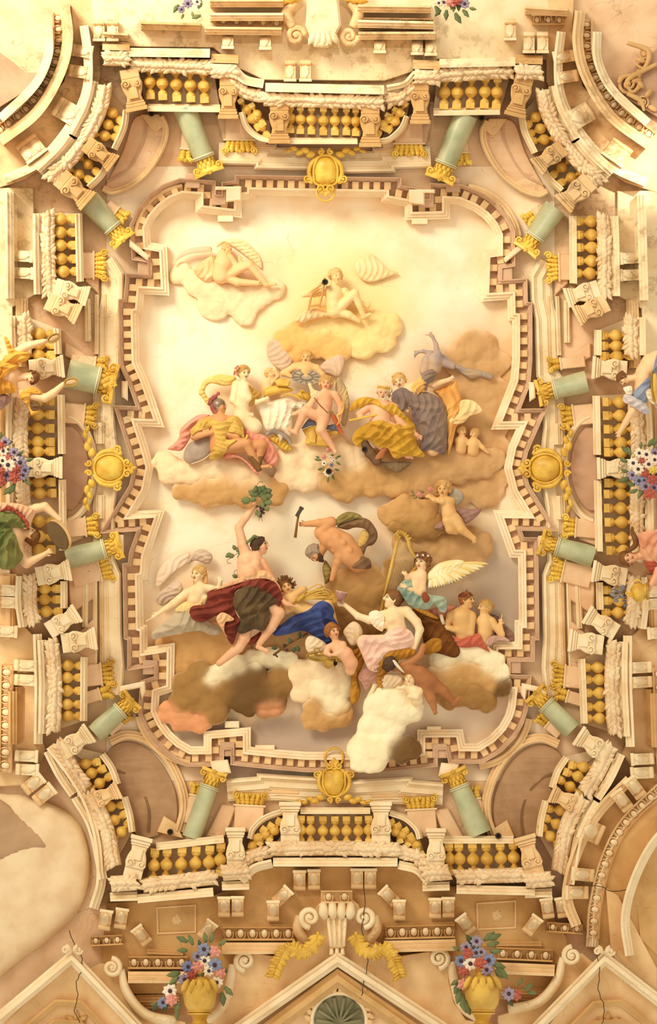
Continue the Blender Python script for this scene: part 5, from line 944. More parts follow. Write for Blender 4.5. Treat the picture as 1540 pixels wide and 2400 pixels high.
f.limb((840, 590, 4, 11), (800, 760, 8, 8.5), (970, 925, 12, 5)).hand((970, 925, 12), (1, -.1), 19, .5).limb((990, 650, 2, 9), (1060, 780, 2, 7), (1150, 755, 8, 4.6)).hand((1150, 755, 8), (.9, -.5), 18, .5)
veil = cm('yellow_veil', '#F5D886', '#E4BC5E')
f.cloth('veil', [(830, 500), (740, 478), (640, 470), (480, 530), (410, 670), (440, 720), (520, 820), (545, 770), (480, 660), (545, 570), (700, 600), (815, 570)], 9, -10, veil, (75, 9, 2.5)).cloth('sash', [(970, 580), (1060, 650), (1115, 670), (1120, 720), (1060, 770), (1010, 830), (985, 800), (1020, 740), (1000, 660)], 9, 4, cm('ochre_sash', '#C99A48', '#A87A32'), (60, 9, 2.5))
for i, (x, y) in enumerate(((830, 400), (820, 440), (850, 380), (815, 465))): f.piece('hair_rose', place(flower(4.5, 6, i), rp('C', (x, y)), (0, -1), 1, f.z + 14), cm('rose_pink', '#E9A292', '#DB8478'))
f.build()
f = Fig('seated soldier in plumed helmet and gold tunic leaning on his shield', 'C', (640, 1100), 56, 'ruddy')
f.head((648, 830), 17.5, (-.25, -1), (.85, -.22, .45), 'dark', 'bald', (640, 960), 8.5, beard=None).limb((470, 1010, 0, 12), (640, 980, 0, 13), (830, 1000, 0, 12)).limb((640, 1020, 0, 25), (640, 1130, 0, 22), (640, 1290, -2, 22)).limb((440, 1030, 2, 11), (365, 1170, 8, 9), (570, 1120, 18, 5.6)).hand((560, 1120, 18), (1, .1), 20, .5, -1).limb((850, 1030, 2, 11), (840, 1170, 8, 8.5), (600, 1100, 18, 5.6)).hand((610, 1105, 18), (-.9, .5), 20, .6)
f.limb((680, 1290, 0, 17), (950, 1240, 14, 12), (1070, 1480, 6, 7)).foot((1090, 1520, 6), (1240, 1500, 6), 4.6).limb((760, 1300, -6, 15), (1130, 1260, 4, 12), (1080, 1440, 0, 8))
tun = cm('gold_tunic', '#E2B85E', '#B98A3A'); pk = cm('coral_cloak', '#F0A48C', '#DC7E68')
f.cloth('cloak', [(540, 930), (430, 920), (330, 970), (210, 1080), (190, 1180), (120, 1260), (60, 1310), (150, 1330), (230, 1320), (320, 1180), (340, 1080), (450, 990)], 13, -16, pk, (50, 12, 4)).cloth('cloak_hem', [(900, 1040), (1050, 1120), (1180, 1170), (1230, 1240), (1310, 1380), (1285, 1500), (1180, 1480), (1100, 1380), (1000, 1260), (930, 1180)], 13, -14, pk, (40, 12, 4)).cloth('cloak_fold', [(730, 1345), (870, 1390), (960, 1450), (1060, 1540), (1090, 1590), (1050, 1595), (960, 1480), (850, 1410), (700, 1420)], 8, -2, pk, (30, 10, 3))
f.cloth('tunic', [(470, 960), (560, 960), (610, 1000), (690, 1005), (760, 960), (840, 960), (800, 1050), (740, 1110), (720, 1200), (840, 1210), (750, 1280), (730, 1340), (640, 1420), (530, 1425), (570, 1300), (600, 1200), (560, 1060)], 24, 2, tun, (80, 10, 3)).cloth('sleeve', [(330, 1080), (420, 1000), (510, 955), (560, 1040), (500, 1090), (400, 1110), (340, 1160), (315, 1110)], 17, 4, tun, (60, 8, 3)).cloth('sleeve', [(770, 950), (850, 940), (910, 1050), (925, 1180), (860, 1140), (740, 1110), (760, 1040)], 17, 4, tun, (100, 8, 3))
bt = cm('buskin_brown', '#8A6238', '#6E4C2A')
f.piece('buskin', sdf(limb((*f.P((1010, 1400, 9)), 9.5), (*f.P((1090, 1530, 6)), 7.5)), 1.5), bt).piece('buskin', sdf(limb((*f.P((1095, 1400, 1)), 9.5), (*f.P((1080, 1500, 0)), 8)), 1.5), bt)
g, r = f.g, f.hr; f.piece('helmet', sdf(ell(g(0, .36, -.2), np.array((.95, .8, 1.0)) * r, f.hA) + [('c', g(0, .5, .75), g(0, .3, -.9), 3, 3), ('c', g(.5, -.5, -.2), g(.55, .1, -.1), 3, 3)], 1.4, 2), M('helmet_steel', '#A68E78', '#6E5C4C', rough=.35, metal=.3))
rs = np.random.RandomState(1); f.piece('plume', sdf([p for i in range(26) for p in ell(np.array(f.P((620 - 70 * math.sin(i / 25 * 3) + rs.randn() * 12, 690 + i * 8.5, 4))) + rs.randn(3) * 2, (4.5, 4.5, 4))], 1.5, 2), cm('plume_wine', '#B0655A', '#96504A'))
f.tub('sword_hilt', [(930, 1230, 22), (965, 1150, 24)], [2, 3.4], GOLD, 8, False).build()
prop('shield', 'round grey-violet shield under the crossed arms of the helmeted soldier', 'shield', rp('C', (430, 1320)), 50, [('disc', pillow(rps('C', [(240, 1380), (290, 1260), (390, 1200), (520, 1150), (600, 1160), (612, 1230), (580, 1320), (480, 1420), (330, 1480), (260, 1450)]), 12, 46), M('shield_grey', '#C4AC98', '#9C8878', rough=.5)), ('rim', tube(np.array([(*rp('C', p), 56.) for p in catmull([(600, 1160), (612, 1230), (580, 1320), (480, 1420), (330, 1480)], 6)]), 1.6), M('shield_rim', '#D8C2A2'))])
prop('scrolled_car_front', 'gilded scroll with a grey fur strap between the soldier and the winged boy', 'ornament', rp('D', (300, 1320)), 40, [('gilded_scroll', pillow(rps('D', [(150, 1270), (230, 1230), (330, 1260), (400, 1330), (435, 1410), (330, 1425), (250, 1350)]), 10, 36, None, 2.6, (60, 8, 2.5)), GOLD), ('fur', tube(catmull([(*rp('D', p), 48.) for p in ((125, 1230), (200, 1185), (290, 1215), (380, 1270), (425, 1345))], 6), [4, 5.5, 6, 5.5, 4.5]), M('grey_fur', '#A99A88', '#7C7064')), ('fur_tail', tube(catmull([(*rp('D', p), 50.) for p in ((270, 1220), (300, 1260), (290, 1300))], 5), [4, 5, 3]), M('pale_fur', '#DCC8A8'))])
# winged boy with bow
f = Fig('laughing curly winged boy seated on a gilded throne with a bow', 'D', (820, 900), 58, 'rosy')
f.head((842, 605), 16.5, (.1, -1), (-.05, .1, 1), 'blond', 'curly', (835, 720), 7).limb((740, 760, 0, 9), (835, 740, 2, 11), (930, 740, 0, 9)).limb((835, 770, 2, 17), (830, 860, 3, 16.5), (810, 980, 2, 18), (800, 1030, 2, 17))
f.limb((715, 770, 2, 8.5), (650, 870, 6, 7.5), (480, 970, 12, 4.8)).hand((480, 970, 12), (-1, .25), 16, .4, 1, .2).limb((950, 745, 2, 8.5), (1020, 880, 4, 7.5), (1005, 1050, 10, 4.6)).hand((1005, 1050, 10), (-.2, 1), 16, .9)
f.limb((760, 1010, 4, 14), (590, 945, 14, 11), (480, 1180, 8, 6.5)).foot((475, 1205, 8), (370, 1150, 8), 4.4).limb((810, 1050, 6, 15), (780, 1160, 20, 11), (920, 1370, 8, 6.5)).foot((930, 1385, 8), (965, 1450, 8), 4.8)
cw = cm('cream_feather', '#F6E0B4', '#E6C68E'); gw = cm('dun_feather', '#CDB084', '#AE9066')
f.cloth('wing', [(625, 620), (660, 610), (700, 680), (780, 720), (710, 800), (660, 770), (650, 700)], 6, -8, cw, (60, 7, 2)).cloth('wing', [(955, 650), (985, 540), (1040, 580), (1100, 700), (1125, 850), (1110, 1000), (1070, 1130), (1010, 1060), (980, 900)], 7, -12, gw, (15, 8, 2))
f.tub('strap', [(700, 780, 18), (760, 860, 21), (860, 960, 19)], 1.1, bt).build()
prop('bow', 'small golden bow held low by the winged boy', 'bow', rp('D', (1060, 820)), 72, [('limb', tube(catmull([(*rp('D', p), 76.) for p in ((1098, 645), (1075, 720), (1050, 820), (1052, 900), (1025, 970), (980, 992), (1000, 1060), (975, 1110))], 5), [1.2, 2, 2.2, 2.2, 1.2]), GOLD)])
prop('quiver', 'red quiver of arrows at the winged boy hip', 'quiver', rp('D', (970, 1110)), 72, [('case', tube([(*rp('D', (925, 990)), 72), (*rp('D', (1030, 1210)), 66)], [5, 5.5, 4.5], 10), cm('vermilion', '#CC6A44', '#B4552F'))] + [('arrow', tube([(*rp('D', (925 + k, 995)), 74), (*rp('D', (895 + k * 2, 945)), 76)], [.8, 1.6], 6), M('arrow_wood', '#A4824C')) for k in (-8, 0, 8, 14)])
prop('throne', 'gilded block throne under the winged boy', 'throne', rp('D', (760, 1220)), 44, [('block', prism(rps('D', [(555, 1170), (690, 1110), (760, 1170), (880, 1180), (1000, 1150), (1000, 1230), (900, 1240), (890, 1380), (740, 1360), (600, 1340), (605, 1250)]), 30, 54, 3), GOLD), ('side', prism(rps('D', [(620, 1190), (690, 1150), (730, 1220), (720, 1330), (640, 1320)]), 50, 58, 2), BAL)])
prop('cushion', 'blue tasselled cushion on the gilded throne', 'cushion', rp('D', (770, 1100)), 56, [('pad', pillow(rps('D', [(550, 1160), (600, 1070), (650, 1030), (750, 1050), (860, 1110), (980, 1095), (985, 1190), (870, 1165), (760, 1160), (690, 1110)]), 9, 50, None, 2.6, (70, 8, 2)), cm('cushion_blue', '#8890A0', '#686E84'))])
def rose_spray(label, pts, z, leaves, grp=None, reg='D', nm='flower_spray', stems=()):
    c = np.mean([rp(reg, p[:2]) for p in pts], 0); t = thing(nm, label, 'flowers', (c[0], c[1], z), grp)
    for i, (x, y, r, m) in enumerate(pts):
        r = r * (1.3 if nm == 'bouquet' else 1); p = rp(reg, (x, y)); fl = obj('flower', place(flower(r, 8 if m in ('white', 'violet', 'blue') else 6, i), p, (math.cos(i), math.sin(i)), 1, z + 3 + i % 3), FL[m], t)
        obj('flower_heart', merge(ball((*p, z + 5 + i % 3), r * .28, 8, 5, .8), *( [] if m in ('white', 'violet', 'blue') else [place(flower(r * .55, 5, i + 9), p, (1, 0), 1, z + 5 + i % 3)])), FL['heart'] if m in ('white', 'violet', 'blue') else FL[m], fl)
    rs = random.Random(len(pts))
    if nm == 'bouquet': leaves = leaves + [(x + rs.uniform(-1, 1) * 40, y + rs.uniform(-1, 1) * 40, rs.uniform(0, 360), rs.uniform(18, 28), rs.choice(('green', 'dkgreen'))) for x, y, r, m in pts]
    for x, y, a, L, *m in leaves: obj('leaf', place(leaf(L, L * .26, 2.5, 2, L * .15 * rs.uniform(-1, 1), 7), rp(reg, (x, y)), (math.cos(math.radians(a)), math.sin(math.radians(a))), 1, z + rs.uniform(-1, 2)), FL[m[0] if m else 'green'], t)
    for q in stems: obj('stem', tube(catmull([(*rp(reg, p), z) for p in q], 5), .9, 5), FL['green'], t)
    return t
FL = {'pink': M('petal_pink', '#E8A493', '#D98A78'), 'red': M('petal_red', '#C46C58', '#A65244'), 'white': M('petal_white', '#F6E6CE', '#E2CDB4'), 'violet': M('petal_violet', '#A898A8', '#8A7C94'), 'blue': M('petal_blue', '#8E92AA', '#70759A'), 'yellow': M('petal_yellow', '#EBCF62'), 'heart': M('flower_heart', '#4A3644'), 'green': M('leaf_green', '#7C8254', '#5A6440'), 'dkgreen': M('leaf_dark_green', '#586244', '#3E4832'), 'grape': M('grape', '#5A3C3E', '#3E2A30', rough=.35), 'olive': M('leaf_olive', '#9A8E58', '#7A7044')}
rose_spray('small spray of roses and anemones lying on the central cloud', [(870, 1410, 8, 'pink'), (815, 1490, 8.5, 'pink'), (820, 1570, 8, 'white'), (910, 1590, 7, 'violet'), (870, 1680, 13, 'white'), (895, 1500, 5, 'white'), (1000, 1520, 5, 'white'), (930, 1540, 6, 'white')], 52, [(780, 1530, 190, 17), (930, 1430, -60, 12), (960, 1510, -20, 15), (970, 1560, 20, 12), (800, 1630, 160, 14), (950, 1640, 20, 12), (870, 1740, 100, 14), (920, 1720, 70, 12), (900, 1470, 10, 10), (760, 1500, 200, 10)], None, 'D')
# king, queen, birds
f = Fig('bearded king in a golden robe holding a sceptre', 'E', (320, 840), 56, 'rosy')
f.head((345, 618), 19, (.1, -1), (-.12, .06, 1), 'white', 'cap', (345, 715), 8.5, beard='white').limb((210, 740, 0, 12), (330, 730, 0, 14), (440, 750, 0, 12)).limb((320, 770, 2, 26), (310, 860, 2, 24), (330, 940, 2, 26)).limb((195, 750, 2, 11), (125, 810, 8, 8), (140, 830, 18, 6)).hand((120, 815, 20), (.3, 1), 20, .9).limb((440, 790, 2, 11), (500, 890, 8, 9), (640, 1000, 12, 5.6)).hand((640, 1000, 12), (.9, .45), 22, .25, 1, .2)
f.limb((300, 930, 4, 18), (230, 1000, 14, 15), (340, 1120, 6, 9)).limb((380, 940, 4, 18), (450, 960, 18, 15), (560, 1180, 6, 8)).foot((555, 1190, 6), (612, 1200, 6), 4.4)
yr = cm('yellow_robe', '#D9A83C', '#B58424')
f.cloth('robe', [(60, 1040), (90, 960), (200, 890), (330, 865), (440, 905), (560, 880), (620, 900), (640, 1000), (640, 1080), (710, 1170), (700, 1200), (600, 1190), (540, 1190), (440, 1210), (380, 1120), (300, 1110), (200, 1040), (150, 1110), (90, 1090)], 26, 4, yr, (55, 14, 5), [([(250, 900), (430, 930), (480, 1030), (560, 1150)], 8, 9), ([(200, 1030), (300, 960)], 6, 7)])
f.cloth('cloak', [(30, 790), (80, 690), (180, 655), (290, 680), (340, 735), (430, 715), (510, 790), (600, 890), (540, 880), (440, 830), (340, 760), (230, 715), (140, 750)], 16, 6, yr, (30, 10, 3))
for i in range(8): a = -1.1 + i * .31; b = f.g(.85 * math.sin(a), .55, .8 * math.cos(a) - .1); f.piece('crown_point', tube([b, b + np.array((0.1, -1, 0)) * 7], [2.2, .5], 6), GOLD)
f.piece('crown_band', tube([f.g(.85 * math.sin(a), .52, .82 * math.cos(a) - .1) for a in np.linspace(-1.3, 1.3, 14)], 1.5, 6), GOLD).build()
prop('sceptre', 'gilded sceptre in the bearded king hand', 'sceptre', rp('E', (160, 840)), 78, [('rod', tube([(*rp('E', (40, 868)), 78), (*rp('E', (285, 815)), 80)], [2.6, 1.9, 1.9, 2.4], 8), GOLD), ('knob', ball((*rp('E', (42, 866)), 78), 3), GOLD), ('knob', ball((*rp('E', (282, 815)), 80), 2.8), GOLD)])
f = Fig('crowned woman in a violet gown and orange mantle bending to the king', 'E', (650, 760), 50, 'fair')
f.head((486, 510), 18, (-.4, -.9), (-.12, .3, .95), 'blond', 'bun', (555, 575), 7.5).limb((480, 640, 0, 10), (570, 590, 2, 14), (680, 540, 0, 11)).limb((590, 640, 2, 20), (650, 720, 2, 18), (740, 830, 2, 28), (770, 960, 0, 24), (790, 1120, -4, 18)).limb((720, 520, 2, 10), (800, 545, 6, 8), (935, 500, 8, 5)).hand((935, 500, 8), (.8, -.6), 20, .7).limb((480, 640, 2, 10), (460, 720, 4, 8), (560, 780, 6, 6))
vg = cm('violet_gown', '#97806E', '#6E5C5E'); om = cm('orange_mantle', '#F0B86A', '#DD9A4C')
f.cloth('mantle', [(790, 600), (900, 560), (1000, 505), (1030, 620), (1055, 720), (1045, 800), (1055, 880), (1000, 930), (960, 1090), (920, 1180), (900, 900), (880, 720), (830, 640)], 16, -6, om, (10, 13, 4)).cloth('scarf', [(1040, 690), (1150, 690), (1235, 770), (1200, 805), (1120, 830), (1060, 890), (960, 900), (940, 860), (1020, 800)], 10, 4, cm('pale_scarf', '#F8DCA2', '#EFC888'), (30, 12, 3))
f.cloth('gown', [(430, 610), (520, 570), (600, 610), (690, 600), (800, 640), (890, 720), (912, 850), (905, 1160), (830, 1150), (760, 1130), (680, 1140), (690, 1000), (620, 900), (595, 790), (580, 740), (510, 790), (470, 720), (415, 690)], 27, 3, vg, (20, 14, 4), [([(600, 740), (760, 760), (880, 740)], 5, 8), ([(650, 850), (760, 900), (860, 1050)], 6, 9)]).cloth('bodice', [(610, 530), (680, 470), (780, 405), (808, 440), (760, 530), (720, 610), (680, 610), (640, 640), (600, 600)], 18, 8, om, (60, 8, 3)).cloth('sleeve', [(690, 450), (770, 404), (810, 430), (800, 500), (745, 540), (735, 600), (700, 570)], 16, 12, vg, (70, 8, 3))
for i in range(6): b = f.g(-.6 + i * .24, .8, .35); f.piece('crown_point', tube([b, b + np.array((-.35, -.9, 0)) * 5], [1.8, .5], 6), GOLD)
f.build()
pkm = M('peacock_grey', '#D0B08C', '#A4969A'); tl = M('peacock_tail', '#BCA07A', '#9A92A0')
f = Fig('tall peacock with raised neck and long train behind the violet gown', 'E', (820, 320), 32, pkm, name='peacock', cat='bird')
f.limb((800, 400, -2, 16), (810, 320, 2, 17), (830, 270, 3, 9), (815, 180, 4, 5), (785, 110, 5, 3.8), (768, 95, 5, 4.4)).limb((768, 95, 5, 3), (712, 94, 4, .9)).limb((840, 330, -2, 12), (960, 380, -4, 8)).cloth('train', [(860, 270), (940, 310), (1060, 385), (1200, 410), (1330, 460), (1310, 500), (1220, 475), (1120, 490), (1000, 410), (870, 380)], 8, -10, tl, (110, 8, 2)).piece('crest', merge(*[tube([f.P((770, 90, 6)), f.P((762 + i * 9, 70, 7))], [.6, 1.3], 5) for i in range(3)]), pkm).piece('eye', ball(f.P((762, 92, 9)), .9, 6, 4), IRIS).build()
f = Fig('second peacock with its neck bent down left of the tall one', 'E', (720, 300), 26, pkm, name='peacock', cat='bird')
f.limb((720, 420, -2, 14), (740, 330, 2, 13), (770, 265, 3, 7), (700, 243, 4, 4), (650, 252, 5, 3.4), (630, 270, 5, 3.8)).limb((630, 270, 5, 2.6), (620, 312, 4, .9)).piece('crest', merge(*[tube([f.P((634, 262, 6)), f.P((618 + i * 9, 240, 7))], [.6, 1.3], 5) for i in range(3)]), pkm).piece('eye', ball(f.P((628, 272, 8)), .9, 6, 4), IRIS).build()
f = Fig('dark brown eagle with raised open beak at the king feet', 'E', (200, 1120), 62, M('eagle_brown', '#7E5E42', '#5E4430'), name='eagle', cat='bird')
f.limb((280, 1230, -4, 12), (220, 1160, 0, 12), (175, 1080, 2, 9), (160, 1010, 4, 7), (168, 985, 5, 7)).limb((172, 985, 6, 4.4), (192, 945, 6, 1.4)).limb((165, 985, 5, 3), (180, 975, 5, 1.4)).piece('eye', ball(f.P((158, 985, 12)), 1.1, 6, 4), BAL_L).cloth('tail', [(240, 1230), (330, 1240), (430, 1240), (590, 1245), (540, 1300), (460, 1340), (360, 1290)], 7, -10, M('eagle_tail', '#8C7352', '#6E5A40'), (20, 8, 2))
for i in range(9): f.piece('wing_feather', place(leaf(28, 4, 3, 1), rp('E', (250 + i * 8, 1220 - i * 8)), (1, -.6 - .1 * i + .3), 1, f.z + 6 + i * .3), M('eagle_rust', '#D08A58', '#B56C40'))
f.build()
for x, y, hx, lb in ((1050, 965, .5, 'left one of the pair of faint small children by the right cornice tip'), (1160, 985, -.6, 'right one of the pair of faint small children by the right cornice tip')):
    f = Fig(lb, 'E', (x, y + 80), 30, 'gold', group='pair of faint children'); f.head((x, y), 12.5, (-.1 * hx, -1), (hx, .05 if hx > 0 else -.3, .7), 'blond', 'cap', (x - 10, y + 70), 6).limb((x - 40, y + 80, 0, 7), (x + 30, y + 85, 0, 7)).limb((x - 5, y + 90, 0, 14), (x - 10, y + 160, -4, 14)).limb((x + 35, y + 85, 2, 6), (x + 80, y + 130, 4, 5), (x + 110, y + 165, 4, 3.4)).hand((x + 110, y + 165, 4), (1, .3), 10).build()
# child with roses
f = Fig('curly child with one grey wing leaning on a brown cloud with roses', 'H', (820, 330), 58, 'gold')
f.head((765, 178), 18.5, (.05, -1), (-.15, .35, .9), 'blond', 'curly', (780, 260), 7.5).limb((740, 275, 0, 8), (840, 285, 0, 9)).limb((800, 300, 0, 15), (820, 400, 0, 17), (850, 450, 0, 16)).limb((830, 290, 4, 8), (760, 290, 12, 7), (680, 275, 14, 5), (640, 245, 14, 4.4)).hand((645, 250, 14), (-1, -.2), 15, .5).limb((740, 275, 4, 7), (690, 275, 8, 6), (650, 230, 10, 4.4))
f.limb((870, 450, 2, 15), (930, 540, 6, 11), (1040, 625, 4, 6.5)).foot((1042, 628, 4), (1050, 662, 4), 4.6).limb((810, 460, 2, 14), (830, 540, 0, 11), (880, 560, -4, 8)).cloth('wing', [(800, 250), (840, 190), (890, 175), (948, 220), (940, 290), (880, 325), (830, 310)], 6, -8, cm('grey_wing', '#BCAE98', '#A0947E'), (100, 8, 1.5)).cloth('drapery', [(860, 345), (1000, 360), (1090, 350), (1110, 375), (1050, 440), (970, 490), (930, 430)], 10, -6, cm('mauve_cloth', '#B08878', '#8E6A64'), (70, 10, 3)).cloth('drapery', [(680, 530), (740, 470), (790, 470), (770, 540), (720, 540)], 8, -10, cm('mauve_cloth'), (40, 9, 2)).build()
rose_spray('two pink roses with leaves in the hand of the curly child', [(650, 180, 9, 'pink'), (552, 228, 9, 'pink')], 74, [(590, 210, 200, 14, 'olive'), (510, 235, 190, 12, 'olive'), (500, 215, 220, 13, 'olive'), (530, 250, 160, 12, 'olive')], None, 'H')
# striding man with grapes
f = Fig('striding man with bare chest raising a bunch of grapes', 'F', (980, 900), 66, 'rosy', vox=1.3)
f.head((1048, 635), 20.5, (-.22, -1), (.93, -.12, .34), 'dark', 'cap', (1000, 740), 10.5).limb((930, 720, 0, 14), (1000, 745, 2, 16), (1060, 780, 0, 11)).limb((945, 780, 0, 26), (960, 860, 3, 30), (1000, 980, 2, 32), (990, 1060, 0, 28)).limb((930, 720, 2, 14), (895, 620, 4, 12), (862, 475, 4, 9.5), (925, 385, 6, 9), (990, 300, 8, 6)).hand((988, 305, 8), (.35, -1), 23, .9)
f.ball((930, 775, 19), 12).ball((1015, 790, 17), 11).ball((960, 870, 26), 16)
f.limb((1070, 790, 0, 11), (1190, 1010, 2, 10), (1230, 1110, 10, 7.5), (1290, 1150, 14, 5.6)).hand((1285, 1145, 14), (.9, .35), 22, .7, -1).limb((1290, 1150, 16, 2.2), (1380, 1172, 18, 1.5))
f.limb((1050, 1060, 4, 22), (1215, 1230, 16, 14), (1150, 1350, 12, 11.5), (1045, 1495, 6, 7)).foot((1040, 1530, 6), (1140, 1575, 6), 5.4).limb((960, 1120, -2, 22), (910, 1440, 2, 14.5), (860, 1530, 2, 12), (690, 1670, -6, 7.5))
red = cm('wine_cloak', '#8E4030', '#6E2E26'); pch = cm('peach_lining', '#EFBE8E', '#DB9C6C'); br = cm('olive_kilt', '#6C5538', '#4E3E2A')
f.cloth('cloak', [(600, 1035), (750, 985), (900, 935), (1050, 920), (1150, 935), (1215, 1000), (1250, 1090), (1215, 1170), (1120, 1070), (1000, 1000), (860, 1020), (815, 1110), (835, 1220), (880, 1310), (850, 1400), (810, 1505), (760, 1450), (720, 1330), (690, 1245), (560, 1305), (470, 1295), (428, 1225), (455, 1165), (560, 1150), (585, 1080)], 16, 14, red, (70, 15, 6), [([(620, 1080), (760, 1040), (900, 980)], 7, 8), ([(480, 1240), (620, 1210), (760, 1180)], 6, 9)])
f.cloth('cloak_hem', [(930, 1480), (1010, 1420), (1060, 1390), (1040, 1470), (970, 1510)], 8, -6, red, (60, 9, 2))
f.cloth('kilt', [(880, 1010), (1000, 985), (1110, 1040), (1205, 1125), (1130, 1180), (1140, 1250), (1080, 1380), (1000, 1370), (900, 1410), (845, 1380), (880, 1290), (825, 1190), (815, 1090)], 36, 12, br, (35, 16, 5), [([(850, 1250), (1000, 1180), (1180, 1130)], 7, 9), ([(900, 1330), (1000, 1250)], 6, 8)])
f.cloth('lining', [(640, 1030), (800, 945), (960, 885), (1060, 848), (1130, 870), (1200, 960), (1100, 925), (960, 935), (800, 985)], 20, 16, pch, (15, 9, 3)).cloth('lining_fold', [(665, 1275), (720, 1220), (820, 1275), (790, 1300), (745, 1310), (735, 1400), (765, 1440), (700, 1350)], 9, 26, pch, (60, 10, 3))
for i in range(9): f.piece('ivy_leaf', place(leaf(9, 4, 2, 3), rp('F', (1035 - i * 11, 552 + abs(i - 2) * 7)), (-.8, -.5 + .18 * i), 1, f.z + 14), FL['green'])
f.build()
t = thing('grape_bunch', 'dark grape bunch with vine leaves in the raised fist', 'grapes', (*rp('F', (1050, 260)), 80)); rs = np.random.RandomState(4)
for i in range(30): u = rs.rand(); obj('grape', ball((*rp('F', (1062 + rs.randn() * 24 * (1.1 - u) - 10 * u, 275 + u * 105)), 82 + rs.rand() * 8), 3.2, 8, 6), FL['grape'], t)
for x, y, a, L in ((1000, 190, -120, 16), (1040, 170, -80, 18), (1080, 170, -40, 18), (1100, 200, -10, 18), (960, 230, 170, 22), (940, 240, 200, 16), (1060, 200, 30, 18), (1090, 240, 20, 20), (1100, 290, 60, 14), (1050, 340, 110, 14), (1020, 150, -100, 14), (1110, 160, -20, 14), (1010, 215, 150, 16), (1030, 330, 120, 12), (980, 175, -140, 12), (1010, 205, -90, 20), (1050, 210, -60, 22), (1075, 190, 10, 22), (1085, 260, -20, 18), (1020, 190, 200, 20), (1000, 160, -70, 14), (1065, 150, -60, 16), (1095, 225, 45, 18), (1060, 255, 70, 16)): obj('vine_leaf', place(leaf(L, L * .46, 3, 4), rp('F', (x, y)), (math.cos(math.radians(a)), math.sin(math.radians(a))), 1, 86 + (x * 7 + y) % 7), FL['green'], t)
for q in ([(1020, 130), (1030, 90), (1060, 68), (1075, 85)], [(1060, 370), (1040, 400), (1045, 415)], [(1060, 375), (1070, 420)]): obj('tendril', tube(catmull([(*rp('F', p), 88.) for p in q], 5), .7, 5), FL['green'], t)
t = thing('vine_sprig', 'vine leaves and tendrils trailing behind the striding man', 'vine', (*rp('F', (830, 700)), 58))
for x, y, a, L in ((850, 690, -60, 18), (835, 670, -120, 14), (820, 720, 170, 16), (860, 720, 60, 16), (800, 720, 200, 14), (780, 715, 150, 12), (855, 700, 0, 14), (850, 910, 200, 14), (870, 900, -30, 12)): obj('vine_leaf', place(leaf(L, L * .42, 3, 3), rp('F', (x, y)), (math.cos(math.radians(a)), math.sin(math.radians(a))), 1, 60), FL['green'], t)
for q in ([(850, 700), (800, 740), (760, 760), (770, 790), (795, 790)], [(850, 910), (820, 870), (840, 850), (850, 870)]): obj('tendril', tube(catmull([(*rp('F', p), 60.) for p in q], 5), .7, 5), FL['green'], t)
t = thing('vine_staff', 'knotty brown staff wound with vine leaves on the dark cloud', 'staff', (*rp('F', (1320, 1500)), 60))
obj('rod', tube([(*rp('F', (1165, 1600)), 62), (*rp('F', (1300, 1500)), 62), (*rp('F', (1470, 1405)), 56)], [2.8, 2.4, 2.2], 8), bt, t)
for x, y, a, L in ((1200, 1530, 170, 14), (1320, 1490, -110, 14), (1370, 1520, 60, 16), (1390, 1430, -60, 12), (1350, 1530, 100, 14), (1410, 1430, 10, 10)): obj('vine_leaf', place(leaf(L, L * .42, 3, 3), rp('F', (x, y)), (math.cos(math.radians(a)), math.sin(math.radians(a))), 1, 66), FL['dkgreen'], t)
for x, y in ((1260, 1505), (1275, 1510), (1290, 1550), (1280, 1560), (1190, 1600), (1200, 1610), (1260, 1520), (1400, 1430)): obj('berry', ball((*rp('F', (x, y)), 67), 2.6, 8, 5), FL['grape'], t)
# pale pointing woman
f = Fig('pale blonde woman pointing left, veil blowing behind her', 'F', (480, 1060), 40, 'pale')
f.head((508, 885), 19, (.1, -1), (-.6, .2, .75), 'blond', 'long', (520, 980), 8).limb((420, 1050, 0, 11), (520, 1010, 0, 13), (620, 1020, 0, 11)).limb((510, 1050, 0, 21), (480, 1130, 0, 20), (450, 1230, -2, 24), (330, 1330, -2, 22), (180, 1400, -6, 12)).ball((455, 1120, 12), 10).ball((560, 1100, 10), 10).limb((410, 1050, 4, 11), (290, 1140, 8, 8.5), (150, 1235, 8, 5)).hand((150, 1235, 8), (-.8, .5), 22, .5).limb((140, 1250, 8, 2), (45, 1300, 8, 1.4)).limb((620, 1020, 0, 9), (690, 1020, 0, 7), (700, 950, 4, 4.6)).hand((700, 960, 4), (-.15, -1), 21, .15, 1, .22)
gl = cm('lilac_grey', '#DCC2A8', '#C4AA94')
f.cloth('skirt', [(110, 1460), (100, 1400), (200, 1310), (330, 1215), (450, 1195), (560, 1290), (700, 1360), (690, 1415), (600, 1420), (520, 1385), (330, 1410), (200, 1440)], 22, 2, cm('grey_skirt', '#CDBA9C', '#B4A286'), (60, 16, 5)).cloth('chemise', [(300, 1205), (400, 1125), (480, 1160), (570, 1085), (590, 1130), (540, 1180), (430, 1215)], 16, 10, cm('butter_cloth', '#FBE2A4', '#EFCB86'), (20, 8, 2)).cloth('veil', [(405, 800), (440, 720), (530, 662), (625, 710), (625, 765), (580, 795), (480, 765)], 7, -18, gl, (70, 10, 3)).cloth('veil', [(135, 1080), (310, 945), (368, 990), (350, 1060), (280, 1110), (180, 1165)], 7, -18, gl, (50, 10, 3)).cloth('veil', [(140, 900), (200, 790), (330, 700), (430, 690), (400, 790), (300, 860), (150, 1000)], 4, -30, cm('faint_veil', '#F3DCC0', '#EBCDAE'), (50, 12, 2)).build()
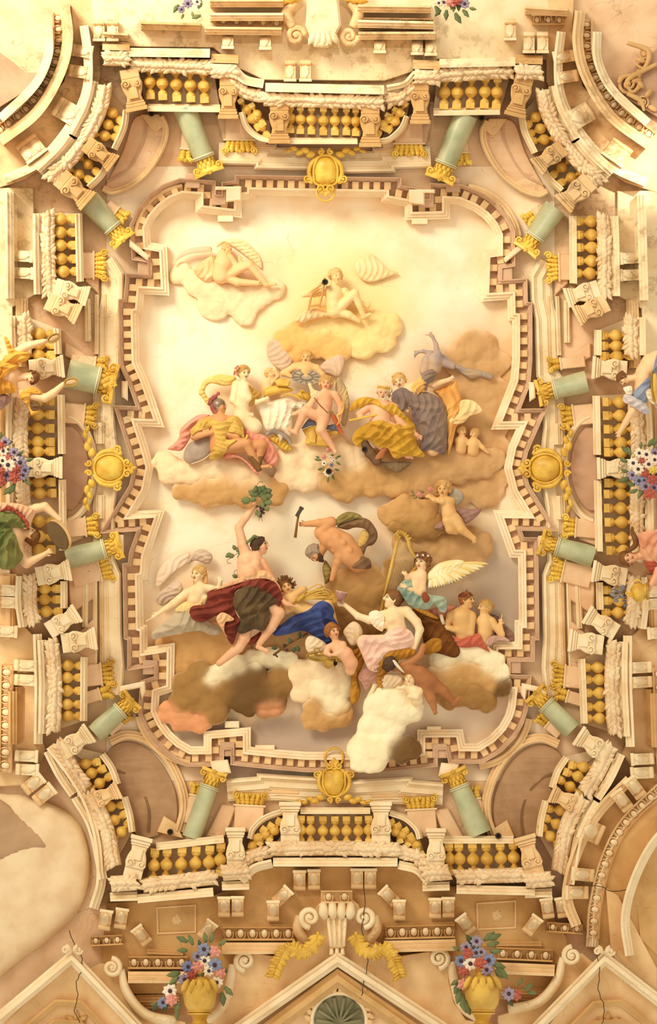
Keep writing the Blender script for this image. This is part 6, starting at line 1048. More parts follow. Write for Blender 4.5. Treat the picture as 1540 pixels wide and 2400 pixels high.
# wheat woman
f = Fig('woman with wheat ears in her hair reclining under a blue cloth', 'G', (200, 1050), 48, 'gold')
f.head((128, 962), 18.5, (-.35, -.93), (.25, .2, .92), 'brown', 'wild', (170, 1060), 8).limb((110, 1080, 0, 10), (200, 1070, 0, 13), (300, 1000, 2, 11)).limb((190, 1100, 0, 19), (280, 1180, 0, 20), (400, 1250, 2, 24), (520, 1330, 4, 20), (600, 1450, 0, 14)).limb((400, 1240, 8, 18), (540, 1150, 20, 15), (620, 1380, 8, 10)).limb((110, 1090, 4, 9), (130, 1210, 8, 8), (330, 1160, 10, 6))
f.cloth('skirt', [(0, 1400), (100, 1330), (200, 1255), (350, 1200), (430, 1130), (500, 1105), (570, 1135), (615, 1210), (605, 1260), (650, 1340), (660, 1420), (600, 1550), (500, 1530), (420, 1470), (300, 1405), (150, 1440), (20, 1455)], 30, 6, cm('ultramarine', '#46568E', '#343E6A'), (65, 17, 6), [([(350, 1220), (500, 1140), (580, 1200)], 8, 10), ([(120, 1380), (300, 1290), (480, 1260)], 7, 9), ([(470, 1180), (500, 1340), (580, 1480)], 7, 9)]).build()
t = thing('wheat_sheaf', 'bound sheaf of yellow wheat in front of the blue-draped woman', 'wheat', (*rp('G', (380, 1060)), 72)); rs = np.random.RandomState(8)
for i in range(34):
    u = rs.rand(); a = rp('G', (190 + u * 60, 1150 - u * 60 + rs.randn() * 10)); b = rp('G', (420 + rs.rand() * 60, 960 + u * 130 + rs.randn() * 8)); e = rp('G', (540 + rs.rand() * 70, 1010 + u * 90 + rs.randn() * 10))
    obj('stalk', tube(catmull([(*a, 66), (*b, 74 + rs.rand() * 8), (*e, 72)], 4), [1.7, 1.6, 1.1], 5), M('wheat_straw', '#D9AE54', '#B08A38'), t)
    if i % 2: obj('ear', place(leaf(16, 2.4, 2, 5), e, (1, .3 * rs.randn() + .3), 1, 72), M('wheat_straw'), t)
obj('band', pillow(rps('G', [(230, 1090), (300, 1030), (330, 1050), (260, 1130)]), 12, 70, None, 3, (40, 5, 2)), M('wheat_straw'), t)
# smith
f = Fig('muscular grey-haired smith bending down and swinging a hammer', 'G', (680, 560), 54, 'ruddy', vox=1.3, k=4)
f.head((425, 630), 20, (-.85, -.25), (-.15, .75, .5), 'grey', 'curly', (510, 560), 10, beard='dark').limb((480, 430, 0, 15), (560, 480, 4, 22), (650, 540, 6, 24), (760, 640, 4, 26), (850, 730, 0, 22)).limb((600, 440, 2, 20), (720, 520, 2, 22), (820, 640, 0, 20)).limb((480, 420, 4, 15), (520, 370, 6, 13), (585, 310, 8, 11), (460, 325, 10, 9.5), (330, 335, 12, 6.5)).hand((330, 335, 12), (-1, .05), 24, .9, 1).limb((650, 540, 12, 13), (665, 650, 16, 11), (640, 720, 14, 9.5), (590, 890, 8, 6)).limb((850, 730, 0, 20), (900, 760, 0, 12)).ball((640, 470, 18), 10).ball((705, 525, 24), 8).ball((575, 540, 20), 7).ball((610, 600, 20), 6).ball((640, 650, 18), 6).ball((770, 600, 26), 8)
ol = cm('olive_cloth', '#9C8A4C', '#7C6438'); bw = cm('umber_cloth', '#8A6848', '#6A4C34')
f.cloth('cloak', [(600, 345), (650, 262), (720, 220), (780, 212), (870, 240), (900, 290), (820, 285), (730, 310), (650, 345)], 11, 0, ol, (35, 10, 3)).cloth('cloak', [(640, 360), (720, 315), (820, 285), (890, 270), (970, 300), (1040, 400), (1045, 480), (1000, 545), (940, 565), (900, 660), (850, 590), (930, 540), (965, 450), (920, 385), (820, 370), (740, 392)], 13, -2, bw, (50, 12, 4)).cloth('cloak_lining', [(835, 550), (900, 395), (975, 440), (940, 535), (870, 580)], 7, -8, cm('straw_cloth', '#E8C880', '#D2AC5E'), (100, 10, 2)).cloth('loincloth', [(790, 770), (870, 690), (880, 660), (960, 680), (985, 730), (975, 780), (880, 785)], 14, 2, bw, (60, 11, 4)).cloth('drapery', [(495, 790), (520, 700), (560, 740), (595, 820), (570, 900), (525, 935), (510, 870)], 9, -8, ol, (80, 10, 3)).build()
t = thing('hammer', 'iron-headed hammer with a wooden shaft in the smith raised hand', 'hammer', (*rp('G', (250, 330)), 74)); obj('shaft', tube([(*rp('G', (262, 210)), 72), (*rp('G', (240, 330)), 72), (*rp('G', (222, 472)), 72)], [2.6, 2.8, 3.6], 9), M('hammer_wood', '#9A6C34', '#7A5228'), t)
obj('iron_head', place(merge(box(-12, 12, -4.5, 4.5, 66, 78, 1.5), box(8, 14, -5.5, 5.5, 65, 79, 1.5)), rp('G', (262, 215)), (.5, -.85)), M('iron', '#5A4E46', '#443A34', rough=.4, metal=.4), t, smooth=False)
# harp angel
f = Fig('smiling winged girl with flower wreath playing the harp', 'H', (550, 990), 62, 'fair')
f.head((578, 835), 20.5, (.08, -1), (-.5, .2, .85), 'brown', 'curly', (560, 930), 8.5).limb((500, 960, 0, 10), (560, 950, 2, 13)).limb((545, 985, 2, 18), (520, 1060, 2, 17), (510, 1150, 0, 18)).limb((575, 945, 6, 10.5), (575, 1090, 12, 8.5), (560, 1120, 14, 8), (430, 1065, 20, 5)).hand((430, 1065, 20), (-.95, -.35), 21, .3, 1, .2).limb((490, 960, 4, 9), (445, 980, 8, 7), (430, 950, 14, 4.6)).hand((435, 950, 14), (-.9, -.5), 18, .5)
tq = cm('teal_gown', '#A9B8A0', '#74918A')
f.cloth('gown', [(345, 1090), (400, 1010), (460, 985), (490, 1060), (540, 1130), (620, 1120), (660, 1135), (770, 1150), (800, 1220), (785, 1290), (735, 1280), (690, 1210), (640, 1255), (560, 1265), (460, 1225), (400, 1150)], 22, 6, tq, (50, 13, 5))
rs = np.random.RandomState(2); ft = cm('ivory_feather', '#FBEFC4', '#F0D794'); ft2 = cm('yellow_feather', '#F4DC94', '#E4C472')
f.cloth('wing', [(625, 950), (690, 870), (780, 830), (900, 815), (960, 840), (900, 930), (820, 1000), (720, 1040), (640, 1020)], 10, 2, ft, (30, 9, 2))
for i in range(30):
    row = i // 10; j = i % 10; u = j / 9
    x0, y0 = (760 + 170 * (1 - u), 850 + 70 * u) if row == 0 else (720 + 120 * (1 - u), 900 + 70 * u) if row == 1 else (650 + 120 * (1 - u), 950 + 50 * u); L = (66 - 42 * u, 46 - 24 * u, 28 - 8 * u)[row]; a = (-2 + 42 * u, 12 + 55 * u, 30 + 60 * u)[row]
    f.piece('feather', place(leaf(L, 5.4, 2.5, 1, 3, 8), rp('H', (x0, y0)), (math.cos(math.radians(a)), math.sin(math.radians(a))), 1, f.z + 4 + row * 4 + u * 2), ft if (i + row) % 3 else ft2)
f.piece('gourd_flask', sdf(ell(f.P((610, 1165, 26)), (9, 10, 8)) + ell(f.P((600, 1130, 26)), (6, 6, 6)), 1.5), cm('gourd', '#A0522E', '#7E3C22'))
for i in range(9): a = -2.7 + i * .32; f.piece('wreath_flower', place(flower(4.5, 6, i), tuple((f.g(.95 * math.cos(a) * .9, .75 + .2 * math.sin(i), .2))[:2]), (1, 0), 1, f.z + 17), (FL['white'], FL['red'], FL['dkgreen'])[i % 3])
f.build()
HG = M('harp_gold', '#DDB45C', '#B98E3C', rough=.45); t = thing('harp', 'tall gilded harp with a scrolled head', 'harp', (*rp('H', (340, 900)), 64))
obj('pillar', tube([(*rp('H', (362, 600)), 66), (*rp('H', (200, 1290)), 66)], [4, 3.6, 3.2, 3], 10), HG, t); nk = obj('neck', tube(catmull([(*rp('H', p), 66.) for p in ((335, 605), (365, 572), (415, 585), (450, 640), (462, 700), (490, 760), (525, 800))], 6), [4, 5, 5, 4.5, 4, 3], 10), HG, t)
g = spiral(8, 1.4, 3, 0, 1, 0); obj('scroll', (g[0] + (*rp('H', (345, 600)), 68), g[1]), HG, nk)
for i in range(6): obj('crest_leaf', place(leaf(10, 3, 2, 2), rp('H', (355 + i * 20, 575 + i * i * 2.4)), (.4 + i * .12, -1), 1, 70), HG, nk)
obj('soundbox', tube([(*rp('H', (520, 880)), 58), (*rp('H', (400, 1040)), 60), (*rp('H', (225, 1290)), 60)], [4, 5, 6], 10), HG, t)
for i in range(13): u = i / 12; obj('string', tube([(*rp('H', (375 + u * 130, 600 + 175 * u + 40 * math.sin(u * 3))), 66), (*rp('H', (235 + u * 250, 1270 - u * 360)), 62)], .55, 4), M('harp_string', '#E4CFA4'), t)
# woman with the cup
f = Fig('central seated woman with bared breast raising a glass cup, rose skirt', 'I', (880, 300), 72, 'pale', vox=1.3)
f.head((868, 82), 21.5, (.3, -.95), (-.88, -.22, .42), 'brown', 'bun', (878, 185), 9.5).limb((780, 210, 0, 11), (880, 190, 2, 14), (975, 175, 2, 12)).limb((880, 235, 2, 25), (905, 330, 2, 23), (910, 430, 2, 26)).ball((860, 245, 18), 12).ball((800, 285, 14), 9).limb((775, 225, 2, 10.5), (690, 245, 6, 9.5), (600, 215, 8, 8), (495, 125, 10, 5.4)).hand((495, 125, 10), (-.8, -.1), 24, .5, 1).limb((985, 180, 6, 12), (1060, 260, 8, 10.5), (1085, 320, 10, 9.5), (1045, 465, 16, 6)).hand((1050, 455, 16), (-.8, .4), 24, .35)
f.limb((880, 430, 6, 22), (650, 420, 20, 17), (720, 640, 12, 11), (735, 740, 4, 7.5)).foot((730, 760, 4), (685, 855, 4), 5.2).limb((900, 450, 4, 22), (780, 540, 18, 16), (760, 700, 6, 10))
pkk = cm('rose_skirt', '#F6D2BC', '#E8B4A0'); gb = cm('golden_brown', '#C48A2E', '#8E5A1C'); db = cm('deep_brown', '#7E4A1C', '#5A3212')
f.cloth('mantle', [(1020, 160), (1140, 180), (1250, 240), (1330, 350), (1400, 480), (1365, 540), (1260, 515), (1140, 480), (1110, 400), (1105, 290)], 16, -18, db, (60, 16, 6), [([(1060, 180), (1220, 270), (1330, 420)], 6, 9)]).cloth('mantle_fold', [(1100, 450), (1180, 388), (1255, 400), (1245, 480), (1150, 515), (1105, 500)], 11, -2, gb, (50, 10, 4)).cloth('mantle_edge', [(1030, 150), (1120, 160), (1230, 230), (1180, 230), (1090, 190)], 7, 0, gb, (30, 9, 2)).cloth('mantle_fall', [(540, 500), (600, 455), (655, 510), (640, 600), (600, 690), (620, 800), (590, 890), (540, 890), (545, 690), (560, 620)], 15, -14, gb, (15, 11, 5))
f.cloth('skirt', [(605, 410), (655, 362), (780, 372), (850, 320), (950, 305), (1025, 345), (1045, 440), (960, 470), (850, 490), (795, 540), (765, 645), (690, 635), (650, 550), (620, 470)], 34, 8, pkk, (50, 13, 4), [([(640, 400), (780, 400), (900, 430)], 6, 9), ([(840, 480), (760, 520), (720, 600)], 5, 8), ([(830, 340), (960, 340)], 4, 6)]).cloth('underskirt', [(600, 690), (655, 625), (750, 645), (780, 740), (710, 745), (665, 800), (630, 740)], 14, 2, cm('mauve_skirt', '#C08E7A', '#9C6A60'), (80, 9, 3)).cloth('sleeve', [(685, 195), (745, 168), (805, 215), (800, 300), (790, 335), (740, 310), (705, 270)], 17, 8, cm('chemise_white', '#FBEBCC', '#F0D6AC'), (70, 8, 3)).cloth('apron', [(745, 700), (760, 590), (830, 505), (950, 458), (1055, 490), (1000, 545), (920, 560), (840, 640), (800, 770), (760, 760)], 16, 16, gb, (45, 10, 4)).build()
cp = rp('I', (448, 60)); t = thing('glass_cup', 'shallow glass cup on a foot raised by the central woman', 'cup', (*cp, 92)); gm = M('cup_glass', '#B88478', '#8E5E58', rough=.2, spec=.6)
d = unit((.25, -1, .0)); bb = np.array((*rp('I', (456, 90)), 90)); obj('bowl', lathe(bb - d * 2, bb + d * 20, [(0, 3), (.15, 6), (.4, 11.5), (.75, 14), (1, 14.4), (1.0, 13.4), (.8, 12.6), (.5, 9)], 20), gm, t); obj('rim', tube([bb + d * 20 + 14.3 * (math.cos(a) * np.array((d[1], -d[0], 0)) + math.sin(a) * np.array((0, 0, 1.))) for a in np.arange(20) * .314], .8, 5, 1, True), M('glass_rim', '#F0DCC4', rough=.2), t); obj('foot', lathe(bb - d * 7, bb - d * 1, [(0, 10), (.3, 9.4), (.6, 3), (1, 2.6)], 18), gm, t)
# putto with tray
f = Fig('curly winged child looking up beside a brass tray', 'I', (460, 470), 88, 'rosy')
f.head((402, 335), 18.5, (-.2, -1), (.35, -.45, .8), 'red', 'curly', (430, 420), 7.5).limb((370, 460, 2, 8), (430, 440, 2, 11), (480, 440, 2, 9)).limb((450, 475, 2, 17), (505, 515, 2, 17), (545, 580, 0, 16), (540, 640, -6, 12)).limb((480, 440, 6, 8.5), (475, 490, 12, 7), (430, 515, 16, 4.6)).hand((435, 508, 16), (-.8, .25), 16, .3).limb((365, 465, 4, 8), (350, 500, 10, 6.5), (380, 520, 14, 4.6))
f.cloth('wing', [(185, 415), (220, 368), (290, 388), (355, 440), (345, 500), (250, 512), (200, 490)], 7, -10, cm('pale_wing', '#F0D8B4', '#DDBE94'), (40, 9, 2)).cloth('wing', [(485, 330), (555, 258), (612, 280), (638, 350), (600, 425), (545, 445), (505, 385)], 7, -14, cm('pale_wing'), (130, 9, 2)).build()
BR = M('brass', '#C9A24C', '#A07C30', rough=.35, spec=.6, metal=.25); tc = rp('I', (335, 535)); prop('tray', 'wide domed brass tray beside the red-haired winged child', 'tray', tc, 84, [('dish', pillow(ellipse_solid(tc, 42, 11, 3, 0, 0), 6, 86), BR), ('rim', tube(np.c_[ellipse_solid(tc, 42, 11, 3, 0, 0), np.full(32, 89.)], 2, 6, 1, True), BR), ('lid', pillow(rps('I', [(255, 520), (290, 495), (350, 500), (400, 520), (340, 530)]), 6, 91), BR), ('handle', tube(catmull([(*rp('I', p), 95.) for p in ((262, 500), (258, 470), (285, 465), (300, 490))], 5), 1.5), BR)])
j0, j1 = np.array((*rp('I', (335, 590)), 84)), np.array((*rp('I', (415, 585)), 92)); prop('jug', 'tipped brass jug pouring below the tray', 'jug', j0, 84, [('belly', lathe(j0, j1, [(0, 4), (.1, 10), (.4, 13), (.7, 9), (.8, 7), (1, 9.5)], 18), BR), ('mouth', ball(j1 + (1, 0, 0), 6, 10, 6), DARK), ('handle', tube(catmull([(*rp('I', p), 94.) for p in ((370, 550), (400, 535), (430, 550), (425, 575))], 5), 1.6), BR)])
# dark child from behind, blond child
f = Fig('brown-skinned child seen from behind, kicking over the cream cloud', 'I', (1080, 680), 92, 'brown')
f.head((855, 590), 19.5, (-.6, -.75), (.5, .55, -.45), 'dark', 'curly', (935, 615), 8).limb((950, 620, 0, 11), (1010, 630, 2, 15)).limb((1000, 635, 2, 17), (1080, 670, 3, 20), (1160, 740, 3, 22)).limb((955, 600, 6, 9), (1030, 570, 10, 8), (1085, 525, 10, 7.5), (1115, 450, 6, 7)).limb((1175, 740, 2, 17), (1270, 800, 4, 12), (1350, 890, 4, 7)).foot((1355, 905, 4), (1405, 840, 4), 5).limb((1145, 770, 2, 17), (1175, 860, 4, 12), (1195, 930, 4, 7)).foot((1195, 935, 4), (1212, 985, 4), 5).cloth('feather', [(868, 565), (890, 562), (930, 610), (965, 660), (930, 640), (890, 600)], 4, 20, cm('feather_white', '#EEE0C4')).build()
f = Fig('fair blond child with closed eyes resting behind the cream cloud', 'I', (1030, 760), 96, 'pale')
f.head((1012, 700), 18, (.1, -1), (-.15, -.55, .75), 'blond', 'wild', (1025, 790), 7.5, True).limb((985, 800, 0, 8), (1090, 800, 0, 9)).limb((1045, 810, 0, 16), (1060, 870, -4, 16)).limb((1085, 800, 4, 8), (1060, 850, 12, 7), (1000, 845, 14, 5)).limb((990, 790, 4, 7), (960, 775, 8, 5.5), (930, 780, 10, 4.4)).hand((935, 780, 10), (-1, .1), 15, .3).cloth('wing', [(775, 700), (810, 672), (870, 668), (940, 690), (945, 750), (870, 775), (800, 775)], 7, -4, cm('pale_wing'), (20, 9, 2)).build()
# couple at the right
f = Fig('man in a dark red cap turning to the woman beside him, lower right', 'H', (950, 1360), 42, 'gold')
f.head((980, 1180), 18.5, (-.1, -1), (.8, .02, .55), 'red', 'cap', (950, 1265), 9).limb((830, 1320, 0, 11), (940, 1290, 0, 14), (1020, 1320, 0, 11)).limb((930, 1340, 0, 25), (950, 1440, 0, 23), (960, 1520, -4, 22)).limb((1020, 1340, 4, 11), (1010, 1480, 12, 9), (800, 1430, 16, 5.6)).hand((805, 1430, 16), (-.9, -.4), 20, .6).limb((830, 1330, 2, 10), (790, 1410, 4, 8), (860, 1450, 6, 6))
rc = cm('coral_red', '#D8785C', '#BE5A44')
f.cloth('cloak', [(620, 1285), (780, 1230), (890, 1240), (840, 1290), (800, 1350), (740, 1370)], 9, -14, cm('salmon', '#EBA488', '#DC8C70'), (20, 10, 3)).cloth('blanket', [(770, 1470), (850, 1500), (930, 1530), (1080, 1480), (1130, 1560), (1185, 1645), (1080, 1600), (980, 1610), (890, 1590)], 18, 6, rc, (70, 12, 5))
f.piece('cap', sdf(ell(f.g(0, .55, -.15), np.array((.95, .5, .95)) * 18.5, f.hA) + [('c', f.g(0, .9, 0), f.g(-.1, 1.4, .1), 2.4, 1)], 1.4, 2), cm('cap_wine', '#8C4A32', '#6E3826')).piece('glass', tube([f.P((745, 1310, 18)), f.P((765, 1400, 18))], [4, 3, 3, 5], 10), M('candle_glass', '#E4D2B0')).build()
f = Fig('woman with braided hair raising a finger beside the red-capped man', 'H', (1150, 1400), 36, 'gold')
f.head((1142, 1245), 18, (.12, -1), (-.8, -.08, .55), 'blond', 'bun', (1135, 1325), 8).limb((1090, 1370, 0, 10), (1140, 1345, 0, 13), (1200, 1370, 0, 10)).limb((1145, 1390, 0, 19), (1140, 1480, 0, 18), (1130, 1560, -4, 18)).limb((1205, 1375, 4, 10), (1290, 1490, 8, 8), (1280, 1400, 14, 4.8)).hand((1280, 1405, 14), (.1, -1), 22, .7).limb((1285, 1370, 15, 1.7), (1298, 1305, 16, 1.3))
f.cloth('mantle', [(1180, 1310), (1260, 1325), (1320, 1400), (1400, 1480), (1395, 1560), (1300, 1540), (1230, 1500), (1230, 1400)], 9, -14, cm('plum_mantle', '#96705E', '#74545A'), (50, 12, 4)).cloth('shawl', [(1145, 1570), (1200, 1505), (1300, 1505), (1365, 1550), (1250, 1550), (1190, 1590)], 10, 8, cm('lilac_shawl', '#D6AE98', '#C09484'), (20, 9, 3)).build()

# ------------------------------------------------------------ people leaning over the balustrades
f = Fig('woman in a saffron dress clashing small brass cymbals over the left balustrade', 'L1', (200, 1200), 96, 'fair', vox=1.3)
f.head((625, 1235), 17.5, (1, .18), (-.05, .42, .9), 'brown', 'bun', (330, 1240), 9).limb((150, 900, 0, 14), (150, 1200, 0, 20), (280, 1540, 0, 12)).limb((-60, 1200, 0, 34), (150, 1220, 0, 26)).limb((230, 820, 2, 13), (460, 650, 6, 10), (600, 590, 8, 9.5), (880, 510, 12, 5.8)).hand((880, 515, 12), (1, -.15), 22, .8).limb((430, 1570, 2, 12), (900, 1650, 8, 9.5), (1060, 1560, 10, 9), (1270, 1370, 14, 5.6)).hand((1260, 1380, 14), (.9, -.2), 22, .8)
sf = cm('saffron', '#EFB24E', '#C9852C'); 
f.cloth('bodice', [(-40, 960), (60, 900), (200, 930), (370, 960), (350, 1060), (200, 1120), (90, 1230), (0, 1290), (-40, 1290)], 26, 6, sf, (40, 14, 4)).cloth('bodice', [(-40, 1290), (150, 1310), (330, 1450), (270, 1550), (100, 1560), (-40, 1570)], 24, 6, sf, (20, 14, 4)).cloth('sleeve', [(80, 450), (150, 445), (260, 650), (400, 715), (560, 730), (590, 810), (560, 880), (450, 930), (60, 970), (90, 800), (160, 760)], 22, 8, sf, (60, 11, 4)).cloth('sleeve', [(410, 1540), (560, 1450), (720, 1440), (830, 1560), (610, 1570), (600, 1700), (640, 1900), (790, 1910), (640, 2000), (560, 1820), (410, 1660)], 16, 6, sf, (70, 11, 4)).cloth('underskirt', [(-40, 1580), (120, 1570), (230, 1680), (100, 1820), (-40, 1900)], 16, 2, cm('heather', '#B08C7C', '#947062'), (40, 10, 3)).cloth('sleeve_lining', [(430, 1640), (600, 1720), (780, 1740), (790, 1880), (650, 1890), (520, 1790)], 9, 4, bw, (60, 9, 3)).cloth('skirt', [(-700, 1000), (-400, 860), (-30, 950), (30, 1250), (-30, 1560), (-400, 1640), (-700, 1500)], 30, 2, sf, (30, 16, 5)).build()
for x, y, a, lb in ((1080, 450, -28, 'upper'), (1425, 1330, -10, 'lower')):
    c = rp('L1', (x, y)); prop('cymbal', f'{lb} small brass cymbal held out over the left balustrade', 'cymbal', c, 114, [('plate', pillow(ellipse_solid(c, 17, 9.5, a, 0, 0), 5, 112), M('cymbal_face', '#D9B684', '#B08A58')), ('rim', tube(np.c_[ellipse_solid(c, 16, 9, a, 0, 0), np.full(32, 116.)], 1.8, 6, 1, True), BR)], 'hand cymbals')
f = Fig('woman in a green dress playing a tambourine over the left balustrade', 'L2', (150, 1700), 98, 'fair', vox=1.3)
f.head((515, 1655), 19.5, (1, .2), (.1, -.85, .42), 'brown', 'bun', (320, 1620), 9).limb((300, 1330, 0, 14), (200, 1640, 0, 26), (310, 1960, 0, 14)).limb((-60, 1640, 0, 44), (160, 1680, 2, 36)).limb((440, 1280, 2, 12), (600, 1210, 6, 10.5), (740, 1180, 8, 10), (990, 1400, 14, 5.8)).hand((985, 1400, 14), (.45, 1), 25, .3).limb((340, 1990, 2, 13), (440, 2120, 8, 11), (740, 1970, 14, 5.8)).hand((735, 1970, 14), (.9, -.55), 26, .15, 1, .16)
gn = cm('green_dress', '#8E8A4E', '#646C38'); 
f.cloth('dress', [(-40, 1300), (80, 1275), (200, 1280), (330, 1340), (450, 1480), (445, 1530), (210, 1530), (270, 1680), (330, 1880), (385, 2000), (260, 2170), (120, 2230), (-40, 2100)], 40, 8, gn, (20, 17, 5), [([(20, 1400), (200, 1500), (300, 1800)], 7, 10), ([(0, 1900), (180, 1750)], 8, 9)]).cloth('scarf', [(-40, 1130), (170, 1118), (400, 1155), (580, 1260), (530, 1420), (495, 1545), (430, 1480), (310, 1330), (150, 1265), (-40, 1280)], 22, 10, cm('blush_scarf', '#EDBE98', '#D99C78'), (30, 11, 4)).cloth('skirt', [(-600, 1400), (-300, 1230), (-20, 1290), (40, 1700), (-20, 2120), (-300, 2150), (-600, 1950)], 40, 2, gn, (30, 17, 5)).cloth('scarf_hem', [(0, 1260), (120, 1160), (250, 1210), (400, 1340), (480, 1500), (450, 1530), (380, 1410), (260, 1290), (150, 1240)], 14, 22, cm('madder_red', '#B4563E', '#963F30'), (50, 9, 3)).build()
c = rp('L2', (955, 1660)); prop('tambourine', 'round tambourine with a dark skin and jingles in the rim', 'tambourine', c, 112, [('skin', prism(ellipse_solid(c, 38, 19, 58, 0, 0), 100, 118, 2), M('drum_skin', '#6E5636', '#5A4428')), ('frame', prism(ellipse_solid((c[0] + 6, c[1] - 3), 39, 20, 58, 0, 0), 96, 115, 1), M('drum_frame', '#DDB682', '#C09660'))] + [('jingle', prism(ellipse_solid((c[0] + 9 + 32 * math.cos(a) * .53 + 18 * math.sin(a) * .85, c[1] - 3 + 32 * math.cos(a) * .85 - 18 * math.sin(a) * .53), 2.6, 1.6, 58, 0, 0, 0, 10), 112, 118, .6), BR) for a in (.2, .5, .8, 1.1, 1.4)])
f = Fig('woman in a blue and white dress reaching down over the right balustrade', 'R1', (1200, 800), 98, 'fair', vox=1.3)
f.head((765, 650), 14.5, (-1, -.2), (-.12, .85, .45), 'brown', 'bun', (990, 640), 7.5).limb((1100, 600, 0, 10), (1250, 500, 0, 20), (1420, 330, 0, 26), (1560, 300, 0, 30)).limb((1250, 650, 2, 20), (1200, 1000, 2, 20), (1150, 1180, 2, 12)).limb((1100, 1200, 4, 11), (990, 1370, 8, 9.5), (830, 1640, 12, 7.5), (700, 1850, 14, 5)).hand((705, 1840, 14), (-.35, 1), 22, .35, 1, .22)
f.cloth('dress', [(1410, 585), (1300, 660), (1180, 770), (1000, 960), (970, 1060), (1060, 1120), (1180, 1180), (1320, 1180), (1310, 1050), (1365, 880), (1390, 740)], 24, 6, cm('powder_blue', '#98A0B4', '#7A80A0'), (45, 12, 4)).cloth('sleeve', [(800, 1010), (900, 1000), (980, 1040), (1150, 1120), (1310, 1250), (1368, 1380), (1340, 1440), (1270, 1450), (1100, 1345), (900, 1240), (770, 1150)], 20, 10, cm('pale_blue', '#D9CCC8', '#A8ACC2'), (60, 12, 4)).cloth('chemise', [(775, 860), (870, 820), (965, 815), (985, 900), (970, 1000), (850, 1000), (810, 930)], 14, 12, cm('chemise_white'), (60, 9, 3)).cloth('wrap', [(1280, 930), (1420, 860), (1460, 1100), (1560, 1200), (1540, 1320), (1480, 1250), (1380, 1160), (1310, 1060)], 16, 12, cm('chemise_white'), (70, 11, 4)).cloth('skirt', [(1460, 480), (1560, 60), (1800, 60), (1950, 400), (1800, 760), (1560, 700)], 26, 4, cm('powder_blue'), (40, 15, 4)).build()
c = rp('R1', (1530, 860)); prop('basket', 'gilded round basket rim at the right picture edge by the blue-sleeved woman', 'basket', c, 118, [('dish', pillow(ellipse_solid(c, 13, 46, -6, 0, 0), 8, 112), GOLD), ('rim', tube(np.c_[ellipse_solid(c, 12, 45, -6, 0, 0), np.full(32, 119.)], 2, 6, 1, True), BR)])
f = Fig('woman in pink leaning over the right balustrade and tipping a gilded vase', 'R2', (950, 1100), 98, 'rosy', vox=1.3)
f.head((665, 1180), 20.5, (-1, .08), (.02, -.02, 1), 'brown', 'cap', (920, 1110), 9.5).limb((1060, 760, 0, 14), (1060, 1050, 0, 22), (1180, 1330, 0, 14)).limb((1080, 980, 2, 28), (1260, 980, 2, 34)).limb((1200, 1300, 4, 13), (1210, 1480, 8, 9.5), (1080, 1690, 16, 5.8)).hand((1085, 1680, 16), (-.3, 1), 24, .5)
f.cloth('dress', [(845, 760), (950, 690), (1100, 680), (1260, 680), (1260, 1260), (1180, 1260), (1050, 1130), (990, 1020), (890, 960)], 32, 4, cm('salmon_dress', '#EDB48E', '#D99472'), (60, 16, 5)).cloth('skirt', [(1220, 700), (1500, 640), (1720, 780), (1720, 1180), (1500, 1300), (1220, 1250)], 30, 3, cm('salmon_dress'), (60, 16, 5)).cloth('overdress', [(950, 1265), (1060, 1250), (1190, 1260), (1190, 1380), (1130, 1495), (1030, 1400)], 16, 2, cm('madder_red'), (70, 10, 3)).tub('hair_lock', [(735, 590, 8), (740, 700, 10), (790, 820, 12), (800, 930, 12), (720, 1010, 14), (620, 1040, 12)], [2, 6, 7, 6, 5], HAIR['brown']).build()
va = rp('R2', (860, 1800)); t = thing('vase', 'gilded mask vase held upside down at the right edge', 'vase', (*va, 112)); v0, v1 = np.array((*rp('R2', (700, 1850)), 112)), np.array((*rp('R2', (1030, 1800)), 112))
obj('body', lathe(v0, v1, [(0, 5), (.08, 12), (.3, 24), (.6, 23), (.8, 17), (.9, 19), (1, 20)], 22), GOLD, t); obj('mouth_ring', lathe(v1 - (4, 0, 0), v1 + (2, 0, 0), [(0, 20), (.5, 22), (1, 20)], 22), BR, t); obj('handle', tube(catmull([(*rp('R2', p), 122.) for p in ((760, 1640), (800, 1600), (860, 1600), (900, 1640))], 5), 2.4), GOLD, t)
for a in range(4): obj('mask_curl', place(spiral(5, 1.2, 1.8, 0, 1, 0), rp('R2', (640 + a * 30, 1840 + (a % 2) * 40)), (1, 0), 1, 128), GOLD, t)
t = thing('plume_tuft', 'tuft of grey-blue plumes spilling from the gilded vase', 'feathers', (*rp('R2', (520, 1850)), 108)); rs = np.random.RandomState(6)
for i in range(26): p = rp('R2', (640 - rs.rand() * 220, 1850 + rs.randn() * 90)); a = math.pi + rs.uniform(-1.0, 1.0); obj('plume', place(leaf(rs.uniform(12, 22), rs.uniform(3, 5), 3, 3, rs.uniform(-4, 4), 7), p, (math.cos(a), math.sin(a)), 1, 104 + rs.rand() * 10), M('plume_slate', '#9A948C', '#6E6C72'), t)

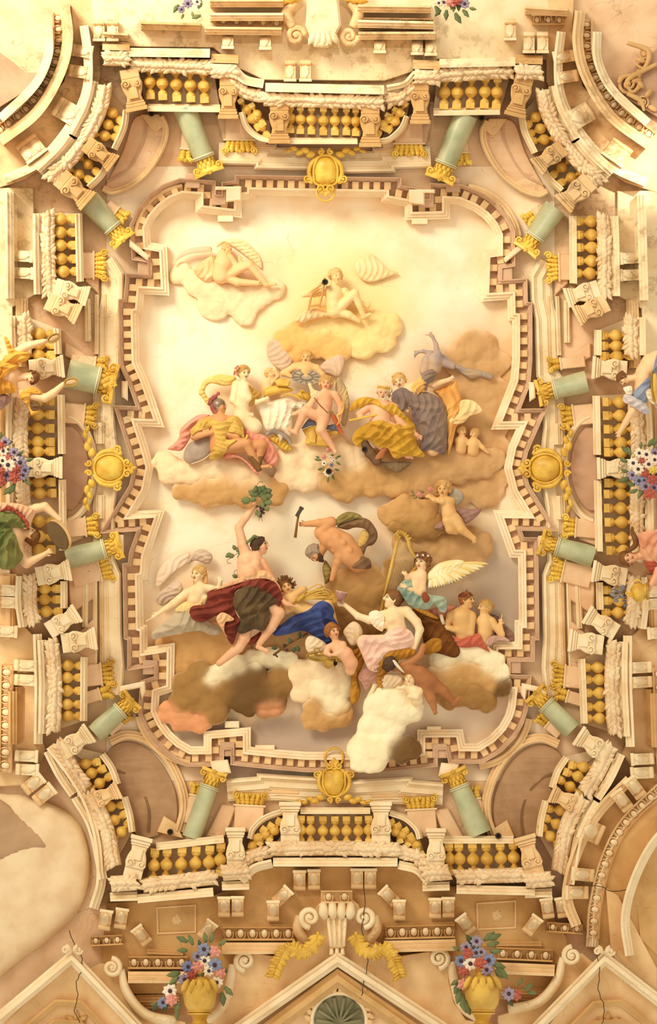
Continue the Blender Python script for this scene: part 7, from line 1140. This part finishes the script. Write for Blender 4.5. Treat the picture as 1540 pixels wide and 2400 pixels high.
# ------------------------------------------------------------ flower urns and bouquets
W_, RD, BL, VI, PK = 'white', 'red', 'blue', 'violet', 'pink'
def lv(n, cx, cy, rx, ry, seed, L=(16, 28), reg='P'):
    rs = random.Random(seed); out = []
    for i in range(n): a = rs.uniform(0, 360); out.append((cx + rx * math.cos(math.radians(a)), cy + ry * math.sin(math.radians(a)), a + rs.uniform(-40, 40), rs.uniform(*L), rs.choice(('green', 'dkgreen'))))
    return out
rose_spray('bouquet of white, red and violet flowers hanging over the left balustrade', [(85, 110, 11, VI), (50, 260, 11, W_), (20, 170, 10, RD), (140, 380, 13, RD), (230, 280, 11, VI), (130, 490, 15, W_), (330, 450, 14, VI), (40, 420, 11, W_), (30, 590, 13, RD), (100, 650, 15, BL), (255, 560, 13, RD), (240, 690, 14, RD), (410, 580, 12, VI), (380, 660, 11, VI), (10, 760, 12, RD), (240, 410, 11, W_), (0, 500, 12, W_)], 102, [(430, 420, -10, 20), (400, 740, 30, 22), (240, 800, 110, 30), (200, 850, 130, 30), (110, 760, 140, 22), (40, 780, 120, 20), (300, 330, -40, 18), (450, 540, 10, 16), (20, 60, -100, 18)], 'balcony bouquets', 'L2', 'bouquet')
rose_spray('bouquet of white, red and blue flowers hanging over the right balustrade', [(1380, 700, 11, W_), (1445, 712, 12, W_), (1325, 790, 12, W_), (1412, 772, 10, RD), (1465, 800, 12, W_), (1370, 845, 12, W_), (1318, 898, 11, VI), (1435, 888, 12, RD), (1500, 938, 13, RD), (1378, 950, 12, BL), (1438, 1000, 13, VI), (1470, 1065, 14, RD), (1515, 1012, 11, BL), (1505, 850, 12, 'yellow'), (1520, 760, 11, W_), (1520, 700, 11, VI), (1425, 945, 9, BL)], 102, [(1280, 700, 230, 24), (1270, 780, 200, 22), (1280, 870, 190, 20), (1340, 990, 190, 24), (1360, 1030, 150, 22), (1400, 1050, 120, 20), (1390, 660, -80, 18), (1460, 640, -50, 26), (1500, 630, -60, 26), (1300, 720, 250, 24), (1300, 930, 180, 18)], 'balcony bouquets', 'V3', 'bouquet')
REG['TR'] = (1020, 0, 2.9615)
rose_spray('faded flowers at the very top edge right of the keystone', [(60, 15, 11, W_), (105, 12, 12, PK), (150, 8, 11, RD), (205, 25, 11, VI), (25, 20, 9, W_)], 70, [(80, 70, 100, 26), (140, 90, 70, 30), (190, 70, 40, 24), (40, 70, 140, 22), (240, 55, 20, 18)], None, 'TR', 'bouquet')
rose_spray('faint violet flowers at the top edge left of the keystone', [(440, 8, 11, VI), (462, 4, 9, W_), (425, 22, 8, VI)], 60, [(450, 28, 80, 16, 'olive'), (430, 34, 110, 14, 'olive')], None, 'P', 'bouquet')
def urn(label, x, y0, y1, w):
    t = thing('urn', label, 'urn', (x, (y0 + y1) / 2, 100), 'gilded flower urns'); UG = M('urn_gold', '#E6BC54', '#BE9034', rough=.45, spec=.4)
    obj('body', lathe((x, y1, 96), (x, y0, 96), [(-.16, w * .8), (-.1, w * .8), (-.08, w * .45), (0, w * .4), (.1, w * .5), (.14, w * .62), (.2, w * .66), (.35, w * .88), (.6, w), (.8, w * .92), (.93, w * .6), (1, w * .42)], 28), UG, t, smooth=60)
    obj('neck', lathe((x, y0 + 4, 96), (x, y0 - 14, 96), [(0, w * .42), (.5, w * .36), (1, w * .5)], 20), UG, t, smooth=60)
    for i in range(5): b = (i - 2) * w * .36; obj('acanthus_leaf', place(leaf(34, 9, 4, 3), (x + b * .9, y0 + 6), (b * .02, 1), 1, 96 + math.sqrt(max(0, (w * .96) ** 2 - b * b)) * .93), UG, t)
    for k in (.14, .2): obj('ring', tube([(x + w * .68 * math.cos(a), y1 + (y0 - y1) * k, 96 + w * .68 * math.sin(a)) for a in np.arange(20) * .314], 2, 6, 1, True), UG, t)
urn('gilded urn with leaf carving holding flowers, bottom left', 468, 2290, 2390, 40); urn('gilded urn with leaf carving holding flowers, bottom right', 1131, 2284, 2390, 42)
rose_spray('tall bouquet of white, blue and pink flowers in the bottom left urn', [(1420, 1220, 14, W_), (1490, 1155, 13, PK), (1415, 1140, 14, BL), (1370, 1190, 12, VI), (1370, 1262, 14, PK), (1490, 1250, 15, BL), (1305, 1262, 13, BL), (1280, 1350, 13, VI), (1330, 1320, 12, RD), (1505, 1370, 13, W_), (1180, 1430, 15, W_), (1190, 1490, 13, PK), (1130, 1510, 12, BL), (1530, 1300, 12, PK), (1450, 1290, 12, W_)], 108, [(1300, 1090, 210, 30), (1340, 1110, 240, 28), (1460, 1090, -70, 26), (1430, 1090, -100, 26), (1300, 1150, 190, 26), (1250, 1300, 160, 34), (1240, 1330, 140, 30), (1220, 1380, 150, 26), (1520, 1110, -30, 24), (1100, 1530, 200, 22), (1240, 1500, 100, 32), (1230, 1560, 95, 26), (1540, 1440, 80, 34), (1560, 1400, 50, 30), (1200, 1400, 200, 20)], 'urn bouquets', 'V1', 'bouquet')
rose_spray('tall bouquet of white, red and lilac flowers in the bottom right urn', [(288, 1085, 13, VI), (215, 1125, 12, VI), (228, 1168, 13, RD), (180, 1222, 14, BL), (245, 1240, 15, W_), (312, 1238, 14, RD), (372, 1218, 15, BL), (285, 1165, 12, BL), (358, 1282, 13, VI), (200, 1290, 13, RD), (196, 1380, 13, PK), (512, 1450, 14, VI), (562, 1458, 13, RD), (320, 1160, 11, VI)], 108, [(340, 1080, -40, 34), (370, 1070, -20, 34), (360, 1110, -10, 32), (380, 1150, 10, 30), (400, 1240, 20, 34), (430, 1270, 40, 32), (420, 1280, 60, 28), (170, 1420, 95, 36), (190, 1470, 85, 40), (210, 1500, 80, 36), (160, 1380, 110, 28), (580, 1390, -70, 22), (620, 1420, -30, 26), (640, 1440, 0, 24), (460, 1300, 50, 24), (165, 1150, 220, 20)], 'urn bouquets', 'V2', 'bouquet')
done()
